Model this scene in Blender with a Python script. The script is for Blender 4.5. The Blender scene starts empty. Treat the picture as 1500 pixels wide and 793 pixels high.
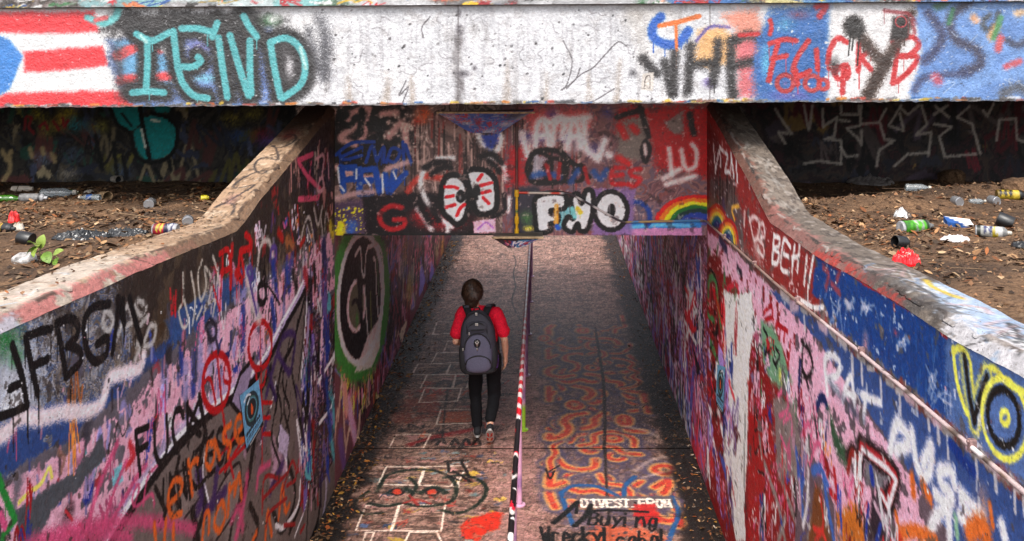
import bpy, bmesh, math, random
import numpy as np
from mathutils import Vector, Matrix, Euler

# ---------------------------------------------------------------- camera, sky, sun, exposure
SC = bpy.context.scene
COL = SC.collection
F, CX, CY, CZ = 1400.0, 797.0, 51.0, 4.4      # focal length in photo pixels, vanishing point, eye height
cam_d = bpy.data.cameras.new('camera')
cam = bpy.data.objects.new('camera', cam_d)
COL.objects.link(cam)
cam.location = (0, 0, CZ)
cam.rotation_euler = (math.radians(90), 0, 0)
cam_d.sensor_width = 36
cam_d.lens = F / 1500 * 36
cam_d.shift_x = (750 - CX) / 1500
cam_d.shift_y = (CY - 396.5) / 1500
cam_d.clip_start = 0.05
cam_d.clip_end = 500
SC.camera = cam

SUN_EL, SUN_AZ = 57.0, 8.0                    # from behind the viewer, a little to the left
world = bpy.data.worlds.new('World')
SC.world = world
world.use_nodes = True
wn = world.node_tree.nodes
wl = world.node_tree.links
wn.clear()
wo = wn.new('ShaderNodeOutputWorld')
wb = wn.new('ShaderNodeBackground')
ws = wn.new('ShaderNodeTexSky')
ws.sky_type = 'NISHITA'
ws.sun_disc = False
ws.sun_elevation = math.radians(SUN_EL)
ws.sun_rotation = math.radians(180 + SUN_AZ)
ws.air_density = 1.0
ws.dust_density = 4.0
ws.ozone_density = 0.6
wb.inputs['Strength'].default_value = 0.15
wh = wn.new('ShaderNodeHueSaturation')        # thin even cloud takes most of the blue out of the sky
wh.inputs['Saturation'].default_value = 0.3
wl.new(ws.outputs[0], wh.inputs['Color'])
wl.new(wh.outputs[0], wb.inputs[0])
wl.new(wb.outputs[0], wo.inputs[0])

sun_d = bpy.data.lights.new('sun', 'SUN')
sun_d.energy = 1.5
sun_d.angle = math.radians(16)
sun_d.color = (1.0, 0.95, 0.88)
sun = bpy.data.objects.new('sun', sun_d)
COL.objects.link(sun)
sun.rotation_euler = (math.radians(90 - SUN_EL), 0, math.radians(-SUN_AZ))

vs_ = SC.view_settings
vs_.view_transform = 'Standard'
vs_.look = 'None'
vs_.exposure = 1.5
vs_.gamma = 1
vs_.use_curve_mapping = False
SC.cycles.max_bounces = 10
SC.cycles.diffuse_bounces = 6
SC.cycles.glossy_bounces = 4
SC.cycles.transmission_bounces = 6
SC.cycles.transparent_max_bounces = 8
SC.cycles.use_denoising = True

# ---------------------------------------------------------------- key dimensions (metres)
XL, XR = -2.03, 1.58          # inner faces of the two retaining walls
YH = 9.27                     # front of the tunnel head wall
YB = 7.70                     # front of the bridge beam
YK = 10.60                    # back walls under the bridge
YE = 27.0                     # far end of the sunken path
YR = 15.4                     # far edge of the bridge: beyond it the path is open to the sky
ZC = 2.453                    # tunnel ceiling
YJ = 10.165                   # joint between the floor slabs
LT = np.array([(1.2, 3.36), (3.566, 3.282), (4.76, 3.213), (5.64, 3.151), (6.3, 3.10), (6.5, 3.13), (6.815, 3.217), (8.69, 3.56), (YH, 3.66)])
RT = np.array([(1.2, 3.36), (3.147, 3.27), (3.78, 3.22), (4.496, 3.186), (5.614, 3.113), (6.62, 3.09), (6.75, 3.11), (7.3, 3.263), (9.1, 3.665), (YH, 3.70)])

rng = np.random.RandomState(7)
random.seed(7)

# ---------------------------------------------------------------- object helpers
def tag(o, label=None, cat=None, group=None, kind=None):
    if label: o['label'] = label
    if cat: o['category'] = cat
    if group: o['group'] = group
    if kind: o['kind'] = kind
    return o

def link(name, me, mat=None, parent=None):
    o = bpy.data.objects.new(name, me)
    COL.objects.link(o)
    if mat is not None and me is not None and len(me.materials) == 0:
        me.materials.append(mat)
    if parent is not None:
        o.parent = parent
    return o

def empty(name, loc=(0, 0, 0), rot=(0, 0, 0)):
    o = bpy.data.objects.new(name, None)
    o.location = loc
    o.rotation_euler = rot
    o.empty_display_size = 0.1
    COL.objects.link(o)
    return o

def bm_mesh(bm, name, smooth=False):
    me = bpy.data.meshes.new(name)
    bmesh.ops.recalc_face_normals(bm, faces=bm.faces)
    bm.to_mesh(me)
    bm.free()
    if smooth:
        me.polygons.foreach_set('use_smooth', [True] * len(me.polygons))
    return me

def add_box(bm, lo, hi, bevel=0.0):
    g = bmesh.ops.create_cube(bm, size=1.0)['verts']
    for v in g:
        v.co = Vector([lo[k] + (v.co[k] + 0.5) * (hi[k] - lo[k]) for k in range(3)])
    if bevel > 0:
        es = list({e for v in g for e in v.link_edges})
        bmesh.ops.bevel(bm, geom=es, offset=bevel, segments=2, affect='EDGES', profile=0.6)

def add_tube(bm, pts, r, seg=10, cap=True):
    pts = [Vector(p) for p in pts]
    rr = r if isinstance(r, (list, tuple)) else [r] * len(pts)
    rings = []
    up = None
    for i, p in enumerate(pts):
        d = (pts[min(i + 1, len(pts) - 1)] - pts[max(i - 1, 0)]).normalized()
        if up is None:
            up = Vector((0, 0, 1)) if abs(d.z) < 0.9 else Vector((1, 0, 0))
        a = d.cross(up).normalized()
        b = a.cross(d).normalized()
        up = b
        rings.append([bm.verts.new(p + (a * math.cos(t) + b * math.sin(t)) * rr[i]) for t in [2 * math.pi * k / seg for k in range(seg)]])
    for q in range(len(rings) - 1):
        for k in range(seg):
            bm.faces.new((rings[q][k], rings[q][(k + 1) % seg], rings[q + 1][(k + 1) % seg], rings[q + 1][k]))
    if cap:
        bm.faces.new(rings[0][::-1])
        bm.faces.new(rings[-1])
    return rings

def add_lathe(bm, prof, seg=20):
    """revolve (r, z) about z; r = 0 closes to a point"""
    rings = []
    for r, z in prof:
        if r < 1e-6:
            rings.append([bm.verts.new((0, 0, z))])
        else:
            rings.append([bm.verts.new((r * math.cos(2 * math.pi * k / seg), r * math.sin(2 * math.pi * k / seg), z)) for k in range(seg)])
    for a, b in zip(rings[:-1], rings[1:]):
        for k in range(seg):
            k2 = (k + 1) % seg
            if len(a) == 1 and len(b) == 1: continue
            if len(a) == 1: bm.faces.new((a[0], b[k], b[k2]))
            elif len(b) == 1: bm.faces.new((a[k], b[0], a[k2]))
            else: bm.faces.new((a[k], b[k], b[k2], a[k2]))

def lathe_mesh(prof, name, seg=20, smooth=True):
    bm = bmesh.new(); add_lathe(bm, prof, seg)
    me = bm_mesh(bm, name)
    if smooth: shade(me)
    return me

def shade(me, ang=40):
    me.polygons.foreach_set('use_smooth', [True] * len(me.polygons))
    try: me.set_sharp_from_angle(angle=math.radians(ang))
    except Exception: pass

# ---------------------------------------------------------------- noise
def _hash(ix, iy, seed):
    h = (ix.astype(np.int64) * 374761393 + iy.astype(np.int64) * 668265263 + seed * 974711) & 0xffffffff
    h = ((h ^ (h >> 13)) * 1274126177) & 0xffffffff
    h = h ^ (h >> 16)
    return (h & 0xffff).astype(np.float32) / 65535.0

def vnoise(x, y, seed=0):
    ix = np.floor(x); iy = np.floor(y)
    fx = x - ix; fy = y - iy
    fx = fx * fx * (3 - 2 * fx); fy = fy * fy * (3 - 2 * fy)
    a = _hash(ix, iy, seed); b = _hash(ix + 1, iy, seed); c = _hash(ix, iy + 1, seed); d = _hash(ix + 1, iy + 1, seed)
    return (a * (1 - fx) + b * fx) * (1 - fy) + (c * (1 - fx) + d * fx) * fy

def fbm(x, y, seed=0, octv=4, gain=0.55):
    s = 0; a = 1; t = 0
    for o in range(octv):
        s = s + a * vnoise(x * 2 ** o + 17.3 * o, y * 2 ** o - 9.1 * o, seed + o * 31)
        t += a; a *= gain
    return s / t

def sstep(a, b, x):
    t = np.clip((x - a) / (b - a), 0, 1)
    return t * t * (3 - 2 * t)

def lin(c):
    c = np.clip(np.asarray(c, dtype=np.float32), 0, 1)
    return np.where(c <= 0.04045, c / 12.92, ((c + 0.055) / 1.055) ** 2.4)

def rgb(c):
    return np.array(c, dtype=np.float32) / 255.0

def lrgba(c):
    return tuple(float(v) for v in lin(rgb(c))) + (1.0,)
# ---------------------------------------------------------------- paint: a surface's coats of paint, laid stroke by stroke
GL = {  # single-line letters on a 9 x 9 grid
 'A': '00 49 80|24 64', 'B': '00 09 59 78 66 45 05|45 75 83 71 50 00', 'C': '87 69 39 16 13 30 60 82', 'D': '00 09 49 76 73 40 00',
 'E': '80 00 09 89|05 65', 'F': '00 09 89|05 65', 'G': '87 69 39 16 13 30 60 82 84 54', 'H': '00 09|80 89|05 85', 'I': '40 49|19 79|10 70',
 'J': '69 63 50 20 02', 'K': '00 09|89 04 80', 'L': '09 00 80', 'M': '00 09 43 89 80', 'N': '00 09 80 89', 'O': '39 16 13 30 60 83 86 69 39',
 'P': '00 09 59 87 75 44 04', 'R': '00 09 59 87 75 45 05|45 80', 'S': '87 69 29 07 25 64 82 60 20 02', 'T': '40 49|09 89', 'U': '09 03 20 60 83 89',
 'V': '09 40 89', 'W': '09 20 46 60 89', 'X': '00 89|09 80', 'Y': '09 44 89|44 40', 'Z': '09 89 00 80',
 'a': '75 36 13 10 40 72 76 71 90', 'b': '09 00 50 72 64 35 03', 'c': '75 36 03 10 50 72', 'e': '03 73 65 36 14 11 40 71', 'g': '75 36 13 31 72 76|76 70 4- 10',
 'i': '06 00|08 09', 'l': '09 00', 'm': '06 00|03 26 46 40|43 66 86 80', 'n': '06 00|03 36 66 80', 'o': '36 13 20 50 73 56 36', 'r': '06 00|03 26 66', 's': '65 26 14 53 61 30 01',
 'u': '06 02 20 50 76|76 70', 'v': '06 40 86', 'y': '06 42|86 1-', 'k': '09 00|66 03 70', 'w': '06 20 45 60 86', 'd': '79 70|75 36 13 20 72', 't': '49 41 60|16 76', '3': '07 39 77 45 73 40 02',
 'L2': '09 00 80', ' ': '', '&': '80 17 39 57 03 20 50 83', '=': '03 83|06 86', '.': '00 10',
}
def glyph(ch):
    out = []
    for part in GL.get(ch, '').split('|'):
        pts = []
        for t in part.split():
            pts.append(((int(t[0])) / 8.5, (-2 if t[1] == '-' else int(t[1])) / 9.0))
        if pts: out.append(pts)
    return out

def catmull(P, n=6, closed=False):
    P = np.asarray(P, dtype=np.float64)
    if len(P) < 3: return P
    Q = np.vstack([P[-1], P, P[0], P[1]]) if closed else np.vstack([2 * P[0] - P[1], P, 2 * P[-1] - P[-2]])
    out = []
    t = np.linspace(0, 1, n, endpoint=False)[:, None]
    for i in range(len(Q) - 3):
        a, b, c, d = Q[i:i + 4]
        out.append(0.5 * (2 * b + (c - a) * t + (2 * a - 5 * b + 4 * c - d) * t ** 2 + (3 * b - a - 3 * c + d) * t ** 3))
    out.append(Q[-2][None])
    return np.vstack(out)

def ell(cx, cy, rx, ry, a0=0, a1=360, n=20, rot=0):
    t = np.radians(np.linspace(a0, a1, n)); r = math.radians(rot)
    x = rx * np.cos(t); y = ry * np.sin(t)
    return np.stack([cx + x * math.cos(r) - y * math.sin(r), cy + x * math.sin(r) + y * math.cos(r)], 1)

class Canvas:
    """structured sheet: U (nu,), V (nu,nv); colour is display-referred sRGB until bake"""
    def __init__(s, U, V, proj, xyz, seed=1, dripdir=-1):
        s.U = np.asarray(U, dtype=np.float64)
        s.V = np.asarray(V, dtype=np.float64)
        if s.V.ndim == 1: s.V = np.repeat(s.V[None], len(s.U), 0)
        s.nu, s.nv = s.V.shape
        s.UU = np.repeat(s.U[:, None], s.nv, 1)
        s.vlo = s.V.min(0); s.vhi = s.V.max(0)
        s.c = np.zeros((s.nu, s.nv, 3), np.float32) + 0.5
        s.proj = proj; s.xyz = xyz; s.dripdir = dripdir; s.wk = 1.15; s.kc = 1.0; s.sk = 1.45; s.rk = .55
        s.r = np.random.RandomState(seed); s.seed = seed
        s.g = s.r.randn(s.nu, s.nv).astype(np.float32)
        s.n1 = (fbm(s.UU * 14, s.V * 14, seed, 3) - 0.5).astype(np.float32) * 2
        s.n2 = (fbm(s.UU * 60, s.V * 60, seed + 5, 2) - 0.5).astype(np.float32) * 2
        s.n3 = fbm(s.UU * 5, s.V * 5, seed + 9, 4).astype(np.float32)
    def pj(s, P):
        return np.array([s.proj(x, y)[:2] for x, y in np.asarray(P, dtype=np.float64)])
    def mpp(s, P):
        P = np.asarray(P, dtype=np.float64); m = P.mean(0)
        return s.proj(m[0], m[1])[2]
    def win(s, u0, u1, v0, v1):
        i0, i1 = np.searchsorted(s.U, [u0, u1]); j0 = np.searchsorted(s.vhi, v0); j1 = np.searchsorted(s.vlo, v1)
        return max(i0 - 1, 0), min(i1 + 1, s.nu), max(j0 - 1, 0), min(j1 + 1, s.nv)
    def mixin(s, w, al, c):
        i0, i1, j0, j1 = w
        sub = s.c[i0:i1, j0:j1]
        c = np.asarray(c, dtype=np.float32)
        if c.ndim == 1: c = c / 255.0
        sub += (c - sub) * al[..., None]
    def fill(s, c):
        s.c[:] = rgb(c)
    def stroke(s, P, w, c, soft=0.25, a=1.0, rag=0.07, sm=True, drip=0, px=True, closed=False, dry=0.0, dl=1.0):
        P = np.asarray(P, dtype=np.float64)
        soft = soft * s.sk; rag = rag * s.rk
        if px:
            w = w * s.mpp(P) * s.wk; P = s.pj(P)
        if sm: P = catmull(P, 5, closed)
        r = w / 2
        R = r * (1 + soft + 2.5 * rag) + 0.004
        W = s.win(P[:, 0].min() - R, P[:, 0].max() + R, P[:, 1].min() - R, P[:, 1].max() + R)
        i0, i1, j0, j1 = W
        if i1 - i0 < 2 or j1 - j0 < 2: return
        D = np.full((i1 - i0, j1 - j0), 1e3, np.float32)
        for a0, b0 in zip(P[:-1], P[1:]):
            x0, x1, y0, y1 = s.win(min(a0[0], b0[0]) - R, max(a0[0], b0[0]) + R, min(a0[1], b0[1]) - R, max(a0[1], b0[1]) + R)
            if x1 - x0 < 1 or y1 - y0 < 1: continue
            u = s.UU[x0:x1, y0:y1] - a0[0]; v = s.V[x0:x1, y0:y1] - a0[1]
            d = b0 - a0; L = max(d @ d, 1e-12)
            t = np.clip((u * d[0] + v * d[1]) / L, 0, 1)
            q = np.hypot(u - t * d[0], v - t * d[1])
            sub = D[x0 - i0:x1 - i0, y0 - j0:y1 - j0]
            np.minimum(sub, q, out=sub)
        n = (s.g[i0:i1, j0:j1] * 0.34 * soft + s.n1[i0:i1, j0:j1] * rag + s.n2[i0:i1, j0:j1] * rag * 0.7) * r
        al = sstep(0, 1, (r * (1 + soft) - (D + n)) / (2 * soft * r + 1e-6)) * a
        if dry > 0:
            al = al * (1 - dry * sstep(0.45, 0.6, fbm(s.UU[i0:i1, j0:j1] * 45, s.V[i0:i1, j0:j1] * 45, s.seed + 3, 2)))
        s.mixin(W, al.astype(np.float32), c)
        for k in range(drip):
            p = P[s.r.randint(len(P))]
            L = (0.03 + 0.14 * s.r.rand() ** 2) * dl
            ww = max(0.006, w * 0.13)
            x = p[0] + (s.r.rand() - .5) * r
            s.stroke([(x, p[1]), (x + 0.002, p[1] + s.dripdir * L)], ww, c, 0.3, a, 0.1, False, 0, False)
    def poly(s, P, c, soft=0.01, rag=0.02, a=1.0, px=True, hole=0.0, hs=18, sm=False):
        P = np.asarray(P, dtype=np.float64)
        if px: P = s.pj(P)
        if sm: P = catmull(P, 5, True)
        R = soft + 2 * rag
        W = s.win(P[:, 0].min() - R, P[:, 0].max() + R, P[:, 1].min() - R, P[:, 1].max() + R)
        i0, i1, j0, j1 = W
        if i1 - i0 < 2 or j1 - j0 < 2: return
        u = s.UU[i0:i1, j0:j1]; v = s.V[i0:i1, j0:j1]
        D = np.full(u.shape, 1e6); ins = np.zeros(u.shape, bool)
        Q = np.roll(P, -1, 0)
        for a0, b0 in zip(P, Q):
            d = b0 - a0; L = max(d @ d, 1e-12)
            t = np.clip(((u - a0[0]) * d[0] + (v - a0[1]) * d[1]) / L, 0, 1)
            D = np.minimum(D, (u - a0[0] - t * d[0]) ** 2 + (v - a0[1] - t * d[1]) ** 2)
            if a0[1] != b0[1]:
                cr = ((a0[1] > v) != (b0[1] > v)) & (u < (b0[0] - a0[0]) * (v - a0[1]) / (b0[1] - a0[1]) + a0[0])
                ins ^= cr
        D = np.sqrt(D) * np.where(ins, 1, -1)
        D = D + rag * (s.n1[i0:i1, j0:j1] + 0.6 * s.n2[i0:i1, j0:j1]) + 0.35 * soft * s.g[i0:i1, j0:j1]
        al = sstep(-soft, soft, D) * a
        if hole > 0:
            al = al * (1 - sstep(1 - hole - 0.04, 1 - hole + 0.04, 0.5 + 1.3 * (fbm(u * hs, v * hs, s.seed + 77 + int(P[0, 0] * 13), 4, 0.6) - 0.5)))
        s.mixin(W, al.astype(np.float32), c)
    def haze(s, P, rx, ry, c, a=0.8, px=True):
        """soft cloud of overspray; radii in metres"""
        x, y = s.pj([P])[0] if px else P
        W = s.win(x - rx, x + rx, y - ry, y + ry)
        i0, i1, j0, j1 = W
        if i1 - i0 < 2 or j1 - j0 < 2: return
        d = np.hypot((s.UU[i0:i1, j0:j1] - x) / rx, (s.V[i0:i1, j0:j1] - y) / ry)
        al = np.clip(1 - d, 0, 1) ** 1.2 * a * (1 + 0.35 * s.g[i0:i1, j0:j1]) + 0.25 * s.n1[i0:i1, j0:j1] * (d < 0.8)
        s.mixin(W, np.clip(al, 0, 1).astype(np.float32), c)
    def quad(s, q, x, y):
        bl, br, tr, tl = [np.array(p, dtype=float) for p in q]
        return (bl * (1 - x) + br * x) * (1 - y) + (tl * (1 - x) + tr * x) * y
    def text(s, t, q, w, c, sm=False, gap=0.22, jit=0.02, **k):
        n = len(t); cw = 1.0 / n
        for m, ch in enumerate(t):
            for pl in glyph(ch):
                pts = [s.quad(q, (m + x * (1 - gap)) * cw + s.r.randn() * jit * cw, y + s.r.randn() * jit) for x, y in pl]
                s.stroke(pts, w, c, sm=(sm or ch in 'BCDGJOPRSUabcdegmnorsu'), **k)
    def wear(s, c, thr, sc, sd, width=0.04, a=1.0, stretch=1.0, oc=4):
        m = sstep(thr, thr + width, fbm(s.UU * sc, s.V * sc * stretch, s.seed * 7 + sd, oc, 0.6)) * a
        s.mixin((0, s.nu, 0, s.nv), m.astype(np.float32), c)
    def speck(s, box, n, c, r0, r1):
        for k in range(n):
            u = box[0] + s.r.rand() * (box[1] - box[0]); v = box[2] + s.r.rand() * (box[3] - box[2])
            r = r0 + (r1 - r0) * s.r.rand() ** 3
            s.stroke([(u, v), (u + r * .3, v + r * .2)], r, c[s.r.randint(len(c))], 0.3, 1, 0.2, False, 0, False)
    def squig(s, u, v, w, h, lw, c, n=6, slant=0.2, **k):
        """one loose looping scrawl"""
        x = np.linspace(0, 1, n) + s.r.randn(n) * 0.10
        y = np.where(np.arange(n) % 2 == 0, 0.1, 0.9) + s.r.randn(n) * 0.18
        P = np.stack([u + (x + slant * y) * w, v + y * h], 1)
        s.stroke(P, lw, c, px=False, **k)
    def clutter(s, box, n, pal, wr, hr, lw, sq=0.6, **k):
        pal = [tuple(p) for p in pal]
        for i in range(n):
            u = box[0] + s.r.rand() * (box[1] - box[0]); v = box[2] + s.r.rand() * (box[3] - box[2])
            w = wr[0] + s.r.rand() * (wr[1] - wr[0]); h = hr[0] + s.r.rand() * (hr[1] - hr[0])
            c = np.clip(np.array(pal[s.r.randint(len(pal))]) * (0.8 + 0.4 * s.r.rand()), 0, 255)
            if s.r.rand() < sq:
                s.squig(u - w / 2, v - h / 2, w, h, lw[0] + s.r.rand() * (lw[1] - lw[0]), c, s.r.randint(4, 9), s.r.randn() * 0.3, soft=0.2 + 0.4 * s.r.rand(), drip=s.r.randint(0, 3) if s.dripdir else 0)
            else:
                m = s.r.randint(4, 7); t = np.sort(s.r.rand(m)) * 2 * np.pi
                P = np.stack([u + np.cos(t) * w * .5 * (.6 + .5 * s.r.rand(m)), v + np.sin(t) * h * .5 * (.6 + .5 * s.r.rand(m))], 1)
                s.poly(P, c, 0.006 + 0.02 * s.r.rand(), 0.02, 1, False, 0.3 * s.r.rand())
    def patches(s, box, pal, sc, sd, stretch=0.5):
        """underlying crazy-quilt of old coats"""
        W = s.win(*box); i0, i1, j0, j1 = W
        u = s.UU[i0:i1, j0:j1]; v = s.V[i0:i1, j0:j1]
        wx = fbm(u * 4, v * 4, sd + 1, 3) * 0.6; wy = fbm(u * 4, v * 4, sd + 2, 3) * 0.6
        q = fbm((u + wx) * sc, (v + wy) * sc * stretch, sd, 4, 0.62)
        k = np.clip(((q - 0.25) / 0.5 * len(pal) * 2.6), 0, 1e6).astype(int) * 7 % len(pal)
        ok = ((v >= box[2]) & (v <= box[3] + .05 * (q - .5)))[..., None]
        s.c[i0:i1, j0:j1] = np.where(ok, np.array(pal, np.float32)[k] / 255, s.c[i0:i1, j0:j1])
    def bake(s, name, mat, parent=None, flip=False):
        x, y, z = s.xyz(s.UU, s.V)
        co = np.stack([x, y, z], -1).reshape(-1, 3).astype(np.float32)
        nu, nv = s.nu, s.nv
        idx = np.arange(nu * nv).reshape(nu, nv)
        q = np.stack([idx[:-1, :-1], idx[1:, :-1], idx[1:, 1:], idx[:-1, 1:]], -1).reshape(-1, 4)
        if flip: q = q[:, ::-1]
        me = bpy.data.meshes.new(name)
        me.vertices.add(len(co)); me.vertices.foreach_set('co', co.ravel())
        me.loops.add(q.size); me.loops.foreach_set('vertex_index', q.ravel().astype(np.int32))
        me.polygons.add(len(q)); me.polygons.foreach_set('loop_start', np.arange(0, q.size, 4, dtype=np.int32))
        at = me.color_attributes.new('paint', 'FLOAT_COLOR', 'POINT')
        c = np.ones((nu * nv, 4), np.float32)
        lum = s.c @ np.array((.3, .59, .11), np.float32); s.c = s.c + ((lum - .42) * (s.kc - 1))[..., None]
        g = s.c * (1 + 0.03 * s.g[..., None] + 0.10 * s.n2[..., None] + 0.07 * s.n1[..., None])
        c[:, :3] = lin(g).reshape(-1, 3) * 0.92 + 0.004
        at.data.foreach_set('color', c.ravel())
        me.update(calc_edges=True)
        return link(name, me, mat, parent)

# the sheet coordinates of a photo point, and metres per photo pixel there
def proj_x(X):
    def f(px, py):
        Y = X * F / (px - CX); return Y, CZ - (py - CY) * Y / F, Y / F
    return f
def proj_y(Y):
    def f(px, py):
        return (px - CX) * Y / F, CZ - (py - CY) * Y / F, Y / F
    return f
def proj_floor(px, py):
    Y = CZ * F / (py - CY); return (px - CX) * Y / F, Y, Y / F
def proj_cap(prof, dz):
    def f(px, py):
        Y = 5.0
        for _ in range(12):
            Y = 0.5 * Y + 0.5 * (CZ - np.interp(Y, prof[:, 0], prof[:, 1]) - dz) * F / (py - CY)
        return Y, (px - CX) * Y / F, Y / F
    return f
def steps(*a):
    """steps(a0, d0, a1, d1, a2): runs of even spacing"""
    out = []
    for k in range(0, len(a) - 2, 2):
        n = max(1, int(round((a[k + 2] - a[k]) / a[k + 1])))
        out.append(np.linspace(a[k], a[k + 2], n, endpoint=False))
    return np.concatenate(out + [[a[-1]]])
# ---------------------------------------------------------------- materials
def new_mat(name):
    m = bpy.data.materials.new(name); m.use_nodes = True
    nt = m.node_tree
    b = nt.nodes['Principled BSDF']
    return m, nt, b, nt.nodes, nt.links

def bump_of(nt, specs, dist=0.01, strength=0.5, coord='Object'):
    """sum of noise heights -> bump; specs: (scale, weight, detail)"""
    N, L = nt.nodes, nt.links
    tc = N.new('ShaderNodeTexCoord')
    acc = None
    for sc, w, det in specs:
        n = N.new('ShaderNodeTexNoise'); n.inputs['Scale'].default_value = sc; n.inputs['Detail'].default_value = det
        n.inputs['Roughness'].default_value = 0.6
        L.new(tc.outputs[coord], n.inputs['Vector'])
        m = N.new('ShaderNodeMath'); m.operation = 'MULTIPLY'; m.inputs[1].default_value = w
        L.new(n.outputs['Fac'], m.inputs[0])
        if acc is None: acc = m
        else:
            s = N.new('ShaderNodeMath'); s.operation = 'ADD'
            L.new(acc.outputs[0], s.inputs[0]); L.new(m.outputs[0], s.inputs[1]); acc = s
    bp = N.new('ShaderNodeBump'); bp.inputs['Strength'].default_value = strength; bp.inputs['Distance'].default_value = dist
    L.new(acc.outputs[0], bp.inputs['Height'])
    return bp, tc

def painted(name, r0=0.35, r1=0.65, bs=0.6, bd=0.008, grime=0.25, spec=0.5, chips=0.0, scale=1.0):
    m, nt, b, N, L = new_mat(name)
    at = N.new('ShaderNodeAttribute'); at.attribute_name = 'paint'
    bp, tc = bump_of(nt, [(9 * scale, 1.0, 3), (45 * scale, 0.6, 4), (190 * scale, 0.25, 2)], bd, bs)
    g = N.new('ShaderNodeTexNoise'); g.inputs['Scale'].default_value = 26 * scale; g.inputs['Detail'].default_value = 8; g.inputs['Roughness'].default_value = 0.7
    L.new(tc.outputs['Object'], g.inputs['Vector'])
    mr = N.new('ShaderNodeMapRange'); mr.inputs[1].default_value = 0.3; mr.inputs[2].default_value = 0.7
    mr.inputs[3].default_value = 1 - grime; mr.inputs[4].default_value = 1.06
    L.new(g.outputs['Fac'], mr.inputs[0])
    mx = N.new('ShaderNodeMix'); mx.data_type = 'RGBA'; mx.blend_type = 'MULTIPLY'; mx.inputs[0].default_value = 1
    L.new(at.outputs['Color'], mx.inputs[6]); L.new(mr.outputs[0], mx.inputs[7])
    out = mx.outputs[2]
    if chips > 0:   # pinholes and flaked spots where the old concrete shows
        v = N.new('ShaderNodeTexNoise'); v.inputs['Scale'].default_value = 75; v.inputs['Detail'].default_value = 3
        L.new(tc.outputs['Object'], v.inputs['Vector'])
        cr = N.new('ShaderNodeMapRange'); cr.inputs[1].default_value = 0.70 - chips * 0.1; cr.inputs[2].default_value = 0.73 - chips * 0.1
        L.new(v.outputs['Fac'], cr.inputs[0])
        m2 = N.new('ShaderNodeMix'); m2.data_type = 'RGBA'
        L.new(cr.outputs[0], m2.inputs[0]); L.new(out, m2.inputs[6]); m2.inputs[7].default_value = lrgba((96, 88, 82))
        out = m2.outputs[2]
    L.new(out, b.inputs['Base Color'])
    rr = N.new('ShaderNodeMapRange'); rr.inputs[1].default_value = 0.3; rr.inputs[2].default_value = 0.7; rr.inputs[3].default_value = r0; rr.inputs[4].default_value = r1
    L.new(g.outputs['Fac'], rr.inputs[0]); L.new(rr.outputs[0], b.inputs['Roughness'])
    b.inputs['Specular IOR Level'].default_value = spec
    L.new(bp.outputs[0], b.inputs['Normal'])
    return m

def plain(name, c, rough=0.6, metal=0.0, var=0.25, scale=12, bump=0.2, bd=0.004, c2=None, coat=0.0, trans=0.0, alpha=1.0, spec=0.5):
    m, nt, b, N, L = new_mat(name)
    bp, tc = bump_of(nt, [(scale, 1.0, 4), (scale * 5, 0.4, 3)], bd, bump)
    n = N.new('ShaderNodeTexNoise'); n.inputs['Scale'].default_value = scale; n.inputs['Detail'].default_value = 7; n.inputs['Roughness'].default_value = 0.65
    L.new(tc.outputs['Object'], n.inputs['Vector'])
    mr = N.new('ShaderNodeMapRange'); mr.inputs[1].default_value = 0.32; mr.inputs[2].default_value = 0.68
    L.new(n.outputs['Fac'], mr.inputs[0])
    mx = N.new('ShaderNodeMix'); mx.data_type = 'RGBA'
    a = np.array(c, float)
    d = np.clip(a * (1 - var), 0, 255) if c2 is None else np.array(c2, float)
    mx.inputs[6].default_value = lrgba(d); mx.inputs[7].default_value = lrgba(np.clip(a * (1 + var * .3), 0, 255) if c2 is None else a)
    L.new(mr.outputs[0], mx.inputs[0]); L.new(mx.outputs[2], b.inputs['Base Color'])
    b.inputs['Roughness'].default_value = rough; b.inputs['Metallic'].default_value = metal
    b.inputs['Coat Weight'].default_value = coat
    b.inputs['Transmission Weight'].default_value = trans
    b.inputs['Alpha'].default_value = alpha
    b.inputs['Specular IOR Level'].default_value = spec
    L.new(bp.outputs[0], b.inputs['Normal'])
    return m

M = {}
M['wall'] = painted('wall_paint', 0.38, 0.7, 0.65, 0.013, 0.28, 0.2, 0.12)
M['beam'] = painted('beam_paint', 0.22, 0.5, 0.8, 0.012, 0.12, 0.6, 0.0, 1.2)
M['head'] = painted('head_wall_paint', 0.25, 0.6, 0.5, 0.008, 0.25, 0.5, 0.1)
M['floor'] = painted('floor_paint', 0.36, 0.72, 1.0, 0.014, 0.45, 0.3, 0.2, 1.8)
M['back'] = painted('back_wall_paint', 0.6, 0.9, 0.5, 0.01, 0.3, 0.3, 0.3)
M['cap'] = painted('coping_paint', 0.55, 0.85, 0.8, 0.012, 0.35, 0.3, 0.5)
M['rail'] = painted('rail_paint', 0.25, 0.45, 0.3, 0.002, 0.2, 0.5, 0.2, 3)
M['concrete'] = plain('raw_concrete', (128, 118, 108), 0.9, 0, 0.35, 7, 0.5, 0.01)
M['dark_concrete'] = plain('stained_concrete', (92, 84, 76), 0.9, 0, 0.35, 6, 0.5, 0.01)
M['joint'] = plain('joint_filler', (34, 28, 26), 0.95, 0, 0.3, 30)
M['soffit'] = plain('soffit_concrete', (112, 104, 98), 0.9, 0, 0.3, 4, 0.4, 0.01)
M['grass'] = plain('rough_grass_ground', (84, 88, 48), 0.95, 0, 0.4, 3, 0.6, 0.05, (96, 78, 54))

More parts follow.
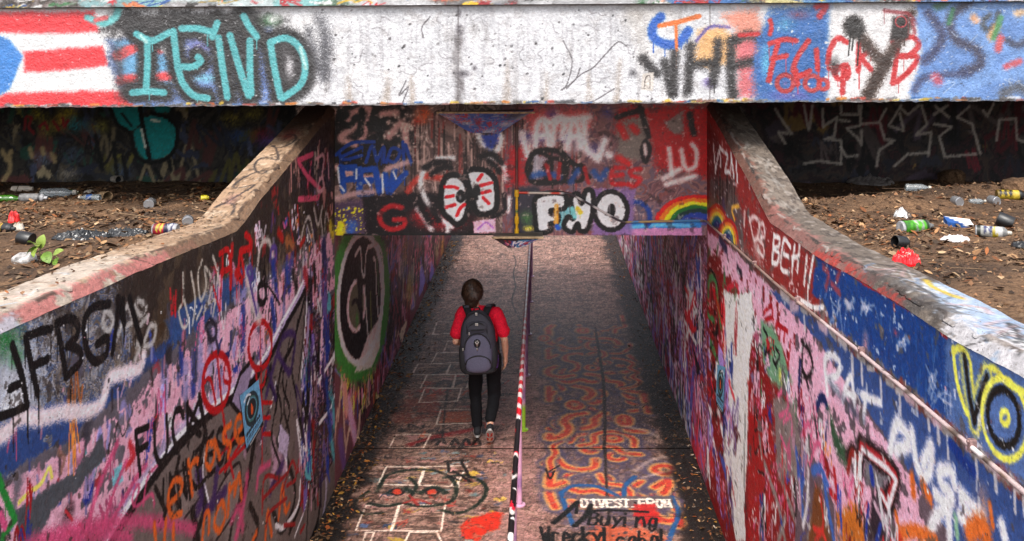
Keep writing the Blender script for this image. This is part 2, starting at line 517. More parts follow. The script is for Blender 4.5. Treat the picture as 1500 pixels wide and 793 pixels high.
def soil_mat():
    m, nt, b, N, L = new_mat('bare_soil')
    bp, tc = bump_of(nt, [(3.5, 1.0, 5), (16, 0.7, 6), (70, 0.35, 4)], 0.05, 0.9)
    n = N.new('ShaderNodeTexNoise'); n.inputs['Scale'].default_value = 1.6; n.inputs['Detail'].default_value = 6
    n2 = N.new('ShaderNodeTexNoise'); n2.inputs['Scale'].default_value = 38; n2.inputs['Detail'].default_value = 7; n2.inputs['Roughness'].default_value = 0.75
    for q in (n, n2): L.new(tc.outputs['Object'], q.inputs['Vector'])
    r = N.new('ShaderNodeValToRGB'); e = r.color_ramp.elements
    e[0].position = 0.36; e[0].color = lrgba((68, 54, 44)); e[1].position = 0.62; e[1].color = lrgba((112, 88, 68))
    L.new(n.outputs['Fac'], r.inputs[0])
    r2 = N.new('ShaderNodeValToRGB'); e = r2.color_ramp.elements
    e[0].position = 0.35; e[0].color = (0.35, 0.3, 0.27, 1); e[1].position = 0.68; e[1].color = (1.25, 1.2, 1.1, 1)
    L.new(n2.outputs['Fac'], r2.inputs[0])
    mx = N.new('ShaderNodeMix'); mx.data_type = 'RGBA'; mx.blend_type = 'MULTIPLY'; mx.inputs[0].default_value = 1
    L.new(r.outputs[0], mx.inputs[6]); L.new(r2.outputs[0], mx.inputs[7]); L.new(mx.outputs[2], b.inputs['Base Color'])
    b.inputs['Roughness'].default_value = 0.95; b.inputs['Specular IOR Level'].default_value = 0.2
    L.new(bp.outputs[0], b.inputs['Normal'])
    return m
M['soil'] = soil_mat()

def attr_mat(name, rough=0.7, spec=0.4, attr='paint', bump=0.0, scale=40, metal=0.0, lo=.75):
    m, nt, b, N, L = new_mat(name)
    at = N.new('ShaderNodeAttribute'); at.attribute_name = attr
    n = N.new('ShaderNodeTexNoise'); n.inputs['Scale'].default_value = scale; n.inputs['Detail'].default_value = 5
    tc = N.new('ShaderNodeTexCoord'); L.new(tc.outputs['Object'], n.inputs['Vector'])
    mr = N.new('ShaderNodeMapRange'); mr.inputs[1].default_value = .3; mr.inputs[2].default_value = .7; mr.inputs[3].default_value = lo; mr.inputs[4].default_value = 1.06
    L.new(n.outputs['Fac'], mr.inputs[0])
    mx = N.new('ShaderNodeMix'); mx.data_type = 'RGBA'; mx.blend_type = 'MULTIPLY'; mx.inputs[0].default_value = 1
    L.new(at.outputs['Color'], mx.inputs[6]); L.new(mr.outputs[0], mx.inputs[7]); L.new(mx.outputs[2], b.inputs['Base Color'])
    b.inputs['Roughness'].default_value = rough; b.inputs['Specular IOR Level'].default_value = spec; b.inputs['Metallic'].default_value = metal
    if bump > 0:
        bp = N.new('ShaderNodeBump'); bp.inputs['Strength'].default_value = bump; bp.inputs['Distance'].default_value = 0.004
        L.new(n.outputs['Fac'], bp.inputs['Height']); L.new(bp.outputs[0], b.inputs['Normal'])
    return m
M['leaf'] = attr_mat('dry_leaf', 0.8, 0.25, 'paint', 0.0, 60)
M['print'] = attr_mat('printed_can', 0.5, 0.4, 'paint', 0.2, 26, 0, .3)
M['paper'] = attr_mat('printed_paper', 0.7, 0.3, 'paint', 0.0, 30, 0, .6)
M['cloth'] = attr_mat('woven_cloth', 0.85, 0.25, 'paint', 0.4, 160)
# ---------------------------------------------------------------- the setting: floor, tunnel, walls, bridge, banks
def prism(prof, x0, x1, zb, name, inset=0.0):
    """wall core under a (Y, z) top profile, between x0 and x1"""
    bm = bmesh.new()
    n = len(prof)
    A = [bm.verts.new((x0, y, z - inset)) for y, z in prof]; B = [bm.verts.new((x1, y, z - inset)) for y, z in prof]
    a = [bm.verts.new((x0, y, zb)) for y, z in prof]; b = [bm.verts.new((x1, y, zb)) for y, z in prof]
    for k in range(n - 1):
        bm.faces.new((A[k], A[k + 1], B[k + 1], B[k])); bm.faces.new((a[k], b[k], b[k + 1], a[k + 1]))
        bm.faces.new((A[k], a[k], a[k + 1], A[k + 1])); bm.faces.new((B[k], B[k + 1], b[k + 1], b[k]))
    bm.faces.new((A[0], B[0], b[0], a[0])); bm.faces.new((A[-1], a[-1], b[-1], B[-1]))
    return bm_mesh(bm, name)

def wall_canvas(X, prof, px0, px1, n, seed, zrows, zs=2.3):
    """the painted face of a retaining wall; rows stretch above zs to follow the sloping top"""
    px = np.linspace(px0, px1, n)
    U = X * F / (px - CX)
    U = np.sort(np.concatenate([[1.2, 1.6, 2.0, 2.4, 2.8], U]))
    U = U[(U >= 1.2) & (U <= YH)]
    U[-1] = YH
    zt = np.interp(U, prof[:, 0], prof[:, 1])
    zmax = zrows[-1]
    V = np.where(zrows[None] <= zs, zrows[None], zs + (zrows[None] - zs) * (zt[:, None] - zs) / (zmax - zs))
    c = Canvas(U, V, proj_x(X), lambda u, v: (np.full_like(u, X), u, v), seed); c.wk = 1.6; c.kc = 1.3
    return c

def coping(X, sgn, prof, seed, nY):
    """coping strip: flat top and an inner chamfer. u = Y along the wall, v = distance in from the outer edge"""
    U = np.concatenate([[1.2, 2.0, 2.6], np.linspace(3.0, YH, nY)])
    V = np.concatenate([np.linspace(0, 0.22, 34), np.linspace(0.228, 0.30, 12)])
    def xyz(u, v):
        zt = np.interp(u, prof[:, 0], prof[:, 1])
        top = v <= 0.2201
        x = np.where(top, X + sgn * (0.27 - v), X + sgn * (0.05 * (0.30 - v) / 0.08) - sgn * 0.004)
        z = np.where(top, zt + 0.06, zt + 0.06 * (0.30 - v) / 0.08)
        w = 0.005 * (fbm(u * 12, v * 26, seed, 3) - .5) + 0.008 * (fbm(u * 2.2, v * 3, seed + 4, 2) - .5) - .012 * sstep(.60, .68, fbm(u * 7, v * 3, seed + 8, 3)) * (np.abs(v - .224) < .02)
        return x + w * sgn, u, z + w
    pc = proj_cap(prof, 0.06)
    def pr(px, py):
        Y, x, m = pc(px, py); return Y, 0.27 - sgn * (x - X), m
    return Canvas(U, V, pr, xyz, seed, 0)

# bodies behind the painted faces
left_wall = empty('retaining_wall', (XL - 0.15, 5.2, 0))
right_wall = empty('retaining_wall', (XR + 0.15, 5.2, 0))
def keep(o, parent):
    """parent without moving"""
    o.parent = parent
    o.matrix_parent_inverse = Matrix.Translation(-Vector(parent.location)) if parent.rotation_euler == Euler((0, 0, 0)) else parent.matrix_world.inverted()
    return o
keep(link('wall_core', prism(LT, XL - 0.004, XL - 0.268, -0.5, 'core', 0.03), M['dark_concrete']), left_wall)
keep(link('wall_core', prism(RT, XR + 0.004, XR + 0.268, -0.5, 'core', 0.03), M['dark_concrete']), right_wall)

head_wall = empty('tunnel_head_wall', (-0.25, YH, ZC))
bm = bmesh.new()
add_box(bm, (XL - 0.38, YH + 0.004, ZC), (XR + 0.29, YK + 0.3, 3.95))
keep(link('wall_core', bm_mesh(bm, 'core'), M['soffit']), head_wall)
tun_l = empty('tunnel_wall', (XL, YH, 0)); tun_r = empty('tunnel_wall', (XR, YH, 0))
bm = bmesh.new(); add_box(bm, (XL - 0.4, YH + 0.006, -0.3), (XL - 0.004, YE, ZC + 0.3)); keep(link('wall_core', bm_mesh(bm, 'core'), M['dark_concrete']), tun_l)
bm = bmesh.new(); add_box(bm, (XR + 0.004, YH + 0.006, -0.3), (XR + 0.4, YE, ZC + 0.3)); keep(link('wall_core', bm_mesh(bm, 'core'), M['dark_concrete']), tun_r)
bm = bmesh.new(); add_box(bm, (XL - 0.4, YK + 0.31, ZC), (XR + 0.4, YR, ZC + 0.5))
tag(link('tunnel_ceiling', bm_mesh(bm, 'ceiling'), M['soffit']), kind='structure')

back_l = empty('back_wall', (XL - 4, YK, 2.5)); back_r = empty('back_wall', (XR + 4, YK, 2.5))
bm = bmesh.new(); add_box(bm, (-18, YK + 0.004, 2.2), (XL - 0.385, YK + 0.4, 3.95)); keep(link('wall_core', bm_mesh(bm, 'core'), M['dark_concrete']), back_l)
bm = bmesh.new(); add_box(bm, (XR + 0.295, YK + 0.004, 2.2), (18, YK + 0.4, 3.95)); keep(link('wall_core', bm_mesh(bm, 'core'), M['dark_concrete']), back_r)

bridge = empty('bridge', (0, YB, 3.84))
ZBL, ZBR = 3.812, 3.866           # underside at the two picture edges (x = -4.4 and 3.9)
def zb(x): return ZBL + (x + 4.38) / 8.25 * (ZBR - ZBL)
bm = bmesh.new()
v = [bm.verts.new(p) for p in [(-18, YB + .004, zb(-18) + .012), (18, YB + .004, zb(18) + .012), (18, YB + .55, zb(18) + .012), (-18, YB + .55, zb(-18) + .012), (-18, YB + .004, zb(-18) + .795), (18, YB + .004, zb(18) + .795), (18, YB + .55, zb(18) + .795), (-18, YB + .55, zb(-18) + .795)]]
for f in [(0, 1, 2, 3), (4, 7, 6, 5), (0, 4, 5, 1), (1, 5, 6, 2), (2, 6, 7, 3), (3, 7, 4, 0)]: bm.faces.new([v[k] for k in f])
keep(link('beam_core', bm_mesh(bm, 'core'), M['soffit']), bridge)
bm = bmesh.new(); add_box(bm, (-18, YB + 0.555, 3.99), (18, YR, 4.5)); keep(link('deck', bm_mesh(bm, 'deck'), M['soffit']), bridge)

def grid_obj(name, xs, ys, zf, mat, kind='structure', smooth=True):
    X, Y = np.meshgrid(xs, ys, indexing='ij')
    c = Canvas.__new__(Canvas)
    me = bpy.data.meshes.new(name)
    Z = zf(X, Y)
    nu, nv = X.shape
    co = np.stack([X, Y, Z], -1).reshape(-1, 3).astype(np.float32)
    idx = np.arange(nu * nv).reshape(nu, nv)
    q = np.stack([idx[:-1, :-1], idx[1:, :-1], idx[1:, 1:], idx[:-1, 1:]], -1).reshape(-1, 4)
    me.vertices.add(len(co)); me.vertices.foreach_set('co', co.ravel())
    me.loops.add(q.size); me.loops.foreach_set('vertex_index', q.ravel().astype(np.int32))
    me.polygons.add(len(q)); me.polygons.foreach_set('loop_start', np.arange(0, q.size, 4, dtype=np.int32))
    me.update(calc_edges=True)
    if smooth: me.polygons.foreach_set('use_smooth', [True] * len(me.polygons))
    o = link(name, me, mat)
    if kind: o['kind'] = kind
    return o

def z_dirt(x, y):
    x = np.asarray(x, float); y = np.asarray(y, float)
    z = np.interp(y, [-10, 1.5, 3.5, 5.0, 6.3, 8, 9.6, 10.7], [3.5, 3.40, 3.31, 3.22, 3.13, 2.98, 2.84, 2.76])
    z = z + 0.09 * (fbm(x * 0.9, y * 0.9, 3, 3) - .5) + 0.05 * (fbm(x * 4, y * 4, 5, 3) - .5)
    z = z + 0.17 * np.exp(-((x - 3.75) / 0.9) ** 2 - ((y - 8.15) / 0.45) ** 2) + 0.10 * np.exp(-((x - 2.6) / 0.7) ** 2 - ((y - 7.6) / 0.35) ** 2)
    z = z - 0.10 * np.exp(-((x - 2.9) / 1.0) ** 2 - ((y - 9.2) / 0.5) ** 2)
    # held back by the coping
    dl = (XL - 0.27) - x; dr = x - (XR + 0.27)
    d = np.where(x < 0, dl, dr)
    top = np.where(x < 0, np.interp(y, LT[:, 0], LT[:, 1]), np.interp(y, RT[:, 0], RT[:, 1])) + 0.06
    return np.where(d < 0.5, np.minimum(z, top - 0.012 + 0.25 * np.clip(d, 0, 1) * (y < 6.2)), z)

xs_l = -steps(-(XL - 0.262), 0.035, 6.5, 0.12, 9, 1.0, 18)[::-1]
ys_d = steps(-10, 1.0, 1.0, 0.15, 3.0, 0.04, YK + 0.02)
dirt_l = grid_obj('dirt_bank', xs_l, ys_d, z_dirt, M['soil'])
xs_r = steps(XR + 0.262, 0.035, 6.0, 0.12, 9, 1.0, 18)
dirt_r = grid_obj('dirt_bank', xs_r, ys_d, z_dirt, M['soil'])
grid_obj('ground', np.linspace(-120, 120, 30), np.linspace(YE, 260, 30), lambda x, y: np.full_like(x, -0.02), M['grass'])
# earth fill of the embankment above the tunnel, beside and behind
bm = bmesh.new(); add_box(bm, (-60, YK + 0.42, -0.4), (XL - 0.42, YR, 3.94)); add_box(bm, (XR + 0.42, YK + 0.42, -0.4), (60, YR, 3.94))
add_box(bm, (-60, YR + .005, -0.4), (XL - 0.42, YE, 2.6)); add_box(bm, (XR + 0.42, YR + .005, -0.4), (60, YE, 2.6))
tag(link('embankment', bm_mesh(bm, 'fill'), M['grass']), kind='structure')
bm = bmesh.new(); add_box(bm, (XL - 0.02, -6, -0.12), (XR + 0.02, YE, -0.03))
floor = tag(link('floor', bm_mesh(bm, 'floor_bed'), M['joint']), kind='structure')
# ---------------------------------------------------------------- BRIDGE BEAM
W_, K_ = (238, 238, 240), (22, 20, 22)
xb = np.concatenate([np.linspace(-18, -8, 12), np.linspace(-7.9, -4.45, 90), np.linspace(-4.42, 3.92, 1380), np.linspace(3.95, 7.4, 90), np.linspace(7.5, 18, 12)])
vb = np.linspace(0, 1, 150)
Vb = zb(xb)[:, None] + vb[None] * 0.80
cv = Canvas(xb, Vb, proj_y(YB), lambda u, v: (u, np.full_like(u, YB) + 0.004 * (fbm(u * 4, v * 4, 2, 3) - .5), v + np.where(v - zb(u) < .002, .022 * (fbm(u * 16, u * 3, 9, 4) - .45), 0)), 11)
cv.fill((232, 233, 238))
cv.wear((205, 206, 212), 0.52, 2.2, 1, 0.2, 0.7)
cv.wear((246, 246, 248), 0.55, 1.6, 2, 0.15, 0.8)
cv.wear((196, 192, 192), 0.60, 14, 3, 0.10, 0.4)
cv.wear((170, 166, 166), 0.66, 9, 8, 0.10, 0.5, 0.25)
cv.wear((198, 190, 180), 0.58, 1.1, 12, 0.2, 0.6, 0.6)
for x, h in ((512, 70), (566, 50), (604, 40), (742, 60), (800, 90), (862, 40), (905, 66)):
    for q in range(5): cv.stroke([(x + cv.r.randn() * 3, 158 - x * .0067 - cv.r.rand() * 4), (x + cv.r.randn() * 3, 150 - h * cv.r.rand())], 3 + 3 * cv.r.rand(), (176, 160, 146), 1.0, .35, .5, False)
for x in (300, 671, 1040): cv.stroke([(x, 8), (x + .5, 80), (x - .5, 158)], 1.8, (120, 114, 114), .4, .7, .4, False)
for k in range(70):   # grey run-off streaks
    x = 470 + cv.r.rand() * 480; y = 15 + cv.r.rand() * 60
    cv.stroke([(x, y), (x + cv.r.randn(), y + 20 + cv.r.rand() * 60)], 1.5 + cv.r.rand() * 2, (176, 174, 178), 0.8, 0.35, 0.3, False)
for k in range(16):
    cv.haze((671 + cv.r.randn() * 3, 20 + cv.r.rand() * 130), 0.03 + 0.03 * cv.r.rand(), 0.03 + 0.10 * cv.r.rand(), (95, 88, 90), 0.5)
for x, y, rx, ry in [(673, 45, .05, .07), (678, 108, .09, .05), (672, 20, .03, .05), (695, 100, .03, .03)]:
    cv.haze((x, y), rx, ry, (66, 58, 66), 0.9)
cv.speck((-2.0, 0.9, 3.84, 4.6), 260, [(120, 118, 122), (90, 85, 88), (160, 158, 160), (40, 40, 44)], 0.004, 0.022)
# hairline cracks and lifted edges of the white coat
for k in range(24):
    x = 460 + cv.r.rand() * 500; y = 20 + cv.r.rand() * 120
    P = [(x, y)]; an = cv.r.rand() * 6.28
    for q in range(cv.r.randint(3, 8)):
        an += cv.r.randn() * 0.9; P.append((P[-1][0] + 7 * math.cos(an), P[-1][1] + 6 * math.sin(an)))
    cv.stroke(P, 0.9 + 0.9 * cv.r.rand(), (140, 136, 140), 0.4, 0.6, 0.2)
for P in ([(830, 130), (850, 110), (868, 100), (885, 82), (905, 62), (918, 68)], [(825, 60), (838, 90), (830, 125), (822, 132), (842, 118), (850, 100)], [(595, 118), (585, 140), (598, 128), (590, 150)], [(630, 25), (618, 40), (620, 55)], [(900, 130), (870, 148), (850, 152)]):
    cv.stroke(P, 1.6, (98, 92, 96), 0.4, 0.9, 0.2)
# striped flag
cv.poly([(-20, 14), (200, 14), (215, 158), (-20, 160)], (250, 250, 252), .01, .01)
RD = (246, 52, 62)
cv.poly([(-20, 17), (137, 17), (145, 46), (70, 50), (-20, 46)], RD, .02, .012)
cv.poly([(34, 76), (150, 68), (160, 96), (90, 104), (36, 106)], RD, .02, .014)
cv.poly([(8, 137), (110, 134), (182, 133), (200, 158), (-20, 160), (-10, 145)], RD, .02, .014)
cv.poly([(-20, 45), (12, 58), (34, 82), (14, 132), (-20, 150)], (62, 140, 226), .015, .008)
# letters on the blue ground
cv.poly([(158, 60), (300, 40), (398, 38), (400, 150), (330, 156), (195, 155), (160, 100)], (118, 150, 214), .03, .03)
cv.poly([(165, 60), (245, 55), (250, 125), (182, 122)], (110, 178, 226), .02, .02)
for P in ([(172, 82), (200, 70), (235, 72)], [(178, 118), (215, 114), (250, 112)]): cv.stroke(P, 13, (240, 78, 84), .3)
cv.poly([(225, 62), (250, 90), (250, 66)], (240, 240, 244), .01, .01)
cv.haze((290, 70), .14, .18, (130, 120, 190), .8); cv.haze((300, 115), .2, .06, (120, 200, 220), .9); cv.haze((385, 110), .1, .2, (90, 120, 190), .7)
cv.poly([(170, 16), (372, 16), (420, 30), (352, 52), (262, 52), (250, 40), (168, 52), (150, 44)], (38, 34, 36), .05, .05)
cv.poly([(160, 66), (175, 60), (190, 140), (172, 142)], (44, 40, 44), .05, .05, .7)
IEND = [([(200, 50), (222, 60), (248, 48)], 1), ([(216, 58), (216, 95), (214, 132)], 0), ([(194, 136), (216, 134), (240, 136)], 1),
        ([(254, 46), (260, 95), (268, 122), (284, 140), (304, 144)], 1), ([(266, 42), (290, 42), (312, 48)], 1), ([(266, 98), (282, 98), (294, 90), (290, 84)], 1),
        ([(318, 34), (311, 54)], 0), ([(320, 56), (326, 100), (333, 142)], 0), ([(337, 52), (350, 98), (364, 140)], 0), ([(366, 60), (366, 100), (368, 138)], 0), ([(357, 24), (364, 38), (376, 54)], 0),
        ([(396, 64), (402, 100), (411, 143)], 1), ([(396, 62), (420, 56), (440, 72), (447, 98), (440, 124), (414, 144)], 1)]
for P, sm in IEND: cv.stroke(P, 28, K_, .25, 1, .12, bool(sm))
cv.poly([(404, 70), (440, 60), (462, 92), (450, 132), (418, 150)], (40, 36, 40), .05, .04, .85); cv.haze((424, 98), .05, .13, (206, 204, 208), 1)
for P, sm in IEND: cv.stroke(P, 9, (84, 184, 190), .2, 1, .12, bool(sm), 1)
for P in ([(206, 52), (214, 62)], [(440, 70), (448, 100)]): cv.stroke(P, 4, (190, 236, 232), .6)
cv.stroke([(128, 26), (152, 34), (170, 24), (174, 6)], 9, (112, 206, 208), .3); cv.stroke([(140, 30), (155, 26)], 6, (214, 96, 100), .4)
cv.haze((395, 30), .13, .08, (60, 110, 70), 1); cv.haze((400, 28), .07, .05, (236, 240, 238), 1)
for P, w in (([(468, 30), (478, 60), (472, 110)], 13), ([(476, 55), (478, 115)], 10), ([(452, 45), (466, 100)], 10)): cv.stroke(P, w, (70, 70, 78), .9, .75)
# right of centre: blue arc, orange T, black letters
cv.stroke([(968, 25), (957, 38), (957, 54), (972, 64), (992, 64), (1008, 46)], 12, (16, 92, 196), .25, 1, .12, True, 6)
cv.stroke([(966, 38), (995, 32), (1024, 24)], 6, (240, 116, 36), .25); cv.stroke([(990, 32), (991, 74)], 4, (240, 116, 36), .25, 1, .1, False, 2)
cv.poly([(1018, 90), (1024, 45), (1060, 38), (1075, 60), (1072, 90), (1040, 100)], (240, 186, 122), .03, .02); cv.stroke([(1020, 60), (1040, 40), (1068, 40)], 4, (110, 96, 170), .6)
cv.poly([(1060, 22), (1110, 12), (1124, 60), (1100, 80), (1080, 90), (1075, 40)], (232, 150, 128), .04, .03)
cv.poly([(1082, 60), (1112, 52), (1116, 145), (1080, 142)], (222, 112, 120), .03, .02)
cv.haze((1038, 122), .08, .06, (112, 92, 170), 1); cv.haze((1055, 110), .06, .12, (236, 236, 240), .8)
for P in ([(942, 86), (952, 98), (962, 108)], [(974, 92), (984, 136)], [(988, 80), (986, 136)], [(1012, 68), (1010, 98), (1007, 134)], [(1052, 62), (1050, 90), (1044, 122)], [(1012, 96), (1046, 92)], [(1072, 60), (1070, 100), (1074, 146)], [(1072, 62), (1096, 52), (1118, 58)], [(1074, 96), (1104, 90)]):
    cv.stroke(P, 12, (24, 20, 22), .5, .95, .15, True, 1)
cv.haze((927, 108), .05, .05, (50, 46, 52), 1)
cv.poly([(1110, 60), (1130, 10), (1218, 10), (1214, 152), (1106, 150), (1102, 110)], (44, 104, 178), .04, .03, 1, True, .12)
cv.haze((1150, 35), .12, .1, (88, 170, 214), .9); cv.haze((1122, 90), .06, .2, (96, 190, 226), .9); cv.haze((1170, 22), .14, .06, (120, 60, 90), .8); cv.haze((1160, 140), .3, .06, (110, 96, 176), .8)
cv.poly([(1216, 14), (1352, 14), (1352, 150), (1214, 150)], (236, 234, 236), .03, .02)
cv.stroke([(1196, 10), (1210, 8), (1200, 24)], 8, (214, 40, 52), .4, .9)
# red lettering
RR = (206, 30, 36)
FK = [[(1128, 64), (1148, 58), (1166, 60)], [(1140, 62), (1132, 92), (1126, 118)], [(1132, 86), (1152, 82)], [(1184, 60), (1168, 84), (1162, 104), (1172, 112), (1186, 104)], [(1196, 74), (1198, 102)], [(1240, 62), (1228, 56), (1216, 72), (1213, 92)], [(1214, 100), (1240, 98)],
      [(1258, 64), (1257, 104)], [(1258, 86), (1276, 74)], [(1262, 86), (1276, 102)], [(1316, 56), (1312, 90), (1308, 122)], [(1308, 62), (1334, 54), (1346, 66), (1330, 82), (1314, 82)], [(1318, 82), (1344, 84), (1332, 104), (1314, 120)],
      [(1166, 104), (1168, 124)], [(1166, 112), (1180, 108)], [(1236, 98), (1234, 136)], [(1226, 102), (1240, 96), (1242, 112), (1228, 116), (1222, 106)]]
for P in FK: cv.stroke(P, 7, RR, .25, .95, .15, True, 3)
for cx, cy, r in ((1150, 122, 12), (1190, 122, 11), (1206, 124, 7)): cv.stroke(ell(cx, cy, r, r), 6, (196, 40, 40), .25, .9, .15, False)
cv.stroke([(1128, 50), (1130, 40), (1128, 30)], 6, RR, .3); cv.stroke([(1084, 52), (1110, 50)], 6, RR, .4); cv.haze((1222, 96), .07, .10, K_, .95)
cv.haze((1150, 122), .04, .04, (120, 90, 160), .9)
# brown-black fork with a ball end
BR = (52, 30, 20)
for P in ([(1248, 42), (1264, 58), (1284, 84), (1296, 92)], [(1334, 22), (1318, 56), (1302, 84), (1286, 112), (1268, 146)], [(1296, 92), (1272, 140)]): cv.stroke(P, 15, BR, .45, .95, .15, True, 2)
cv.poly([(1308, 26), (1332, 24), (1330, 56), (1304, 58)], (30, 20, 20), .02, .01); cv.stroke(ell(1320, 32, 8, 8), 1.6, (190, 60, 70), .4)
cv.stroke([(1250, 38), (1252, 42)], 26, (22, 16, 14), .2); 
for x, y in ((1243, 82), (1248, 74), (1256, 96)): cv.stroke([(x + 3, 46), (x, y)], 2.2, (22, 16, 14), .3, 1, .1, False)
for P in ([(1296, 16), (1330, 20)], [(1336, 30), (1340, 48)], [(1330, 20), (1350, 40)]): cv.stroke(P, 5, (150, 40, 50), .5, .8, .2, False, 2)
# pale-blue swirls
cv.poly([(1342, 2), (1700, 2), (1690, 158), (1330, 158), (1340, 120), (1352, 90)], (104, 146, 212), .03, .03)
for P in ([(1372, 60), (1392, 20), (1420, 22), (1446, 56), (1448, 100), (1420, 132), (1380, 138)], [(1404, 46), (1430, 62), (1470, 70), (1500, 60)], [(1350, 138), (1400, 118), (1460, 112), (1500, 104)], [(1420, 10), (1470, 6), (1496, 26)], [(1462, 110), (1500, 78)], [(1350, 30), (1362, 66)]):
    cv.stroke(P, 15, (122, 164, 226), .4, .95)
for P, w, c in (([(1360, 20), (1380, 48), (1372, 72), (1354, 90)], 12, (54, 56, 92)), ([(1420, 2), (1392, 28), (1400, 58), (1428, 72), (1436, 94), (1410, 106)], 12, (60, 56, 78)), ([(1340, 132), (1352, 116), (1384, 110), (1420, 108)], 9, (62, 70, 110)),
                ([(1372, 10), (1386, 4)], 9, (70, 120, 90)), ([(1396, 14), (1390, 34)], 6, (60, 130, 90)), ([(1450, 22), (1440, 32), (1446, 44), (1460, 34), (1462, 20)], 8, (70, 74, 80)), ([(1476, 60), (1490, 66), (1500, 62)], 9, (60, 64, 88)), ([(1470, 138), (1490, 128), (1504, 134)], 14, (90, 92, 100))):
    cv.stroke(P, w, c, .6, .9)
for P, w, c in (([(1430, 30), (1426, 26)], 9, (240, 176, 128)), ([(1452, 54), (1460, 40)], 10, (240, 176, 110)), ([(1466, 26), (1456, 56)], 7, (70, 150, 90)), ([(1462, 72), (1466, 56)], 9, (226, 84, 84)), ([(1474, 98), (1494, 90)], 8, (222, 86, 96)), ([(1370, 114), (1374, 118)], 12, (206, 84, 106)), ([(1490, 20), (1500, 18)], 9, (238, 196, 150))):
    cv.stroke(P, w, c, .5, .9)
for k in range(14):
    x = 1345 + cv.r.rand() * 150; y = 10 + cv.r.rand() * 140
    cv.stroke([(x, y), (x + cv.r.randn() * 8, y + cv.r.randn() * 6), (x + cv.r.randn() * 12, y + cv.r.randn() * 9)], 1.0, (196, 214, 240), .5, .7)
cv.poly([(941, 108), (958, 106), (956, 134), (939, 131)], (222, 214, 206), .004, .004)
cv.stroke([(944, 128), (946, 114), (952, 112), (952, 128)], 1.2, (90, 80, 76), .3)
# flecks of lifted skin, glints painted on in near-white, lower lip spatter
for k in range(420):
    x = cv.r.rand() * 1500; y = 14 + cv.r.rand() * 140
    if 480 < x < 930: continue
    a = cv.r.rand() * 3.14
    cv.stroke([(x, y), (x + 3.5 * math.cos(a), y + 2 * math.sin(a))], .8, (240, 240, 244) if cv.r.rand() < .75 else (30, 28, 30), .4, .75, .3, False)
for k in range(240):
    x = cv.r.rand() * 1500; y = 158 - x * .0067 - cv.r.rand() * 4
    c = [(232, 190, 40), (210, 60, 40), (60, 60, 64), (40, 100, 180), (120, 120, 124), (150, 110, 90), (226, 226, 230), (90, 84, 80), (230, 130, 30)][cv.r.randint(9)]
    cv.stroke([(x, y), (x + 3 + cv.r.rand() * 16, y + cv.r.randn())], 2 + 3 * cv.r.rand(), c, .4, .85, .4, False)
cv.stroke([(u, 157.5 - u * .0067) for u in range(-20, 1540, 40)], 2.6, (96, 90, 90), .5, .7, .5)
cv.c *= .745    # beam coat scaled down evenly to hold back its whites
keep(cv.bake('beam_face', M['beam']), bridge)

# kerb course above the beam, slightly proud
xk = np.concatenate([np.linspace(-18, -8, 12), np.linspace(-7.9, -4.45, 60), np.linspace(-4.42, 3.92, 640), np.linspace(3.95, 7.4, 60), np.linspace(7.5, 18, 12)])
Vk = zb(xk)[:, None] + 0.803 + np.linspace(0, .34, 40)[None]
ck = Canvas(xk, Vk, proj_y(YB - .045), lambda u, v: (u, np.full_like(u, YB - .045) + .003 * (fbm(u * 7, v * 7, 4, 3) - .5), v), 13)
ck.fill((176, 172, 174)); ck.wear((110, 104, 104), .5, 5, 1, .1, .9); ck.wear((226, 226, 230), .56, 8, 2, .05, .9); ck.wear((60, 54, 52), .62, 12, 3, .05)
ck.patches((-4.5, -3.2, 4.6, 5.0), [(70, 60, 56), (120, 104, 100), (150, 140, 140), (96, 84, 80)], 3, 5)
for x0, x1, c in ((120, 260, (150, 200, 206)), (250, 400, (214, 230, 232)), (400, 500, (70, 110, 80)), (395, 440, (150, 214, 216)), (500, 620, (228, 228, 232)), (620, 700, (120, 116, 118)), (700, 980, (196, 196, 200)), (980, 1090, (60, 120, 196)), (1090, 1160, (220, 206, 140)), (1130, 1330, (76, 140, 206)), (1330, 1520, (110, 150, 216))):
    for k in range(8):
        x = x0 + ck.r.rand() * (x1 - x0); ck.stroke([(x, -12 + ck.r.rand() * 22), (x + 10 + ck.r.rand() * 40, -12 + ck.r.rand() * 22)], 10 + 8 * ck.r.rand(), c, .4, .9, .3)
ck.clutter((-4.4, 4, 4.61, 4.72), 90, [(200, 40, 50), (236, 190, 40), (40, 90, 170), (40, 38, 40), (240, 240, 240), (60, 120, 70), (230, 120, 60)], (.04, .3), (.02, .05), (.006, .02), .5)
ck.c *= .72
keep(ck.bake('kerb_face', M['beam']), bridge)
bm = bmesh.new()
v = [bm.verts.new(p) for p in [(-18, YB - .041, zb(-18) + .805), (18, YB - .041, zb(18) + .805), (18, YB + .4, zb(18) + .805), (-18, YB + .4, zb(-18) + .805), (-18, YB - .041, 5.02), (18, YB - .041, 5.02), (18, YB + .4, 5.02), (-18, YB + .4, 5.02)]]
for f in [(0, 1, 2, 3), (4, 7, 6, 5), (0, 4, 5, 1), (1, 5, 6, 2), (2, 6, 7, 3), (3, 7, 4, 0)]: bm.faces.new([v[k] for k in f])
keep(link('kerb', bm_mesh(bm, 'kerb'), M['concrete']), bridge)
tag(bridge, 'long white painted concrete bridge beam with striped flag and spray lettering, spanning the sunken path', 'bridge')

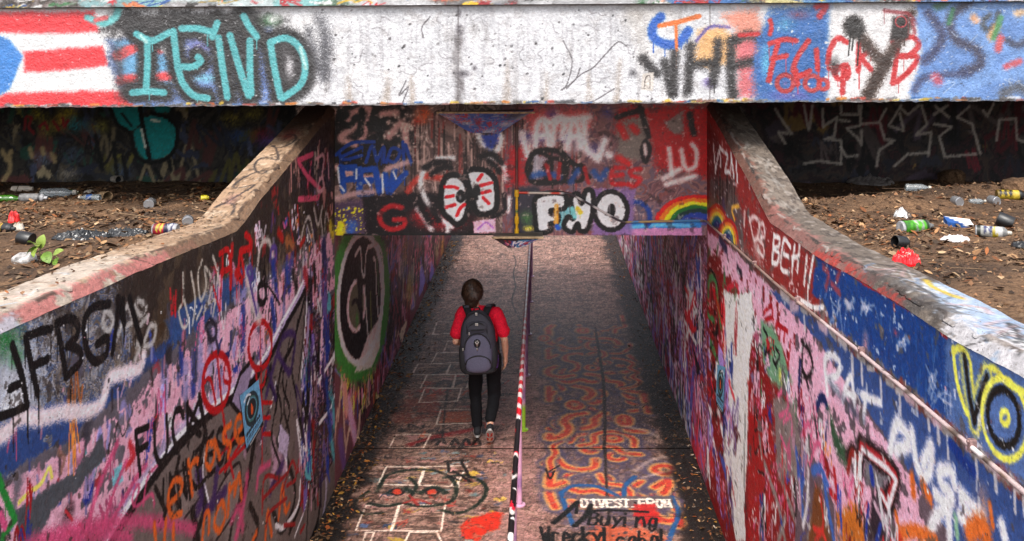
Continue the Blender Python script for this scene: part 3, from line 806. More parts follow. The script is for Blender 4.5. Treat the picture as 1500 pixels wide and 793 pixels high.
# ---------------------------------------------------------------- TUNNEL HEAD WALL
xh = np.linspace(XL - .38, XR + .29, 640); vh = np.linspace(ZC, 3.9, 215)
ch = Canvas(xh, vh, proj_y(YH), lambda u, v: (u, np.full_like(u, YH) + .004 * (fbm(u * 5, v * 5, 8, 3) - .5), v), 21)
ch.fill((112, 92, 86))
ch.patches((XL - .4, -.4, ZC, 3.95), [(96, 76, 72), (120, 98, 92), (140, 112, 104), (84, 66, 62), (150, 124, 116), (106, 84, 78)], 2.0, 41, .35)
ch.patches((-.4, XR + .4, ZC, 3.95), [(118, 80, 84), (132, 92, 92), (104, 76, 84), (140, 100, 96), (112, 90, 100), (128, 78, 76)], 2.2, 43, .5)
for k in range(120):   # long vertical runs
    x = 590 + ch.r.rand() * 260; y = 165 + ch.r.rand() * 70
    ch.stroke([(x, y), (x + ch.r.randn(), y + 15 + ch.r.rand() * 60)], 1.5 + ch.r.rand() * 1.5, [(46, 34, 32), (196, 164, 150), (150, 60, 52), (70, 52, 48)][ch.r.randint(4)], .4, .75, .3, False)
ch.poly([(380, 150), (600, 150), (610, 215), (560, 245), (490, 262), (380, 250)], (34, 26, 26), .05, .05)
ch.poly([(430, 158), (500, 158), (492, 186), (440, 182)], (176, 148, 136), .03, .03, .9, True, .25)
for P in ([(490, 170), (520, 182), (500, 200)], [(512, 168), (540, 160), (545, 190)], [(540, 175), (530, 205)], [(570, 200), (590, 180), (595, 215)], [(500, 205), (520, 212)], [(560, 168), (580, 165)]): ch.stroke(P, 9, (208, 158, 150), .4, .9)
for P in ([(498, 163), (492, 182)], [(508, 168), (500, 178), (512, 184), (522, 172)], [(530, 162), (528, 196)], [(548, 164), (544, 190), (560, 178), (556, 204)], [(540, 182), (566, 176)]): ch.stroke(P, 8, (20, 16, 18), .3)
for k in range(60): ch.haze((600 + ch.r.randn() * 22, 185 + ch.r.randn() * 18), .015 + .02 * ch.r.rand(), .015 + .03 * ch.r.rand(), (222, 190, 176), .9)
ch.haze((620, 168), .12, .12, (214, 84, 30), .95); ch.haze((612, 178), .1, .06, (206, 60, 30), .8); ch.haze((660, 175), .25, .1, (120, 60, 56), .7)
# blue scrawl and blue block letters
BLU = (12, 66, 146)
for P in ([(492, 225), (515, 208), (548, 206)], [(500, 228), (530, 214)], [(536, 236), (545, 212), (552, 234)], [(552, 234), (562, 214), (562, 236)], [(566, 236), (574, 216), (586, 220), (578, 236), (568, 232)], [(590, 206), (592, 238)], [(594, 210), (602, 236)], [(496, 222), (504, 232), (530, 226)]):
    ch.stroke([(x, y + 2) for x, y in P], 4.4, BLU, .2, 1, .15, True, 2)
for P in ([(494, 246), (522, 254)], [(500, 256), (530, 262), (560, 262)]): ch.stroke(P, 9, (206, 158, 150), .4)
FEW = [[(500, 245), (503, 280)], [(500, 247), (520, 245), (522, 254)], [(504, 264), (520, 262)], [(528, 248), (526, 284), (544, 284)], [(528, 250), (546, 248)], [(528, 266), (544, 264)], [(550, 248), (556, 282), (564, 256), (570, 282), (578, 250)], [(570, 282), (594, 254)]]
for P in FEW: ch.stroke(P, 8, (14, 78, 164), .18, 1, .12, False, 2)
for P in ([(495, 246), (497, 268)], [(522, 248), (522, 262)], [(535, 262), (542, 272)], [(560, 256), (561, 282)], [(576, 252), (580, 262)], [(498, 272), (504, 280)]): ch.stroke(P, 2.4, (230, 226, 228), .4, .9)
for P in ([(490, 292), (520, 284), (546, 282)], [(492, 306), (520, 300), (546, 302)], [(566, 248), (596, 238)]): ch.stroke(P, 7, (198, 156, 152), .5, .9)
# black band with red G
ch.poly([(528, 288), (600, 282), (692, 286), (700, 346), (532, 346)], (30, 20, 24), .03, .02)
ch.haze((650, 325), .4, .13, (150, 24, 34), 1); ch.haze((620, 318), .2, .12, (168, 30, 40), .9)
ch.stroke([(588, 304), (572, 302), (558, 312), (558, 326), (572, 336), (590, 332), (592, 322), (578, 322)], 6.5, (170, 30, 38), .35)
ch.poly([(484, 296), (530, 292), (534, 346), (484, 346)], (84, 66, 88), .04, .04)
ch.speck((-2.05, -1.75, 2.45, 2.72), 120, [(240, 200, 20), (240, 200, 20), (40, 90, 160), (220, 190, 60)], .006, .03)
for P in ([(497, 344), (500, 330), (503, 342)],): ch.stroke(P, 9, (236, 196, 20), .3, 1, .4)
ch.stroke([(513, 340), (516, 330)], 12, (56, 96, 170), .6)
ch.stroke([(598, 280), (610, 264), (626, 258), (650, 262)], 8, (192, 62, 48), .4, .9)
# two cartoon-free eyeballs with red veins
WHT = (238, 230, 226)
for P, w in (([(622, 246), (616, 270), (628, 300), (648, 322), (662, 332)], 6), ([(716, 230), (736, 240), (742, 262)], 7), ([(640, 232), (664, 232)], 6), ([(746, 290), (744, 310)], 5), ([(656, 330), (655, 345)], 5), ([(612, 306), (632, 336)], 6), ([(700, 195), (706, 210), (726, 222), (734, 205), (732, 198)], 7)):
    ch.stroke(P, w, WHT, .55, .9)
ch.poly([(703, 198), (730, 198), (722, 222), (712, 216)], (44, 66, 150), .02, .02)
for P, w in (([(622, 246), (640, 238), (658, 238)], 8), ([(632, 256), (646, 246), (660, 246)], 7), ([(704, 230), (720, 226), (734, 238)], 9), ([(716, 236), (726, 244), (732, 252)], 7), ([(618, 306), (630, 326)], 10), ([(634, 306), (642, 322)], 10), ([(738, 286), (740, 306)], 6), ([(722, 318), (736, 312)], 7)):
    ch.stroke(P, w, (26, 20, 22), .4, .95)
E1 = [(652, 262), (668, 257), (682, 268), (686, 292), (682, 318), (670, 329), (660, 322), (650, 312), (646, 288)]
E2 = [(683, 252), (700, 248), (718, 254), (727, 272), (726, 306), (706, 314), (697, 308), (692, 290), (686, 270)]
for E in (E2, E1):
    ch.poly(E, (240, 236, 230), .008, .004, 1, True, 0, 18, True); ch.stroke(E, 7.5, (18, 14, 16), .2, 1, .1, True, 0, True, True)
for P in ([(652, 274), (664, 274), (670, 276)], [(654, 289), (664, 287)], [(654, 304), (660, 302), (666, 300)], [(669, 316), (674, 306), (680, 300)], [(700, 264), (706, 256)], [(704, 272), (712, 270), (720, 268)], [(706, 283), (718, 280)], [(708, 290), (716, 298)]):
    ch.stroke(P, 4.6, (226, 22, 38), .2)
ch.poly(ell(675, 288, 7.5, 10, 0, 340), K_, .006, .003); ch.poly(ell(698, 282, 6, 12, 0, 340), K_, .006, .003)
ch.stroke([(702, 288), (703, 291)], 3, WHT, .5); ch.stroke([(674, 289), (674, 291)], 3, (120, 116, 118), .5)
ch.poly([(693, 324), (726, 320), (726, 340), (694, 342)], (240, 168, 184), .008, .008); ch.stroke([(700, 336), (712, 326), (722, 334)], 2.5, (170, 110, 180), .4)
# red and violet ground to the right of centre
ch.poly([(742, 220), (770, 215), (772, 270), (744, 276)], (176, 30, 38), .05, .05)
ch.poly([(760, 158), (860, 158), (870, 190), (780, 200)], (186, 84, 84), .06, .05); ch.haze((800, 172), .3, .08, (206, 90, 90), .7)
for k in range(7): ch.haze((770 + k * 20, 195 + ch.r.randn() * 14), .10, .10, (72, 72, 140), .75)
ch.haze((845, 215), .15, .14, (150, 130, 136), .9)
LAD = [[(764, 196), (774, 230)], [(784, 214), (788, 182), (798, 178), (804, 212)], [(786, 200), (802, 198)], [(808, 214), (814, 176), (826, 176), (824, 202)], [(830, 218), (838, 180), (846, 184), (850, 214)], [(834, 200), (848, 200)], [(856, 176), (858, 216), (876, 232)], [(876, 232), (886, 206)], [(890, 226), (893, 228)], [(800, 180), (830, 176), (862, 172)]]
for P in LAD: ch.stroke(P, 9, (232, 214, 212), .55, .9)
for cx, cy, rx, ry in ((790, 246, 18, 22), (812, 250, 14, 18), (832, 252, 10, 14), (848, 254, 8, 12)): ch.stroke(ell(cx, cy, rx, ry, 20, 380, 18, 15), 5.5, (36, 26, 24), .35, .95)
ch.poly([(780, 226), (800, 232), (790, 262), (776, 262)], (176, 172, 180), .02, .02, .8)
for P, w in (([(776, 250), (780, 226), (800, 220), (822, 224), (830, 236), (826, 262), (802, 268), (780, 266), (774, 252)], 7), ([(832, 232), (852, 250), (864, 260)], 5), ([(800, 268), (836, 266)], 5)): ch.stroke(P, w, (34, 24, 22), .3)
for P in ([(870, 252), (880, 262), (888, 250)], [(780, 258), (800, 254), (820, 260)], [(836, 266), (846, 250)]): ch.stroke(P, 8, (34, 80, 146), .5, .85)
for P in ([(820, 240), (818, 262)], [(856, 246), (862, 268)], [(800, 242), (806, 262)]): ch.stroke(P, 5, (170, 30, 34), .4, .9)
ch.poly([(905, 160), (1040, 158), (1040, 262), (1000, 246), (965, 250), (950, 210), (900, 196)], (178, 18, 22), .04, .04, 1, True, .16, 6)
ch.poly([(902, 178), (946, 170), (955, 215), (938, 235), (905, 232)], (124, 112, 104), .03, .04)
ch.poly([(972, 180), (1000, 164), (1002, 200), (986, 196)], (128, 112, 106), .02, .03)
for P in ([(908, 185), (916, 200)], [(926, 186), (932, 192)], [(906, 232), (920, 240)]): ch.stroke(P, 9, (196, 30, 30), .5)
for P, w in (([(904, 172), (922, 166), (940, 162)], 7), ([(938, 158), (950, 200)], 7), ([(944, 208), (940, 222), (946, 238), (952, 218), (946, 206)], 5), ([(1010, 168), (1016, 196)], 8)): ch.stroke(P, w, (34, 22, 22), .35, .95)
ch.stroke([(944, 212), (946, 226)], 4, (222, 190, 186), .5)
for P in ([(914, 246), (898, 248), (897, 268), (914, 270)], [(898, 258), (912, 256)], [(938, 248), (924, 250), (926, 258), (938, 262), (930, 272), (920, 270)]): ch.stroke(P, 6, (184, 26, 34), .4)
for P in ([(972, 262), (996, 248)], [(980, 218), (984, 256)], [(998, 220), (1004, 246), (1018, 244), (1020, 222), (1014, 212)], [(976, 270), (998, 264), (1018, 258)]): ch.stroke(P, 6.5, (226, 200, 196), .5, .9)
ch.patches((XR - .9, XR + .3, 2.5, 2.78), [(108, 84, 98), (120, 92, 100), (100, 88, 104), (130, 100, 104)], 3, 71)
# rainbow
for r, c in ((62, (206, 26, 26)), (55, (238, 110, 20)), (48, (246, 206, 20)), (41, (34, 112, 50)), (34, (20, 60, 60)), (26, (40, 66, 150)), (16, (90, 84, 140))):
    ch.poly(np.vstack([ell(1020, 330, r, r * .72, 180, 360, 24)]), c, .008, .008)
ch.poly([(912, 324), (1028, 324), (1026, 338), (912, 340)], (46, 120, 184), .008, .006); ch.poly([(912, 335), (1028, 334), (1028, 346), (912, 346)], (178, 120, 160), .006, .006)
ch.stroke([(918, 334), (960, 330), (1010, 331)], 4, (90, 170, 214), .5)
ch.stroke(ell(930, 318, 22, 22, 180, 390, 14), 6, (26, 66, 140), .4)
# FHO in white bubbles
ch.poly([(750, 276), (790, 272), (800, 346), (752, 346)], (60, 56, 66), .02, .02); ch.haze((772, 320), .1, .12, (70, 110, 60), .9); ch.haze((775, 335), .08, .04, (220, 190, 60), .9)
ch.poly([(820, 290), (860, 300), (850, 330), (815, 335)], (110, 170, 176), .02, .02); ch.poly([(868, 276), (930, 278), (925, 345), (868, 345)], (128, 100, 150), .02, .02, .9)
FF = [(784, 292), (800, 284), (824, 284), (830, 294), (826, 306), (808, 308), (808, 314), (818, 316), (816, 326), (806, 328), (806, 338), (788, 340), (784, 318)]
HH = [(836, 292), (846, 284), (852, 298), (858, 280), (868, 282), (868, 310), (860, 336), (850, 338), (846, 328), (838, 340), (826, 332), (832, 318), (840, 320)]
OO = [tuple(p) for p in ell(895, 309, 24, 28, 0, 340, 14)]
for E in (FF, HH, OO):
    ch.poly(E, (240, 232, 230), .006, .004, 1, True, 0, 18, True); ch.stroke(E, 6.5, (20, 16, 18), .2, 1, .1, True, 0, True, True)
ch.poly(ell(896, 308, 6, 10, 0, 340), K_, .006, .004); ch.stroke([(888, 314), (894, 312)], 4, K_, .3)
for P, c in (([(815, 302), (815, 326)], (222, 150, 40)), ([(846, 306), (850, 312)], (230, 180, 40)), ([(816, 332), (818, 334)], (24, 80, 170)), ([(838, 306), (842, 318)], (110, 180, 180))): ch.stroke(P, 6, c, .3, 1, .2, True, 1)
for k in range(30):
    x = 785 + ch.r.rand() * 125; ch.stroke([(x, 290 + ch.r.rand() * 40), (x + ch.r.randn() * 4, 296 + ch.r.rand() * 40)], .8, (196, 186, 186), .4, .5)
ch.stroke([(505, 345), (640, 344), (720, 345)], 4, (12, 10, 12), .3)
ch.wear((40, 30, 30), .69, 9, 5, .10, .45); ch.wear((196, 170, 160), .69, 26, 6, .06, .5)
ch.kc = 1.1
ch.c = np.clip((ch.c - .5) * 1.12 + .5, 0, 1) * 1.16
keep(ch.bake('painted_face', M['head']), head_wall)
tag(head_wall, 'graffiti covered wall over the tunnel mouth with red veined eyes and a rainbow', 'wall')
# ---------------------------------------------------------------- LEFT RETAINING WALL
zrows = steps(-.02, .010, 1.1, .0075, 2.2, .0055, 3.7)
cl = wall_canvas(XL, LT, -40, 492, 400, 31, zrows)
cl.fill((98, 84, 74))
cl.patches((1, YH + .1, 0, 4), [(96, 82, 70), (110, 96, 84), (84, 70, 60), (70, 58, 50), (120, 104, 92)], 2.2, 51, .8)
# near end: mottled blue, grey and white coats
cl.patches((1, 4.7, 2.4, 3.4), [(92, 104, 128), (116, 110, 108), (78, 96, 134), (140, 130, 126), (96, 84, 74), (150, 146, 150), (70, 84, 116), (110, 96, 84)], 5.5, 52, 1)
cl.wear((176, 170, 168), .60, 16, 4, .06, .5); cl.wear((62, 52, 46), .62, 11, 5, .06, .6)
cl.poly([(160, 405), (300, 352), (345, 340), (440, 200), (480, 180), (496, 180), (496, 350), (430, 380), (330, 400), (290, 450), (215, 500), (190, 470)], (62, 50, 42), .06, .05, .92)
cl.wear((108, 88, 66), .60, 6, 6, .1, .5)
cl.poly([(-60, 500), (60, 480), (70, 600), (-60, 700)], (186, 190, 202), .10, .06, .75, True, .35); cl.haze((10, 500), .16, .10, (30, 120, 50), .95); cl.haze((25, 525), .08, .05, (40, 130, 56), .9)
cl.haze((20, 590), .16, .16, (226, 226, 232), 1); cl.haze((0, 640), .2, .1, (220, 222, 232), .9)
cl.poly([(-60, 640), (40, 600), (150, 580), (240, 500), (310, 440), (372, 395), (372, 432), (300, 500), (210, 580), (120, 640), (40, 690), (-60, 730)], (48, 80, 142), .02, .03, .96, True, .22, 10)
cl.poly([(240, 470), (300, 430), (360, 388), (372, 400), (330, 450), (262, 520)], (54, 86, 140), .01, .012)
cl.haze((235, 480), .18, .14, (80, 58, 34), .9); cl.haze((215, 560), .22, .12, (92, 72, 50), .8)
# pink coat
cl.poly([(-60, 745), (20, 690), (100, 645), (262, 505), (395, 400), (492, 330), (492, 440), (352, 600), (180, 750), (60, 850), (-60, 890)], (104, 96, 104), .01, .03)
for k in range(80):
    x = 20 + cl.r.rand() * 450; y = 790 - x * .86 + cl.r.randn() * 26
    cl.stroke([(x, y), (x + cl.r.randn() * 5, y + 14 + cl.r.rand() * 34)], 9 + 10 * cl.r.rand(), [(52, 84, 160), (150, 140, 196), (70, 66, 76), (40, 60, 130), (186, 50, 64), (120, 110, 120), (90, 170, 180), (60, 54, 58)][k % 8], .3, .95, .5)
PK = (226, 160, 180)
cl.poly([(-60, 760), (20, 705), (70, 680), (100, 660), (170, 610), (262, 520), (300, 490), (340, 455), (395, 412), (440, 372), (485, 340), (492, 420), (440, 470), (352, 590), (240, 680), (180, 740), (60, 840), (-60, 880)], PK, .008, .025, 1, True, .36, 9)
for k in range(26):
    x = 150 + cl.r.rand() * 250; y = 640 - (x - 150) * .85 + cl.r.randn() * 12
    cl.stroke([(x, y), (x + cl.r.randn(), y + 12 + cl.r.rand() * 34)], 2.4 + cl.r.rand() * 2, (228, 168, 184), .3, .9, .2, False)
for k in range(14):
    x = 240 + cl.r.rand() * 180; y = 560 - (x - 240) * .85 + cl.r.randn() * 20
    cl.stroke([(x, y), (x + cl.r.randn() * 2, y + 25 + cl.r.rand() * 30)], 9 + cl.r.rand() * 6, [(40, 70, 170), (150, 140, 190), (30, 60, 150), (60, 70, 100), (180, 160, 200)][cl.r.randint(5)], .5, .9, .3, False)
cl.clutter((3.6, 8.2, 1.9, 3.0), 70, [(232, 176, 194), (150, 140, 196), (60, 80, 160), (206, 120, 150), (120, 110, 120), (236, 214, 220), (90, 84, 96)], (.05, .22), (.06, .25), (.008, .03), .55)
for k in range(90):
    x = 40 + cl.r.rand() * 420; y = 745 - x * .86 + cl.r.randn() * 45
    cl.stroke([(x, y), (x + cl.r.randn(), y + 8 + cl.r.rand() * 26)], 2 + 3 * cl.r.rand(), [(236, 186, 200), (70, 84, 150), (60, 54, 58), (196, 120, 140), (150, 146, 190)][k % 5], .4, .8, .4, False)
# grey roller patch, yellow, navy and red touches near the bottom left
cl.poly([(24, 752), (60, 720), (112, 690), (150, 640), (156, 668), (120, 712), (75, 748), (50, 800), (24, 793)], (84, 88, 94), .008, .02, 1, True, .10, 16)
for P in ([(28, 736), (42, 722), (54, 714), (62, 706)], [(62, 706), (72, 686), (76, 700)]): cl.stroke(P, 5, (238, 214, 84), .3, 1, .3)
cl.stroke([(90, 690), (94, 672), (86, 662)], 6, (160, 110, 90), .5, .8); cl.stroke([(116, 662), (120, 652)], 10, (226, 150, 174), .3)
cl.stroke([(128, 728), (132, 716)], 13, (30, 52, 160), .4); cl.haze((100, 752), .08, .06, (30, 20, 24), .95); cl.stroke([(96, 748), (106, 762)], 3.5, (206, 50, 60), .4)
cl.poly([(165, 690), (178, 680), (180, 705), (166, 718)], (110, 184, 196), .01, .01)
cl.stroke([(186, 682), (196, 668), (190, 650)], 8, (212, 36, 48), .4, .9, .3, True, 3); cl.stroke([(224, 622), (230, 612)], 8, (206, 40, 50), .5)
cl.clutter((3.2, 8.6, .8, 3.0), 150, [(20, 18, 20), (236, 230, 232), (190, 26, 36), (40, 66, 160), (206, 84, 130), (90, 70, 150), (230, 120, 40), (70, 64, 66), (150, 130, 176)], (.04, .20), (.06, .22), (.006, .016), .95)
cl.clutter((4.2, 8.4, .9, 2.3), 46, [(24, 20, 22), (226, 222, 226), (150, 130, 176), (206, 90, 130), (70, 46, 104), (190, 30, 36), (90, 80, 78)], (.06, .3), (.10, .35), (.008, .022), .95)
cl.clutter((6.4, 9.2, 2.2, 3.4), 34, [(150, 40, 34), (206, 180, 160), (30, 24, 22), (110, 90, 74), (180, 120, 110), (96, 70, 120)], (.06, .25), (.12, .4), (.008, .022), .95)
# taupe arrow-shaped piece: lavender rim, white line, black edge
ARW = [(456, 405), (440, 440), (420, 475), (398, 520), (370, 560), (330, 590), (290, 622), (262, 650), (225, 700), (196, 742), (160, 800), (150, 860), (500, 900), (500, 700), (482, 640), (470, 590), (458, 560), (452, 470)]
cl.stroke(ARW[:12], 30, (186, 168, 206), .3, .95); cl.poly(ARW, (118, 104, 98), .01, .01)
for k in range(26):
    x = 210 + cl.r.rand() * 240; y = 800 - cl.r.rand() * 230
    if y < 1010 - x * 1.33: continue
    cl.stroke([(x, y), (x + cl.r.randn() * 6, y + 20 + cl.r.rand() * 40)], 10 + 10 * cl.r.rand(), [(132, 118, 110), (104, 92, 88), (150, 136, 130), (120, 96, 110)][k % 4], .8, .6, .3)
cl.stroke(ARW[:11], 9, (16, 14, 16), .15, 1, .08, False); cl.stroke([(x - 6, y - 5) for x, y in ARW[:11]], 5, (240, 238, 240), .2, 1, .08, False)
cl.stroke([(456, 400), (452, 440), (448, 520), (444, 560), (452, 590), (458, 560)], 15, (166, 146, 184), .2); cl.stroke([(452, 410), (446, 500), (441, 560), (448, 590)], 3, (236, 234, 238), .2); cl.stroke([(449, 420), (443, 500), (437, 556)], 3, K_, .2)
cl.stroke([(444, 590), (460, 640), (470, 700), (466, 760), (452, 800)], 6, K_, .2); cl.stroke([(450, 596), (468, 650), (478, 710), (472, 760), (458, 800)], 5, (184, 170, 196), .3)
for P, w in (([(378, 590), (360, 630), (340, 650)], 9), ([(372, 650), (364, 700), (352, 740)], 12), ([(420, 560), (416, 600), (424, 640), (412, 672)], 4), ([(404, 560), (412, 600), (408, 640)], 4), ([(406, 646), (420, 672), (432, 716), (428, 748), (412, 778), (400, 748)], 7), ([(286, 700), (282, 742), (290, 793)], 12), ([(366, 740), (378, 770), (372, 793)], 8)):
    cl.stroke(P, w, K_, .2)
for P in ([(408, 642), (418, 668), (420, 690)], [(440, 706), (436, 742), (416, 772), (404, 770)]): cl.stroke(P, 5, (232, 228, 230), .25)
for P, w in (([(398, 700), (408, 670), (418, 690)], 12), ([(400, 650), (404, 690)], 12), ([(360, 660), (370, 630)], 10)): cl.stroke(P, w, (196, 150, 176), .5, .8)
# inner edges of the piece
for P, w in (([(448, 430), (430, 500), (412, 540), (404, 600)], 6), ([(396, 540), (380, 580), (366, 640)], 9), ([(300, 640), (290, 690), (300, 740), (284, 793)], 10), ([(262, 672), (252, 720), (236, 770)], 8), ([(340, 640), (330, 690), (344, 730), (336, 793)], 7), ([(436, 600), (446, 660), (442, 730), (424, 780)], 6)): cl.stroke(P, w, K_, .15)
for P in ([(444, 600), (454, 660), (450, 730), (432, 786)], [(306, 640), (297, 690), (307, 740)], [(404, 560), (396, 600), (382, 650)]): cl.stroke(P, 3, (226, 222, 226), .25)
for P in ([(372, 524), (352, 548), (338, 590), (356, 612), (366, 560)],): cl.poly(P, (150, 132, 162), .006, .004); cl.stroke(P, 5, K_, .15, 1, .05, False, 0, True, True)
for P in ([(394, 560), (404, 590), (398, 640), (410, 680)], [(424, 500), (414, 560), (424, 600), (416, 640)], [(436, 470), (428, 540), (434, 580)]): cl.stroke(P, 4, K_, .2)
for P in ([(300, 760), (330, 700), (352, 680), (348, 740), (316, 793)], [(252, 700), (286, 680), (296, 720), (270, 760)]): cl.poly(P, (134, 118, 112), .02, .02); cl.stroke(P, 3.2, (40, 34, 36), .3, .9)
cl.poly([(410, 620), (424, 640), (420, 672), (408, 660)], (186, 170, 200), .01, .01)
PU = (70, 42, 104)
for P, w in (([(390, 580), (408, 510), (418, 490), (432, 492), (430, 520), (424, 546), (408, 520)], 7), ([(404, 585), (392, 540)], 7), ([(290, 690), (296, 730), (290, 745)], 14), ([(318, 690), (312, 740)], 12), ([(300, 750), (330, 720)], 12), ([(396, 720), (404, 700), (414, 680)], 9), ([(444, 610), (446, 680)], 8), ([(384, 640), (392, 610)], 8)):
    cl.stroke(P, w, PU, .4, .9)
# hot pink overspray lines
HP = (222, 74, 122)
for P, w in (([(40, 800), (110, 776), (180, 764), (240, 766), (285, 776)], 13), ([(128, 770), (146, 710), (172, 650)], 8), ([(150, 770), (170, 712), (185, 676)], 6), ([(160, 770), (200, 700), (214, 682)], 7), ([(196, 742), (204, 716), (200, 712), (194, 730), (200, 742), (222, 724), (226, 740)], 4), ([(70, 800), (150, 782), (190, 790)], 16), ([(232, 680), (216, 700), (210, 740)], 4), ([(362, 700), (356, 740), (345, 793)], 12), ([(340, 762), (350, 745), (356, 775)], 9), ([(395, 680), (380, 690), (376, 715)], 7)):
    cl.stroke(P, w, HP, .5, .88)
# green corner mark
cl.stroke([(-6, 690), (8, 728), (22, 762), (6, 782), (2, 800)], 8.5, (30, 142, 54), .25, 1, .12, False, 4); cl.stroke([(0, 755), (8, 772)], 8, (222, 80, 130), .3)
# pale ribbon
cl.stroke([(-40, 650), (10, 634), (28, 612), (62, 612), (92, 604), (130, 602), (150, 588), (160, 556), (180, 547), (204, 540), (210, 522)], 15, (232, 206, 208), .35, 1, .12)
# ghost letters behind
for P in ([(150, 470), (156, 455), (166, 470), (158, 486), (150, 472)], [(174, 490), (186, 448), (194, 470), (186, 478)], [(198, 448), (204, 440), (214, 450), (206, 462), (198, 450)], [(206, 476), (216, 464)], [(212, 500), (220, 478), (228, 480), (224, 502), (212, 508)], [(198, 526), (206, 508), (200, 504)]):
    cl.stroke(P, 6, (196, 190, 184), .5, .85)
# black capitals
BK = (18, 16, 17)
JE = [[(18, 506), (32, 550), (40, 594)], [(40, 594), (20, 604), (-12, 614)], [(14, 570), (34, 560)], [(38, 496), (46, 536), (55, 576)], [(38, 494), (56, 486), (75, 482)], [(50, 536), (70, 526)],
      [(83, 474), (90, 510), (97, 552)], [(83, 474), (104, 467), (114, 478), (112, 494), (98, 508)], [(100, 506), (116, 514), (118, 530), (97, 552)], [(160, 446), (138, 450), (124, 468), (124, 496), (130, 520), (142, 530), (156, 518), (157, 496), (142, 504)],
      [(174, 438), (170, 480), (165, 516)], [(172, 438), (182, 474)], [(182, 474), (180, 440)], [(190, 438), (198, 470), (207, 500)]]
for k, P in enumerate(JE): cl.stroke(P, 8.6, BK, .16, 1, .14, len(P) > 3, 5)
# black two-line scrawl
cl.text('FUCK', [(205, 694), (300, 632), (300, 580), (200, 634)], 6.5, BK, drip=1, soft=.15, jit=.03)
cl.stroke([(246, 672), (262, 658), (284, 634)], 5, BK, .2); cl.stroke([(292, 580), (302, 640)], 8, BK, .2); cl.stroke([(276, 600), (290, 622)], 7, BK, .2)
cl.text('YANKEES', [(238, 772), (332, 668), (332, 620), (228, 714)], 5.5, BK, drip=1, soft=.15, jit=.03)
# red rings with stems
R2 = (206, 16, 26)
cl.stroke(ell(317, 560, 20, 42, 0, 360, 22, 4), 7.5, R2, .18, 1, .08, False); cl.stroke([(318, 520), (322, 560), (326, 600), (334, 660), (342, 700)], 4.5, R2, .2); cl.stroke([(298, 562), (308, 556), (316, 590)], 4.5, R2, .2); cl.stroke([(330, 528), (328, 556), (336, 562)], 4, R2, .2)
cl.stroke(ell(381, 506, 17, 35, 0, 360, 20, 3), 6, R2, .18, 1, .08, False); cl.stroke([(381, 474), (382, 540), (384, 620), (384, 680)], 3.6, R2, .2); cl.stroke([(374, 542), (378, 564), (386, 564), (390, 545)], 4.5, R2, .2)
for P in ([(384, 590), (398, 590)], [(386, 612), (396, 612)], [(386, 636), (396, 636)], [(322, 692), (360, 652)], [(322, 668), (344, 640)], [(360, 640), (346, 660), (330, 690)]): cl.stroke(P, 4, R2, .2)
cl.stroke([(302, 478), (308, 470), (316, 478), (316, 494), (308, 498), (304, 486)], 6, (50, 46, 60), .4); cl.stroke([(316, 494), (320, 516)], 5, (58, 50, 76), .4)
# orange script
OR = (238, 98, 20)
OL = [[(246, 740), (264, 722), (266, 706), (256, 704), (247, 724), (250, 754), (266, 752)], [(276, 676), (282, 724)], [(277, 690), (284, 676), (290, 674)], [(312, 650), (304, 652), (302, 676), (308, 686), (314, 668), (314, 646), (322, 672)], [(338, 622), (328, 632), (328, 646), (338, 652), (334, 668)], [(344, 638), (354, 626), (356, 612), (348, 612), (344, 630), (350, 646), (360, 642)],
      [(296, 793), (300, 756), (306, 752), (306, 780)], [(318, 746), (314, 768), (322, 778), (330, 756), (326, 736), (318, 746)], [(334, 754), (336, 712)], [(336, 722), (344, 708), (344, 724), (350, 696), (354, 730)], [(240, 800), (243, 762)], [(228, 790), (226, 768)], [(254, 793), (254, 770)],
      [(408, 760), (414, 712), (418, 748), (424, 740)], [(388, 800), (392, 750), (398, 784)], [(370, 793), (376, 780)]]
for P in OL: cl.stroke(P, 6.5, OR, .3, .97, .12, True, 1)
# red block scrawl at the lower right
for P in ([(384, 752), (388, 700), (412, 702)], [(386, 730), (420, 694)], [(414, 720), (428, 676), (434, 700), (420, 712)], [(440, 664), (436, 690), (452, 672)], [(440, 740), (452, 720)], [(390, 772), (396, 750), (420, 730)], [(416, 770), (432, 768)], [(440, 780), (446, 770)], [(452, 740), (456, 690), (458, 720)], [(464, 700), (466, 740)], [(460, 720), (472, 700)]):
    cl.stroke(P, 4, (182, 22, 30), .2, .95)
# cream loops, red drips, skull-like ovals higher up
CR = (206, 194, 178)
for P in ([(268, 400), (268, 440), (262, 456), (268, 480), (276, 470), (270, 440)], [(280, 400), (286, 440), (282, 476)], [(296, 382), (290, 404), (294, 440), (302, 420), (300, 392), (310, 410), (306, 440), (298, 460)], [(312, 376), (318, 396), (322, 420)], [(300, 450), (314, 440), (312, 462)], [(288, 468), (296, 450)]):
    cl.stroke(P, 3.6, CR, .4, .9)
cl.haze((304, 420), .16, .16, (170, 156, 140), .6)
for P, w in (([(322, 372), (334, 366), (336, 392), (324, 398)], 6), ([(338, 400), (338, 420), (340, 360)], 7), ([(348, 408), (352, 370), (358, 404)], 6), ([(360, 344), (366, 350), (368, 362), (352, 368)], 7), ([(326, 378), (322, 452)], 3.5), ([(312, 418), (322, 456)], 3), ([(346, 400), (354, 410)], 9)):
    cl.stroke(P, w, (214, 18, 22), .2, 1, .15, True, 5)
for P, w in (([(362, 400), (366, 428), (372, 452), (380, 468)], 13), ([(376, 400), (382, 360), (394, 354), (400, 380)], 6), ([(440, 370), (443, 340), (452, 318), (458, 340), (460, 368)], 4), ([(450, 330), (456, 352)], 3), ([(470, 320), (474, 350), (478, 310), (484, 340)], 3.6), ([(460, 306), (466, 330), (472, 304)], 4)):
    cl.stroke(P, w, (208, 192, 182), .5, .85)
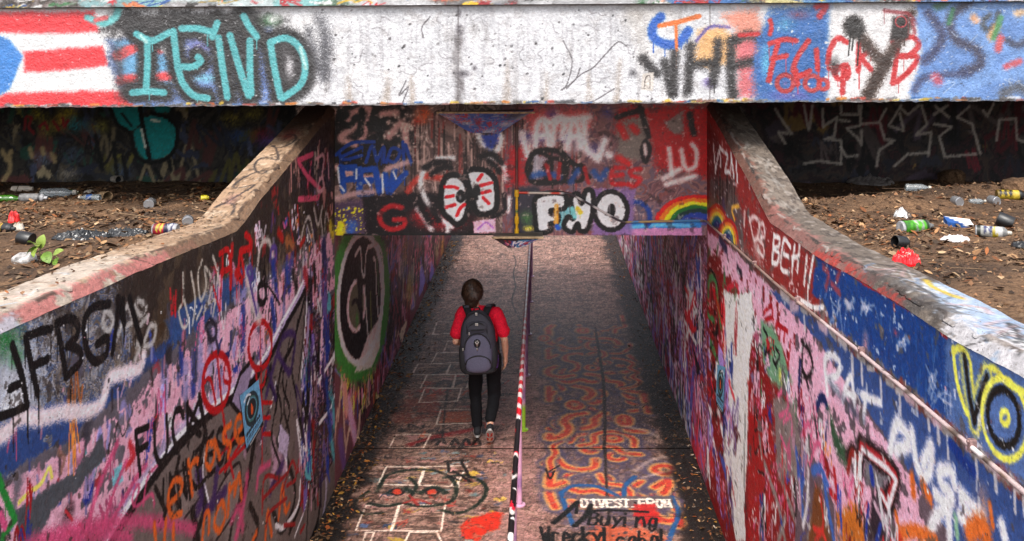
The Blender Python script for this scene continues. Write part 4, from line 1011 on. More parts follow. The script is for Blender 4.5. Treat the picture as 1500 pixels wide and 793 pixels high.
VI = (96, 68, 150)
for P, w in (([(366, 410), (362, 396), (368, 392), (370, 408), (366, 412), (376, 460)], 5), ([(396, 380), (398, 364), (404, 364), (404, 380), (398, 386)], 6), ([(400, 390), (408, 440)], 5), ([(420, 378), (426, 374), (424, 392)], 7), ([(424, 400), (416, 430)], 7)): cl.stroke(P, w, VI, .3, .95)
for P, w, c in (([(400, 388), (404, 420)], 12, (40, 66, 150)), ([(420, 395), (424, 420)], 14, (44, 70, 156)), ([(398, 440), (402, 480)], 10, (36, 64, 150)), ([(446, 398), (452, 420)], 13, (180, 40, 52)), ([(430, 400), (434, 420)], 12, (36, 28, 28)), ([(460, 390), (462, 420)], 10, (24, 20, 22))): cl.stroke(P, w, c, .4, .95, .25)
cl.stroke(ell(384, 430, 6, 15), 7, K_, .25, 1, .1, False); cl.stroke([(394, 420), (410, 446)], 3, K_, .3)
for P, w in (([(423, 312), (430, 356)], 3), ([(436, 302), (438, 330)], 3), ([(408, 340), (414, 350)], 9), ([(374, 342), (374, 370)], 2.6), ([(440, 360), (446, 350)], 6)): cl.stroke(P, w, (196, 34, 24), .3, .95, .2, False, 3)
cl.stroke([(424, 372), (420, 350), (430, 362)], 9, (200, 110, 50), .6, .8)
cl.stroke([(458, 226), (436, 236), (450, 258), (470, 278), (466, 290), (438, 292)], 5.5, (222, 74, 104), .25, 1, .1, False, 3); cl.stroke([(456, 238), (450, 276)], 4, (214, 70, 100), .3)
for P in ([(462, 234), (474, 228), (472, 256)], [(468, 262), (466, 280), (474, 276), (472, 260), (468, 264)], [(480, 226), (482, 262)]): cl.stroke(P, 4, (212, 150, 150), .4)
cl.stroke([(474, 360), (476, 398)], 17, (42, 50, 104), .25, 1, .2, False); cl.stroke([(484, 330), (488, 345)], 10, (226, 190, 30), .6)
cl.patches((8.4, YH + .1, .3, 1.9), [(96, 40, 44), (60, 48, 60), (120, 100, 96), (40, 56, 110), (150, 110, 130), (34, 26, 28), (110, 60, 70), (80, 72, 74)], 4, 57, .35)
cl.clutter((8.0, YH, .2, 2.3), 60, [(160, 26, 34), (30, 60, 150), (20, 16, 18), (200, 150, 170), (110, 90, 160), (220, 214, 216), (70, 150, 160), (60, 40, 90)], (.08, .4), (.15, .5), (.015, .04), .7)
cl.stroke([(466, 560), (490, 520), (496, 560), (484, 600), (468, 620)], 4, (230, 226, 228), .25, 1, .1, False)
for P, c in (([(488, 590), (490, 625)], (80, 176, 184)), ([(484, 640), (490, 670)], (80, 176, 184)), ([(478, 560), (484, 640)], (34, 74, 164)), ([(472, 540), (476, 580)], (60, 40, 100))): cl.stroke(P, 10, c, .4, .9)
for k in range(70):
    x = 250 + cl.r.rand() * 230; y = 240 + cl.r.rand() * 180
    cl.stroke([(x, y), (x + cl.r.randn(), y + 8 + cl.r.rand() * 40)], 1.6, [(40, 30, 26), (120, 96, 80), (150, 40, 32), (176, 150, 136)][cl.r.randint(4)], .4, .55, .3, False)
cl.speck((3.2, 9.0, .6, 3.4), 420, [(230, 224, 220), (30, 26, 26), (206, 150, 164), (90, 80, 76)], .004, .018)
cl.wear((70, 60, 54), .70, 13, 21, .04, .7)
keep(cl.bake('painted_face', M['wall'], None, True), left_wall)
tag(left_wall, 'graffiti covered retaining wall with black capitals, red rings and orange script', 'wall')

# ---------------------------------------------------------------- RIGHT RETAINING WALL
cr = wall_canvas(XR, RT, 1540, 1030, 400, 33, zrows)
cr.fill((120, 90, 90))
cr.patches((1, YH + .1, 2.5, 4), [(128, 84, 80), (110, 100, 98), (150, 66, 60), (98, 84, 80), (140, 110, 104)], 2.2, 61, .5)
RB = (158, 44, 40)
cr.poly([(1030, 160), (1046, 165), (1140, 335), (1200, 378), (1200, 440), (1180, 470), (1140, 420), (1100, 372), (1062, 300), (1030, 290)], RB, .03, .05, .95, True, .24, 5)
cr.poly([(1034, 180), (1052, 200), (1060, 250), (1040, 300), (1030, 300)], (110, 26, 26), .05, .04, .8)
cr.poly([(1040, 262), (1075, 262), (1090, 330), (1060, 350), (1038, 330)], (96, 88, 86), .05, .05, .85, True, .2)
for k in range(24):
    x = 1046 + cr.r.rand() * 34; cr.stroke([(x, 250 + cr.r.rand() * 20), (x, 275 + cr.r.rand() * 30)], 2, (40, 32, 32), .4, .7, .2, False)
for P in ([(1045, 212), (1048, 250), (1053, 222)], [(1056, 244), (1054, 216), (1060, 222)], [(1062, 224), (1066, 228), (1062, 252), (1068, 252)], [(1070, 256), (1071, 226), (1075, 260)], [(1078, 232), (1080, 266)]): cr.stroke(P, 4.2, (236, 228, 226), .25, 1, .1, False, 1)
for cx, cy, s_ in ((1050, 326, 1.0), (1066, 344, .9)):
    for r, c in ((22, (206, 30, 26)), (18, (240, 120, 24)), (14, (240, 200, 30)), (10, (40, 110, 120)), (6, (40, 50, 120))):
        cr.stroke(ell(cx, cy + 10, r * .75 * s_, r * 1.5 * s_, 180, 360, 14), 5.5, c, .2, 1, .1, False)
cr.haze((1060, 300), .12, .1, (80, 60, 110), .8)
cr.stroke([(1076, 322), (1072, 306), (1082, 302)], 4, (222, 160, 40), .3)
# white scrawl and letters on the red
for P in ([(1098, 320), (1104, 350), (1110, 346), (1112, 326), (1104, 318), (1098, 324)], [(1112, 330), (1118, 328), (1120, 346), (1114, 348)], [(1110, 350), (1118, 360), (1118, 376), (1110, 366)], [(1091, 310), (1090, 330)]): cr.stroke(P, 4.5, (222, 200, 196), .5, .9)
cr.stroke([(1106, 360), (1112, 372)], 14, (216, 206, 200), .8, .6)
for P in ([(1134, 344), (1131, 384)], [(1134, 346), (1142, 350), (1140, 362), (1133, 364)], [(1133, 364), (1141, 372), (1138, 386), (1131, 385)], [(1158, 362), (1148, 352), (1144, 392), (1156, 400)], [(1147, 372), (1155, 376)], [(1164, 360), (1160, 398)], [(1160, 378), (1170, 376)], [(1172, 350), (1168, 398)], [(1154, 336), (1182, 352)], [(1182, 376), (1178, 416)], [(1192, 372), (1184, 420)], [(1168, 436), (1190, 450), (1206, 450)]):
    cr.stroke(P, 5, (232, 222, 218), .3, .95, .12, len(P) > 2, 1)
# blue coat above the pipe
BL = (22, 74, 146)
cr.poly([(1196, 368), (1290, 424), (1385, 484), (1392, 500), (1390, 616), (1330, 564), (1262, 508), (1218, 474), (1205, 440), (1190, 430)], BL, .01, .025, 1, True, .15, 6)
cr.poly([(1384, 482), (1440, 512), (1560, 580), (1560, 760), (1460, 674), (1386, 612)], (78, 108, 164), .02, .015, 1, True, .1, 8)
cr.haze((1480, 640), .25, .2, (90, 120, 180), .6)
for k in range(60):
    x = 1200 + cr.r.rand() * 190; y = 400 + (x - 1200) * .55 + cr.r.rand() * 90
    cr.stroke([(x, y), (x + cr.r.randn() * 2, y + 6 + cr.r.rand() * 30)], 1.6 + 2 * cr.r.rand(), [(60, 110, 176), (14, 56, 120), (120, 140, 190)][cr.r.randint(3)], .6, .5, .3, False)
cr.wear((70, 106, 168), .62, 22, 31, .06, .0)
for x, y, h in ((1268, 446, 16), (1244, 444, 10), (1366, 560, 60), (1386, 580, 40), (1226, 470, 70), (1322, 500, 14)):
    for q in range(9): cr.stroke([(x + cr.r.randn() * 5, y - h / 2 + cr.r.rand() * h), (x + cr.r.randn() * 5, y - h / 2 + cr.r.rand() * h + 8)], 1.5 + 3 * cr.r.rand(), (176, 178, 200), .5, .55, 1.2, False)
for P in ([(1206, 392), (1214, 402), (1210, 420)], [(1232, 392), (1226, 410)], [(1218, 416), (1230, 430)]): cr.stroke(P, 7, (186, 66, 70), .5, .8, .4)
for x0, y0, x1, y1 in ((1198, 372, 1250, 398), (1240, 394, 1300, 430), (1300, 430, 1345, 456), (1376, 478, 1386, 490)): cr.stroke([(x0, y0), ((x0 + x1) / 2, (y0 + y1) / 2 + 3), (x1, y1)], 7, (206, 40, 36), .3, .95, .5)
cr.stroke([(1256, 404), (1290, 424)], 5, (226, 200, 196), .4, .9, .5); cr.haze((1312, 488), .05, .03, (190, 70, 80), .7); cr.haze((1268, 505), .07, .1, (190, 130, 140), .8)
# yellow-haloed letters
YE_ = (240, 226, 66)
VO = [[(1414, 530), (1420, 580), (1427, 618)], [(1427, 618), (1436, 580), (1446, 552)]]
for P in VO: cr.stroke(P, 21, YE_, .35, 1, .1, False)
cr.stroke([(1396, 512), (1402, 560), (1414, 600), (1424, 612)], 7, YE_, .35); cr.stroke([(1396, 515), (1408, 510), (1420, 530), (1424, 570)], 7, YE_, .35); cr.stroke([(1440, 545), (1456, 540), (1476, 562), (1500, 575)], 7, YE_, .35)
for P in VO: cr.stroke(P, 14, (86, 112, 150), .25, 1, .1, False)
for P in VO: cr.stroke(P, 7, (36, 34, 26), .35, 1, .1, False)
cr.stroke([(1412, 520), (1414, 535)], 6, (46, 42, 28), .6)
OV = ell(1470, 612, 23, 42, 0, 360, 22, -8)
cr.stroke(ell(1472, 614, 33, 60, 0, 360, 24, -8), 6.5, YE_, .35, 1, .1, False); cr.stroke(OV, 8, (34, 32, 26), .35, 1, .1, False); cr.stroke(ell(1472, 612, 6, 10, 0, 360, 12), 6, YE_, .35, 1, .1, False)
# below the pipe: blue band, pink coat, pieces
cr.patches((6.0, YH + .1, 0, 2.6), [(160, 30, 34), (190, 40, 44), (150, 110, 120), (200, 130, 150), (120, 30, 40), (176, 60, 70), (96, 90, 92)], 3, 62, .3)
cr.patches((1, 6.0, 0, 2.76), [(110, 90, 100), (190, 130, 150), (70, 80, 130), (180, 50, 60), (90, 84, 90), (204, 150, 170), (60, 40, 60)], 4, 63, .5)
cr.poly([(1036, 338), (1070, 362), (1120, 412), (1170, 462), (1212, 520), (1250, 580), (1300, 650), (1350, 720), (1370, 820), (1230, 760), (1180, 640), (1140, 560), (1110, 500), (1095, 440), (1060, 400), (1040, 400)], (234, 166, 190), .008, .025, 1, True, .32, 9)
cr.poly([(1128, 425), (1160, 440), (1290, 552), (1400, 650), (1560, 790), (1560, 900), (1420, 830), (1350, 720), (1300, 645), (1255, 580), (1222, 536), (1200, 500), (1170, 468), (1138, 440)], (62, 92, 156), .008, .02, 1, True, .16, 9)
cr.haze((1400, 740), .2, .1, (100, 100, 140), .6)
for k in range(26):   # pale mortar slopped along the pipe
    x = 1150 + k * 14; y = 440 + (x - 1150) * .83
    if cr.r.rand() < .72: cr.stroke([(x - 5, y - 10 + cr.r.randn() * 4), (x + 4, y - 4)], 5 + 7 * cr.r.rand(), [(196, 184, 180), (214, 176, 186), (170, 162, 156)][k % 3], .3, .9, .5)
    if cr.r.rand() < .5: cr.stroke([(x, y + 2), (x + 1, y + 12 + cr.r.rand() * 22)], 5 + 3 * cr.r.rand(), (216, 206, 206), .3, .85, .4, False)
cr.stroke([(1392, 650), (1410, 672), (1426, 690)], 12, (22, 70, 160), .3, 1, .4, True, 5)
cr.clutter((3.4, 8.6, .4, 2.3), 190, [(20, 18, 20), (236, 230, 232), (200, 26, 40), (40, 66, 160), (226, 100, 140), (90, 70, 150), (236, 120, 40), (120, 112, 110), (150, 130, 176), (60, 110, 70)], (.04, .22), (.06, .26), (.006, .018), .95)
# RAT / PUSS
for P in ([(1212, 576), (1208, 530), (1218, 520), (1230, 532), (1226, 550), (1212, 556)], [(1214, 556), (1228, 574)], [(1234, 586), (1246, 552), (1252, 594)], [(1238, 576), (1252, 580)], [(1264, 580), (1268, 582), (1264, 618)], [(1262, 580), (1290, 590)]): cr.stroke(P, 8, (238, 230, 236), .4, 1, .1)
cr.stroke([(1216, 560), (1240, 592), (1266, 618)], 10, (70, 84, 110), .8, .6)
PS = (244, 234, 240)
for P in ([(1302, 694), (1306, 650), (1314, 622), (1328, 636), (1330, 652), (1312, 660)], [(1336, 634), (1342, 676), (1352, 698), (1362, 690), (1364, 654), (1352, 680)], [(1398, 710), (1392, 690), (1376, 692), (1380, 710), (1394, 726), (1386, 738), (1370, 724)], [(1440, 756), (1424, 742), (1408, 724), (1412, 742), (1430, 766), (1420, 772), (1406, 756)], [(1356, 800), (1368, 764), (1384, 744)], [(1388, 740), (1392, 800)], [(1468, 770), (1474, 800)]):
    cr.stroke(P, 14, PS, .45, 1, .1)
for P, w in (([(1336, 700), (1338, 722)], 12), ([(1352, 712), (1362, 730)], 13), ([(1420, 780), (1440, 770), (1446, 793)], 22), ([(1316, 784), (1340, 778), (1370, 793)], 13), ([(1312, 752), (1316, 770)], 8), ([(1450, 740), (1454, 770)], 8)): cr.stroke(P, w, (240, 110, 34), .35, 1, .2)
cr.haze((1318, 793), .07, .06, (222, 40, 30), 1); cr.stroke([(1400, 760), (1402, 785)], 9, (140, 190, 150), .5); cr.haze((1440, 735), .10, .09, (190, 140, 120), .7)
# black zigzag with red and white inside
Z = [(1256, 700), (1262, 654), (1300, 684), (1312, 700), (1300, 740), (1290, 720)]
cr.stroke(Z, 24, (26, 20, 24), .25, 1, .1, False); cr.stroke(Z, 12, (196, 40, 50), .3, 1, .1, False); cr.stroke([(x + 1, y + 4) for x, y in Z], 6, (222, 214, 216), .4, 1, .1, False)
cr.poly([(1266, 676), (1298, 700), (1292, 716), (1270, 710)], (120, 116, 122), .02, .02); cr.stroke([(1276, 690), (1278, 704)], 11, (26, 66, 170), .25); cr.stroke([(1272, 740), (1268, 793)], 6, (24, 66, 170), .3)
cr.poly([(1278, 720), (1292, 740), (1300, 793), (1272, 793)], (58, 46, 60), .02, .03); cr.stroke([(1282, 740), (1292, 760)], 7, (206, 160, 180), .4); cr.stroke([(1290, 770), (1284, 793)], 7, (30, 70, 170), .3)
# whitewash roller strip, plain
cr.poly([(1060, 424), (1078, 432), (1100, 428), (1106, 470), (1098, 520), (1096, 600), (1094, 680), (1090, 740), (1092, 793), (1078, 793), (1066, 720), (1062, 640), (1064, 560), (1058, 500)], (228, 224, 216), .008, .02, 1, True, .03, 12)
for k in range(16):
    x = 1062 + cr.r.rand() * 38; y = 450 + cr.r.rand() * 200
    cr.stroke([(x, y), (x + cr.r.randn(), y + 40 + cr.r.rand() * 90)], 2.4, (206, 200, 194) if k % 2 else (240, 236, 232), .5, .6, .3, False)
cr.stroke([(1104, 470), (1110, 540), (1104, 590)], 9, (30, 22, 24), .3, .95); cr.stroke([(1092, 600), (1090, 700), (1094, 760)], 3, (40, 34, 36), .3, .9)
# red ground beside it with dark scrawl
cr.poly([(1096, 560), (1112, 590), (1132, 600), (1134, 690), (1128, 793), (1096, 793)], (186, 26, 30), .02, .03, 1, True, .12, 7)
for P in ([(1106, 600), (1105, 630), (1112, 626)], [(1116, 612), (1114, 630), (1120, 624), (1116, 612)], [(1122, 610), (1124, 628), (1128, 612)], [(1104, 640), (1106, 665), (1114, 650)], [(1120, 640), (1118, 662), (1126, 656), (1120, 640)], [(1110, 690), (1122, 700), (1118, 730)]): cr.stroke(P, 3, (44, 20, 22), .3, .9)
for P in ([(1120, 470), (1132, 466), (1134, 490), (1138, 472), (1136, 500)], [(1140, 476), (1154, 486)], [(1143, 478), (1142, 496)], [(1150, 482), (1148, 500)], [(1118, 460), (1130, 448), (1132, 470)], [(1158, 500), (1154, 540)], [(1140, 500), (1152, 530), (1160, 580)]): cr.stroke(P, 5, (200, 24, 38), .25, 1, .15)
cr.poly([(1114, 468), (1134, 480), (1146, 510), (1160, 560), (1150, 575), (1130, 560), (1118, 530)], (110, 160, 120), .03, .02); cr.haze((1144, 552), .10, .08, (240, 220, 60), .95); cr.haze((1126, 520), .08, .10, (50, 56, 52), .9)
for P in ([(1118, 480), (1126, 500), (1120, 520), (1130, 512)], [(1136, 510), (1142, 520), (1136, 534), (1132, 526)], [(1132, 500), (1138, 540)], [(1120, 540), (1126, 528)]): cr.stroke(P, 4, (30, 30, 32), .3, .95)
for P in ([(1174, 500), (1186, 516), (1190, 540), (1182, 554), (1176, 544)], [(1176, 500), (1174, 560)], [(1182, 560), (1192, 600), (1198, 650)]): cr.stroke(P, 5.5, (40, 32, 36), .35, .95)
cr.stroke([(1172, 530), (1170, 590), (1176, 600)], 7, (24, 46, 110), .3); cr.stroke([(1196, 596), (1204, 582), (1212, 600), (1210, 640)], 9, (20, 50, 110), .3); cr.stroke([(1214, 610), (1226, 650), (1240, 672)], 18, (48, 90, 60), .4, .95); cr.stroke([(1240, 668), (1250, 656), (1260, 690)], 9, (60, 40, 40), .4)
cr.poly([(1132, 580), (1160, 590), (1172, 640), (1168, 700), (1140, 700), (1134, 640)], (138, 122, 118), .03, .03, .95)
for P in ([(1140, 580), (1150, 570), (1154, 600), (1142, 610)], [(1148, 620), (1158, 610), (1160, 640)], [(1144, 640), (1152, 660)], [(1174, 640), (1184, 620), (1188, 650), (1180, 680)], [(1186, 680), (1196, 650), (1204, 660), (1206, 690), (1196, 692)], [(1178, 620), (1180, 650)], [(1200, 690), (1204, 660)], [(1236, 710), (1242, 726), (1250, 700)], [(1142, 740), (1152, 720), (1154, 760)]):
    cr.stroke(P, 5.5, (226, 92, 136), .3, .95)
for P, w in (([(1120, 680), (1130, 710), (1140, 740), (1150, 793)], 9), ([(1138, 680), (1150, 720), (1164, 760)], 9), ([(1150, 760), (1140, 793)], 8), ([(1168, 700), (1158, 680), (1146, 690)], 8), ([(1188, 760), (1184, 793)], 9), ([(1112, 640), (1116, 670)], 6)): cr.stroke(P, w, (146, 136, 130), .4, .95)
for P, w in (([(1166, 660), (1174, 720), (1176, 760)], 8), ([(1180, 660), (1174, 720)], 9), ([(1190, 690), (1204, 690), (1212, 740), (1222, 793)], 10), ([(1208, 700), (1216, 720)], 10)): cr.stroke(P, w, (60, 110, 196), .35, .95)
cr.stroke([(1184, 690), (1182, 740), (1176, 770)], 7, (220, 214, 216), .5, .95)
cr.poly([(1194, 712), (1202, 716), (1218, 793), (1182, 800)], (132, 74, 34), .02, .02); cr.stroke([(1202, 730), (1206, 770), (1194, 793)], 5, (222, 50, 40), .3); cr.stroke([(1192, 775), (1204, 780), (1210, 793)], 6, (226, 54, 44), .3)
cr.poly([(1226, 752), (1246, 738), (1262, 748), (1268, 800), (1226, 800)], (214, 112, 26), .02, .03)
cr.stroke([(1222, 690), (1226, 730), (1216, 720)], 8, (206, 30, 40), .35); cr.stroke([(1242, 690), (1248, 664), (1258, 680), (1254, 720)], 8, (170, 40, 30), .4); cr.haze((1248, 682), .04, .07, (50, 50, 44), .9)
cr.clutter((4.2, 7.4, .7, 2.25), 120, [(190, 30, 40), (226, 100, 140), (40, 70, 160), (24, 20, 24), (226, 220, 224), (200, 150, 170), (120, 110, 110)], (.05, .22), (.08, .28), (.008, .024), .9)
# far end beside the mouth: red panel with green loops
cr.poly([(1036, 370), (1056, 378), (1060, 470), (1050, 560), (1034, 480)], (150, 26, 26), .02, .03)
for P, w in (([(1038, 420), (1040, 408), (1048, 410), (1052, 450), (1056, 478)], 8), ([(1038, 430), (1037, 460), (1046, 470)], 6), ([(1040, 500), (1056, 540)], 8)): cr.stroke(P, w, (70, 150, 84), .3, .95)
for P, w in (([(1036, 402), (1042, 396), (1052, 420), (1056, 460)], 3), ([(1040, 470), (1046, 490), (1052, 478), (1050, 500)], 3.5), ([(1038, 480), (1040, 510), (1046, 500)], 3), ([(1050, 520), (1044, 560), (1056, 590)], 4)): cr.stroke(P, w, (34, 22, 22), .3, .95)
for P in ([(1036, 380), (1040, 366)], [(1050, 372), (1052, 360)], [(1072, 424), (1080, 418), (1076, 436)]): cr.stroke(P, 6, (70, 110, 60), .5, .8)
cr.stroke([(1066, 424), (1078, 416), (1082, 430)], 6, (220, 40, 60), .35); cr.stroke([(1080, 392), (1086, 402)], 7, (40, 40, 60), .5); cr.stroke([(1054, 350), (1064, 366)], 9, (50, 50, 90), .5)
cr.stroke([(1050, 440), (1058, 480), (1060, 540)], 7, (226, 60, 24), .5, .8); cr.stroke([(1062, 480), (1066, 540)], 5, (56, 110, 190), .4, .9)
cr.clutter((7.8, YH, .2, 2.0), 70, [(206, 30, 44), (230, 120, 150), (226, 60, 70), (150, 120, 190), (36, 28, 34), (236, 226, 230), (60, 80, 160), (120, 50, 60)], (.10, .45), (.10, .4), (.015, .045), .75)
cr.speck((3.0, 9.0, .6, 3.4), 380, [(230, 224, 220), (30, 26, 26), (206, 150, 164), (90, 80, 76)], .004, .018)
cr.wear((96, 86, 84), .70, 13, 21, .04, .7); cr.wear((226, 220, 220), .71, 19, 22, .04, .6)
keep(cr.bake('painted_face', M['wall']), right_wall)
tag(right_wall, 'graffiti covered retaining wall carrying a long pipe, blue coat and yellow haloed letters', 'wall')
# ---------------------------------------------------------------- TUNNEL WALLS
def tun_canvas(X, px0, px1, n, seed):
    U = X * F / (np.linspace(px0, px1, n) - CX)
    U = np.concatenate([U, [23, YE]]); U[0] = YH
    c = Canvas(U, np.linspace(-.02, ZC, 250), proj_x(X), lambda u, v: (np.full_like(u, X), u, v), seed); c.wk = 2.0; c.kc = 1.2
    return c
ct = tun_canvas(XL, 490.4, 668, 150, 35)
ct.fill((84, 66, 66))
ct.patches((YH, 26, -.1, 2.6), [(96, 56, 62), (70, 52, 56), (120, 70, 80), (54, 42, 46), (110, 90, 92), (84, 62, 80), (60, 56, 60)], 1.3, 81, 1.6)
ct.clutter((9.6, 21, .1, 2.4), 330, [(150, 70, 90), (40, 30, 34), (176, 110, 130), (120, 40, 50), (90, 80, 130), (30, 26, 30), (70, 60, 66), (160, 130, 110)], (.2, 1.1), (.2, .8), (.02, .07), .85)
for x, y, c in ((590, 390, (90, 96, 104)), (594, 365, (120, 80, 40)), (602, 410, (80, 100, 110)), (600, 425, (140, 110, 40)), (648, 360, (150, 110, 40)), (640, 370, (110, 90, 60)), (615, 350, (70, 66, 60))): ct.haze((x, y), .55, .35, c, .85)
for k in range(60):
    x = 500 + ct.r.rand() * 90; y = 520 + ct.r.rand() * 70
    if y > 660 - (x - 490) * 1.3: continue
    ct.stroke([(x, y), (x + ct.r.randn() * 1.5, y + 9 + ct.r.rand() * 18)], 3.4, [(206, 170, 40), (200, 100, 40), (170, 180, 60), (30, 60, 140), (214, 130, 150)][ct.r.randint(5)], .3, .9, .2, False)
for P, c in (([(510, 590), (520, 640)], (214, 130, 160)), ([(504, 560), (508, 600)], (222, 120, 110)), ([(498, 640), (504, 680)], (90, 60, 110))): ct.stroke(P, 13, c, .3, .9, .2)
RING = ell(528, 437, 35, 100, 0, 350, 26, 3)
ct.poly(ell(526, 442, 45, 122, 0, 350, 26, 3), (52, 116, 44), .06, .08); ct.poly(RING, (206, 176, 170), .015, .01); ct.poly(ell(528, 437, 30, 90, 0, 350, 26, 3), (22, 18, 20), .015, .01)
ct.poly(ell(522, 448, 14, 40, 0, 350, 18, 3), (196, 150, 152), .012, .01); ct.poly(ell(522, 448, 11, 33, 0, 350, 18, 3), (84, 80, 62), .012, .01); ct.haze((523, 470), .10, .14, (50, 120, 40), .9); ct.stroke([(516, 445), (522, 440), (526, 452)], 4, (24, 20, 22), .3)
ct.poly([(520, 372), (527, 362), (533, 405), (530, 440), (536, 520), (529, 498)], (22, 18, 20), .01, .008)
for P in ([(520, 375), (528, 364), (530, 396), (534, 404), (536, 374), (540, 360)], [(534, 420), (540, 500), (546, 505)], [(541, 362), (552, 358), (560, 376), (562, 420), (556, 470), (552, 436), (550, 386), (547, 378)], [(556, 390), (558, 420)]): ct.stroke(P, 3.4, (196, 166, 160), .25, 1, .1)
ct.stroke([(543, 430), (544, 500)], 4, (96, 100, 50), .3); ct.stroke([(552, 380), (555, 430)], 4, (70, 96, 60), .4)
ct.poly([(540, 490), (560, 460), (556, 510), (544, 540), (520, 545)], (196, 166, 162), .02, .02, .9)
ct.c *= 1.38
keep(ct.bake('painted_face', M['wall'], None, True), tun_l)
tag(tun_l, 'graffiti covered tunnel side wall with a big black and cream ring, beside the hopscotch', 'wall')

cq = tun_canvas(XR, 1035.6, 902, 150, 37)
cq.fill((110, 70, 80))
cq.patches((YH, 26, -.1, 2.6), [(150, 100, 120), (96, 40, 52), (120, 80, 110), (80, 60, 90), (170, 130, 145), (60, 46, 56), (140, 40, 50), (100, 70, 80)], 1.2, 83, 1.8)
cq.clutter((9.3, 21, .05, 2.4), 420, [(206, 150, 176), (150, 26, 40), (30, 24, 28), (120, 96, 170), (226, 216, 222), (60, 70, 140), (190, 60, 80), (40, 34, 40), (176, 120, 150), (24, 20, 24)], (.2, .9), (.15, .7), (.018, .06), .9)
for k in range(26): cq.stroke([(1002 + cq.r.rand() * 18, 410 + cq.r.rand() * 80), (1004 + cq.r.rand() * 18, 425 + cq.r.rand() * 80)], 3.5, [(236, 228, 230), (200, 30, 40)][k % 2], .3, .9, .2, False)
cq.stroke([(1020, 380), (1024, 410)], 8, (40, 70, 150), .4)
for k in range(40):
    x = 950 + cq.r.rand() * 60; y = 470 + (x - 950) * 2.6 + cq.r.randn() * 18
    cq.stroke([(x, y - 30), (x + cq.r.randn() * 2, y)], 3.5, [(120, 130, 190), (210, 190, 210), (36, 30, 40), (70, 100, 170), (60, 90, 70)][k % 5], .3, .9, .2, False)
cq.c *= 1.32
keep(cq.bake('painted_face', M['wall']), tun_r)
tag(tun_r, 'tunnel side wall crammed with pink, purple and black tags', 'wall')

# ---------------------------------------------------------------- BACK WALLS in the shade under the deck, deepened by dark paint and the recess
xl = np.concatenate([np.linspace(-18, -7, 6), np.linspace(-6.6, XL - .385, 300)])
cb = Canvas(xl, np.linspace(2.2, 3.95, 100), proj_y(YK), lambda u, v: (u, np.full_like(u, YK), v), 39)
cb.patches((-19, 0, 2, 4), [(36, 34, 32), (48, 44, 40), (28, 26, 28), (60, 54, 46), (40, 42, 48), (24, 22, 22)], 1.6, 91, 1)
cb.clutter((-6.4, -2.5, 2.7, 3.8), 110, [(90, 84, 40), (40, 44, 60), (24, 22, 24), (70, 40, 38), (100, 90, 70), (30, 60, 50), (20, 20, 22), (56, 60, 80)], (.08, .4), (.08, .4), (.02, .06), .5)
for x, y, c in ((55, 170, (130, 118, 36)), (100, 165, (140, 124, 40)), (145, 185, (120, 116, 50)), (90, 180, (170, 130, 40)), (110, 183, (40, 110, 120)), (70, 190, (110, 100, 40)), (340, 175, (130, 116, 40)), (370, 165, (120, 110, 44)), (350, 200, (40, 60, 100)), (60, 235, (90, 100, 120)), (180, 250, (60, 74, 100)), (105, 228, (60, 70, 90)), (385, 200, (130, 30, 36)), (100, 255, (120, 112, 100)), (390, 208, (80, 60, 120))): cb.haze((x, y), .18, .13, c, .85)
for P in ([(36, 190), (38, 172), (46, 174), (42, 186), (50, 196)], [(58, 186), (66, 180), (70, 190)], [(78, 178), (86, 190)], [(92, 174), (94, 186), (100, 176)]): cb.stroke(P, 3.5, (130, 26, 34), .4, .9)
TL = (20, 126, 126)
cb.poly([(162, 150), (212, 150), (206, 182), (196, 192), (180, 190), (166, 176)], TL, .012, .01); cb.poly([(212, 172), (240, 172), (256, 188), (256, 212), (240, 230), (216, 232), (202, 222), (196, 194), (206, 184)], TL, .012, .01, 1, True, 0, 18, True); cb.poly([(222, 150), (252, 150), (248, 164), (228, 166)], TL, .012, .01)
for P, w in (([(204, 150), (210, 190), (220, 236)], 6), ([(162, 160), (172, 182), (190, 196), (198, 226), (216, 238), (242, 234), (258, 214), (258, 186), (244, 172), (222, 166)], 5), ([(178, 166), (192, 184)], 3)): cb.stroke(P, w, (10, 10, 12), .25)
for P in ([(207, 190), (213, 216)], [(222, 176), (234, 178)]): cb.stroke(P, 3, (196, 206, 196), .3)
for P, w in (([(56, 250), (62, 242), (70, 248), (78, 256), (72, 264), (64, 258), (56, 262), (54, 254)], 6),): cb.poly(P, (150, 136, 108), .01, .01)
for P in ([(4, 222), (10, 234), (16, 222)], [(14, 232), (14, 250), (4, 266)], [(44, 218), (47, 230)], [(62, 218), (64, 226)], [(76, 226), (80, 236)]): cb.stroke(P, 6, (150, 130, 92), .4, .9)
for P in ([(140, 200), (150, 250)], [(166, 210), (172, 260)], [(180, 230), (186, 262)], [(228, 248), (236, 262)], [(248, 236), (250, 250)]): cb.stroke(P, 5, (14, 14, 16), .4)
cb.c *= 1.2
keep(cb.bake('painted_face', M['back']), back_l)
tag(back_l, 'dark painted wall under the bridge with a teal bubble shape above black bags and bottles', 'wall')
xr = np.concatenate([np.linspace(XR + .295, 5.8, 300), np.linspace(6.4, 18, 6)])
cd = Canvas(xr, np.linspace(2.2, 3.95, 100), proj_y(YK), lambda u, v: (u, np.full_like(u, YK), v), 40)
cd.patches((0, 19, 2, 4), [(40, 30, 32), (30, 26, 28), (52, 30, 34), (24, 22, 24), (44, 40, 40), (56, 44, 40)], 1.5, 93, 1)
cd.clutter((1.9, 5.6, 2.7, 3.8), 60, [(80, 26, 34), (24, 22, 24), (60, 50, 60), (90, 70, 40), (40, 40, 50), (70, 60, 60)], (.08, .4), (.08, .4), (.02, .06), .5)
for x, y in ((1160, 215), (1235, 225), (1395, 200)): cd.haze((x, y), .2, .2, (14, 12, 14), .95)
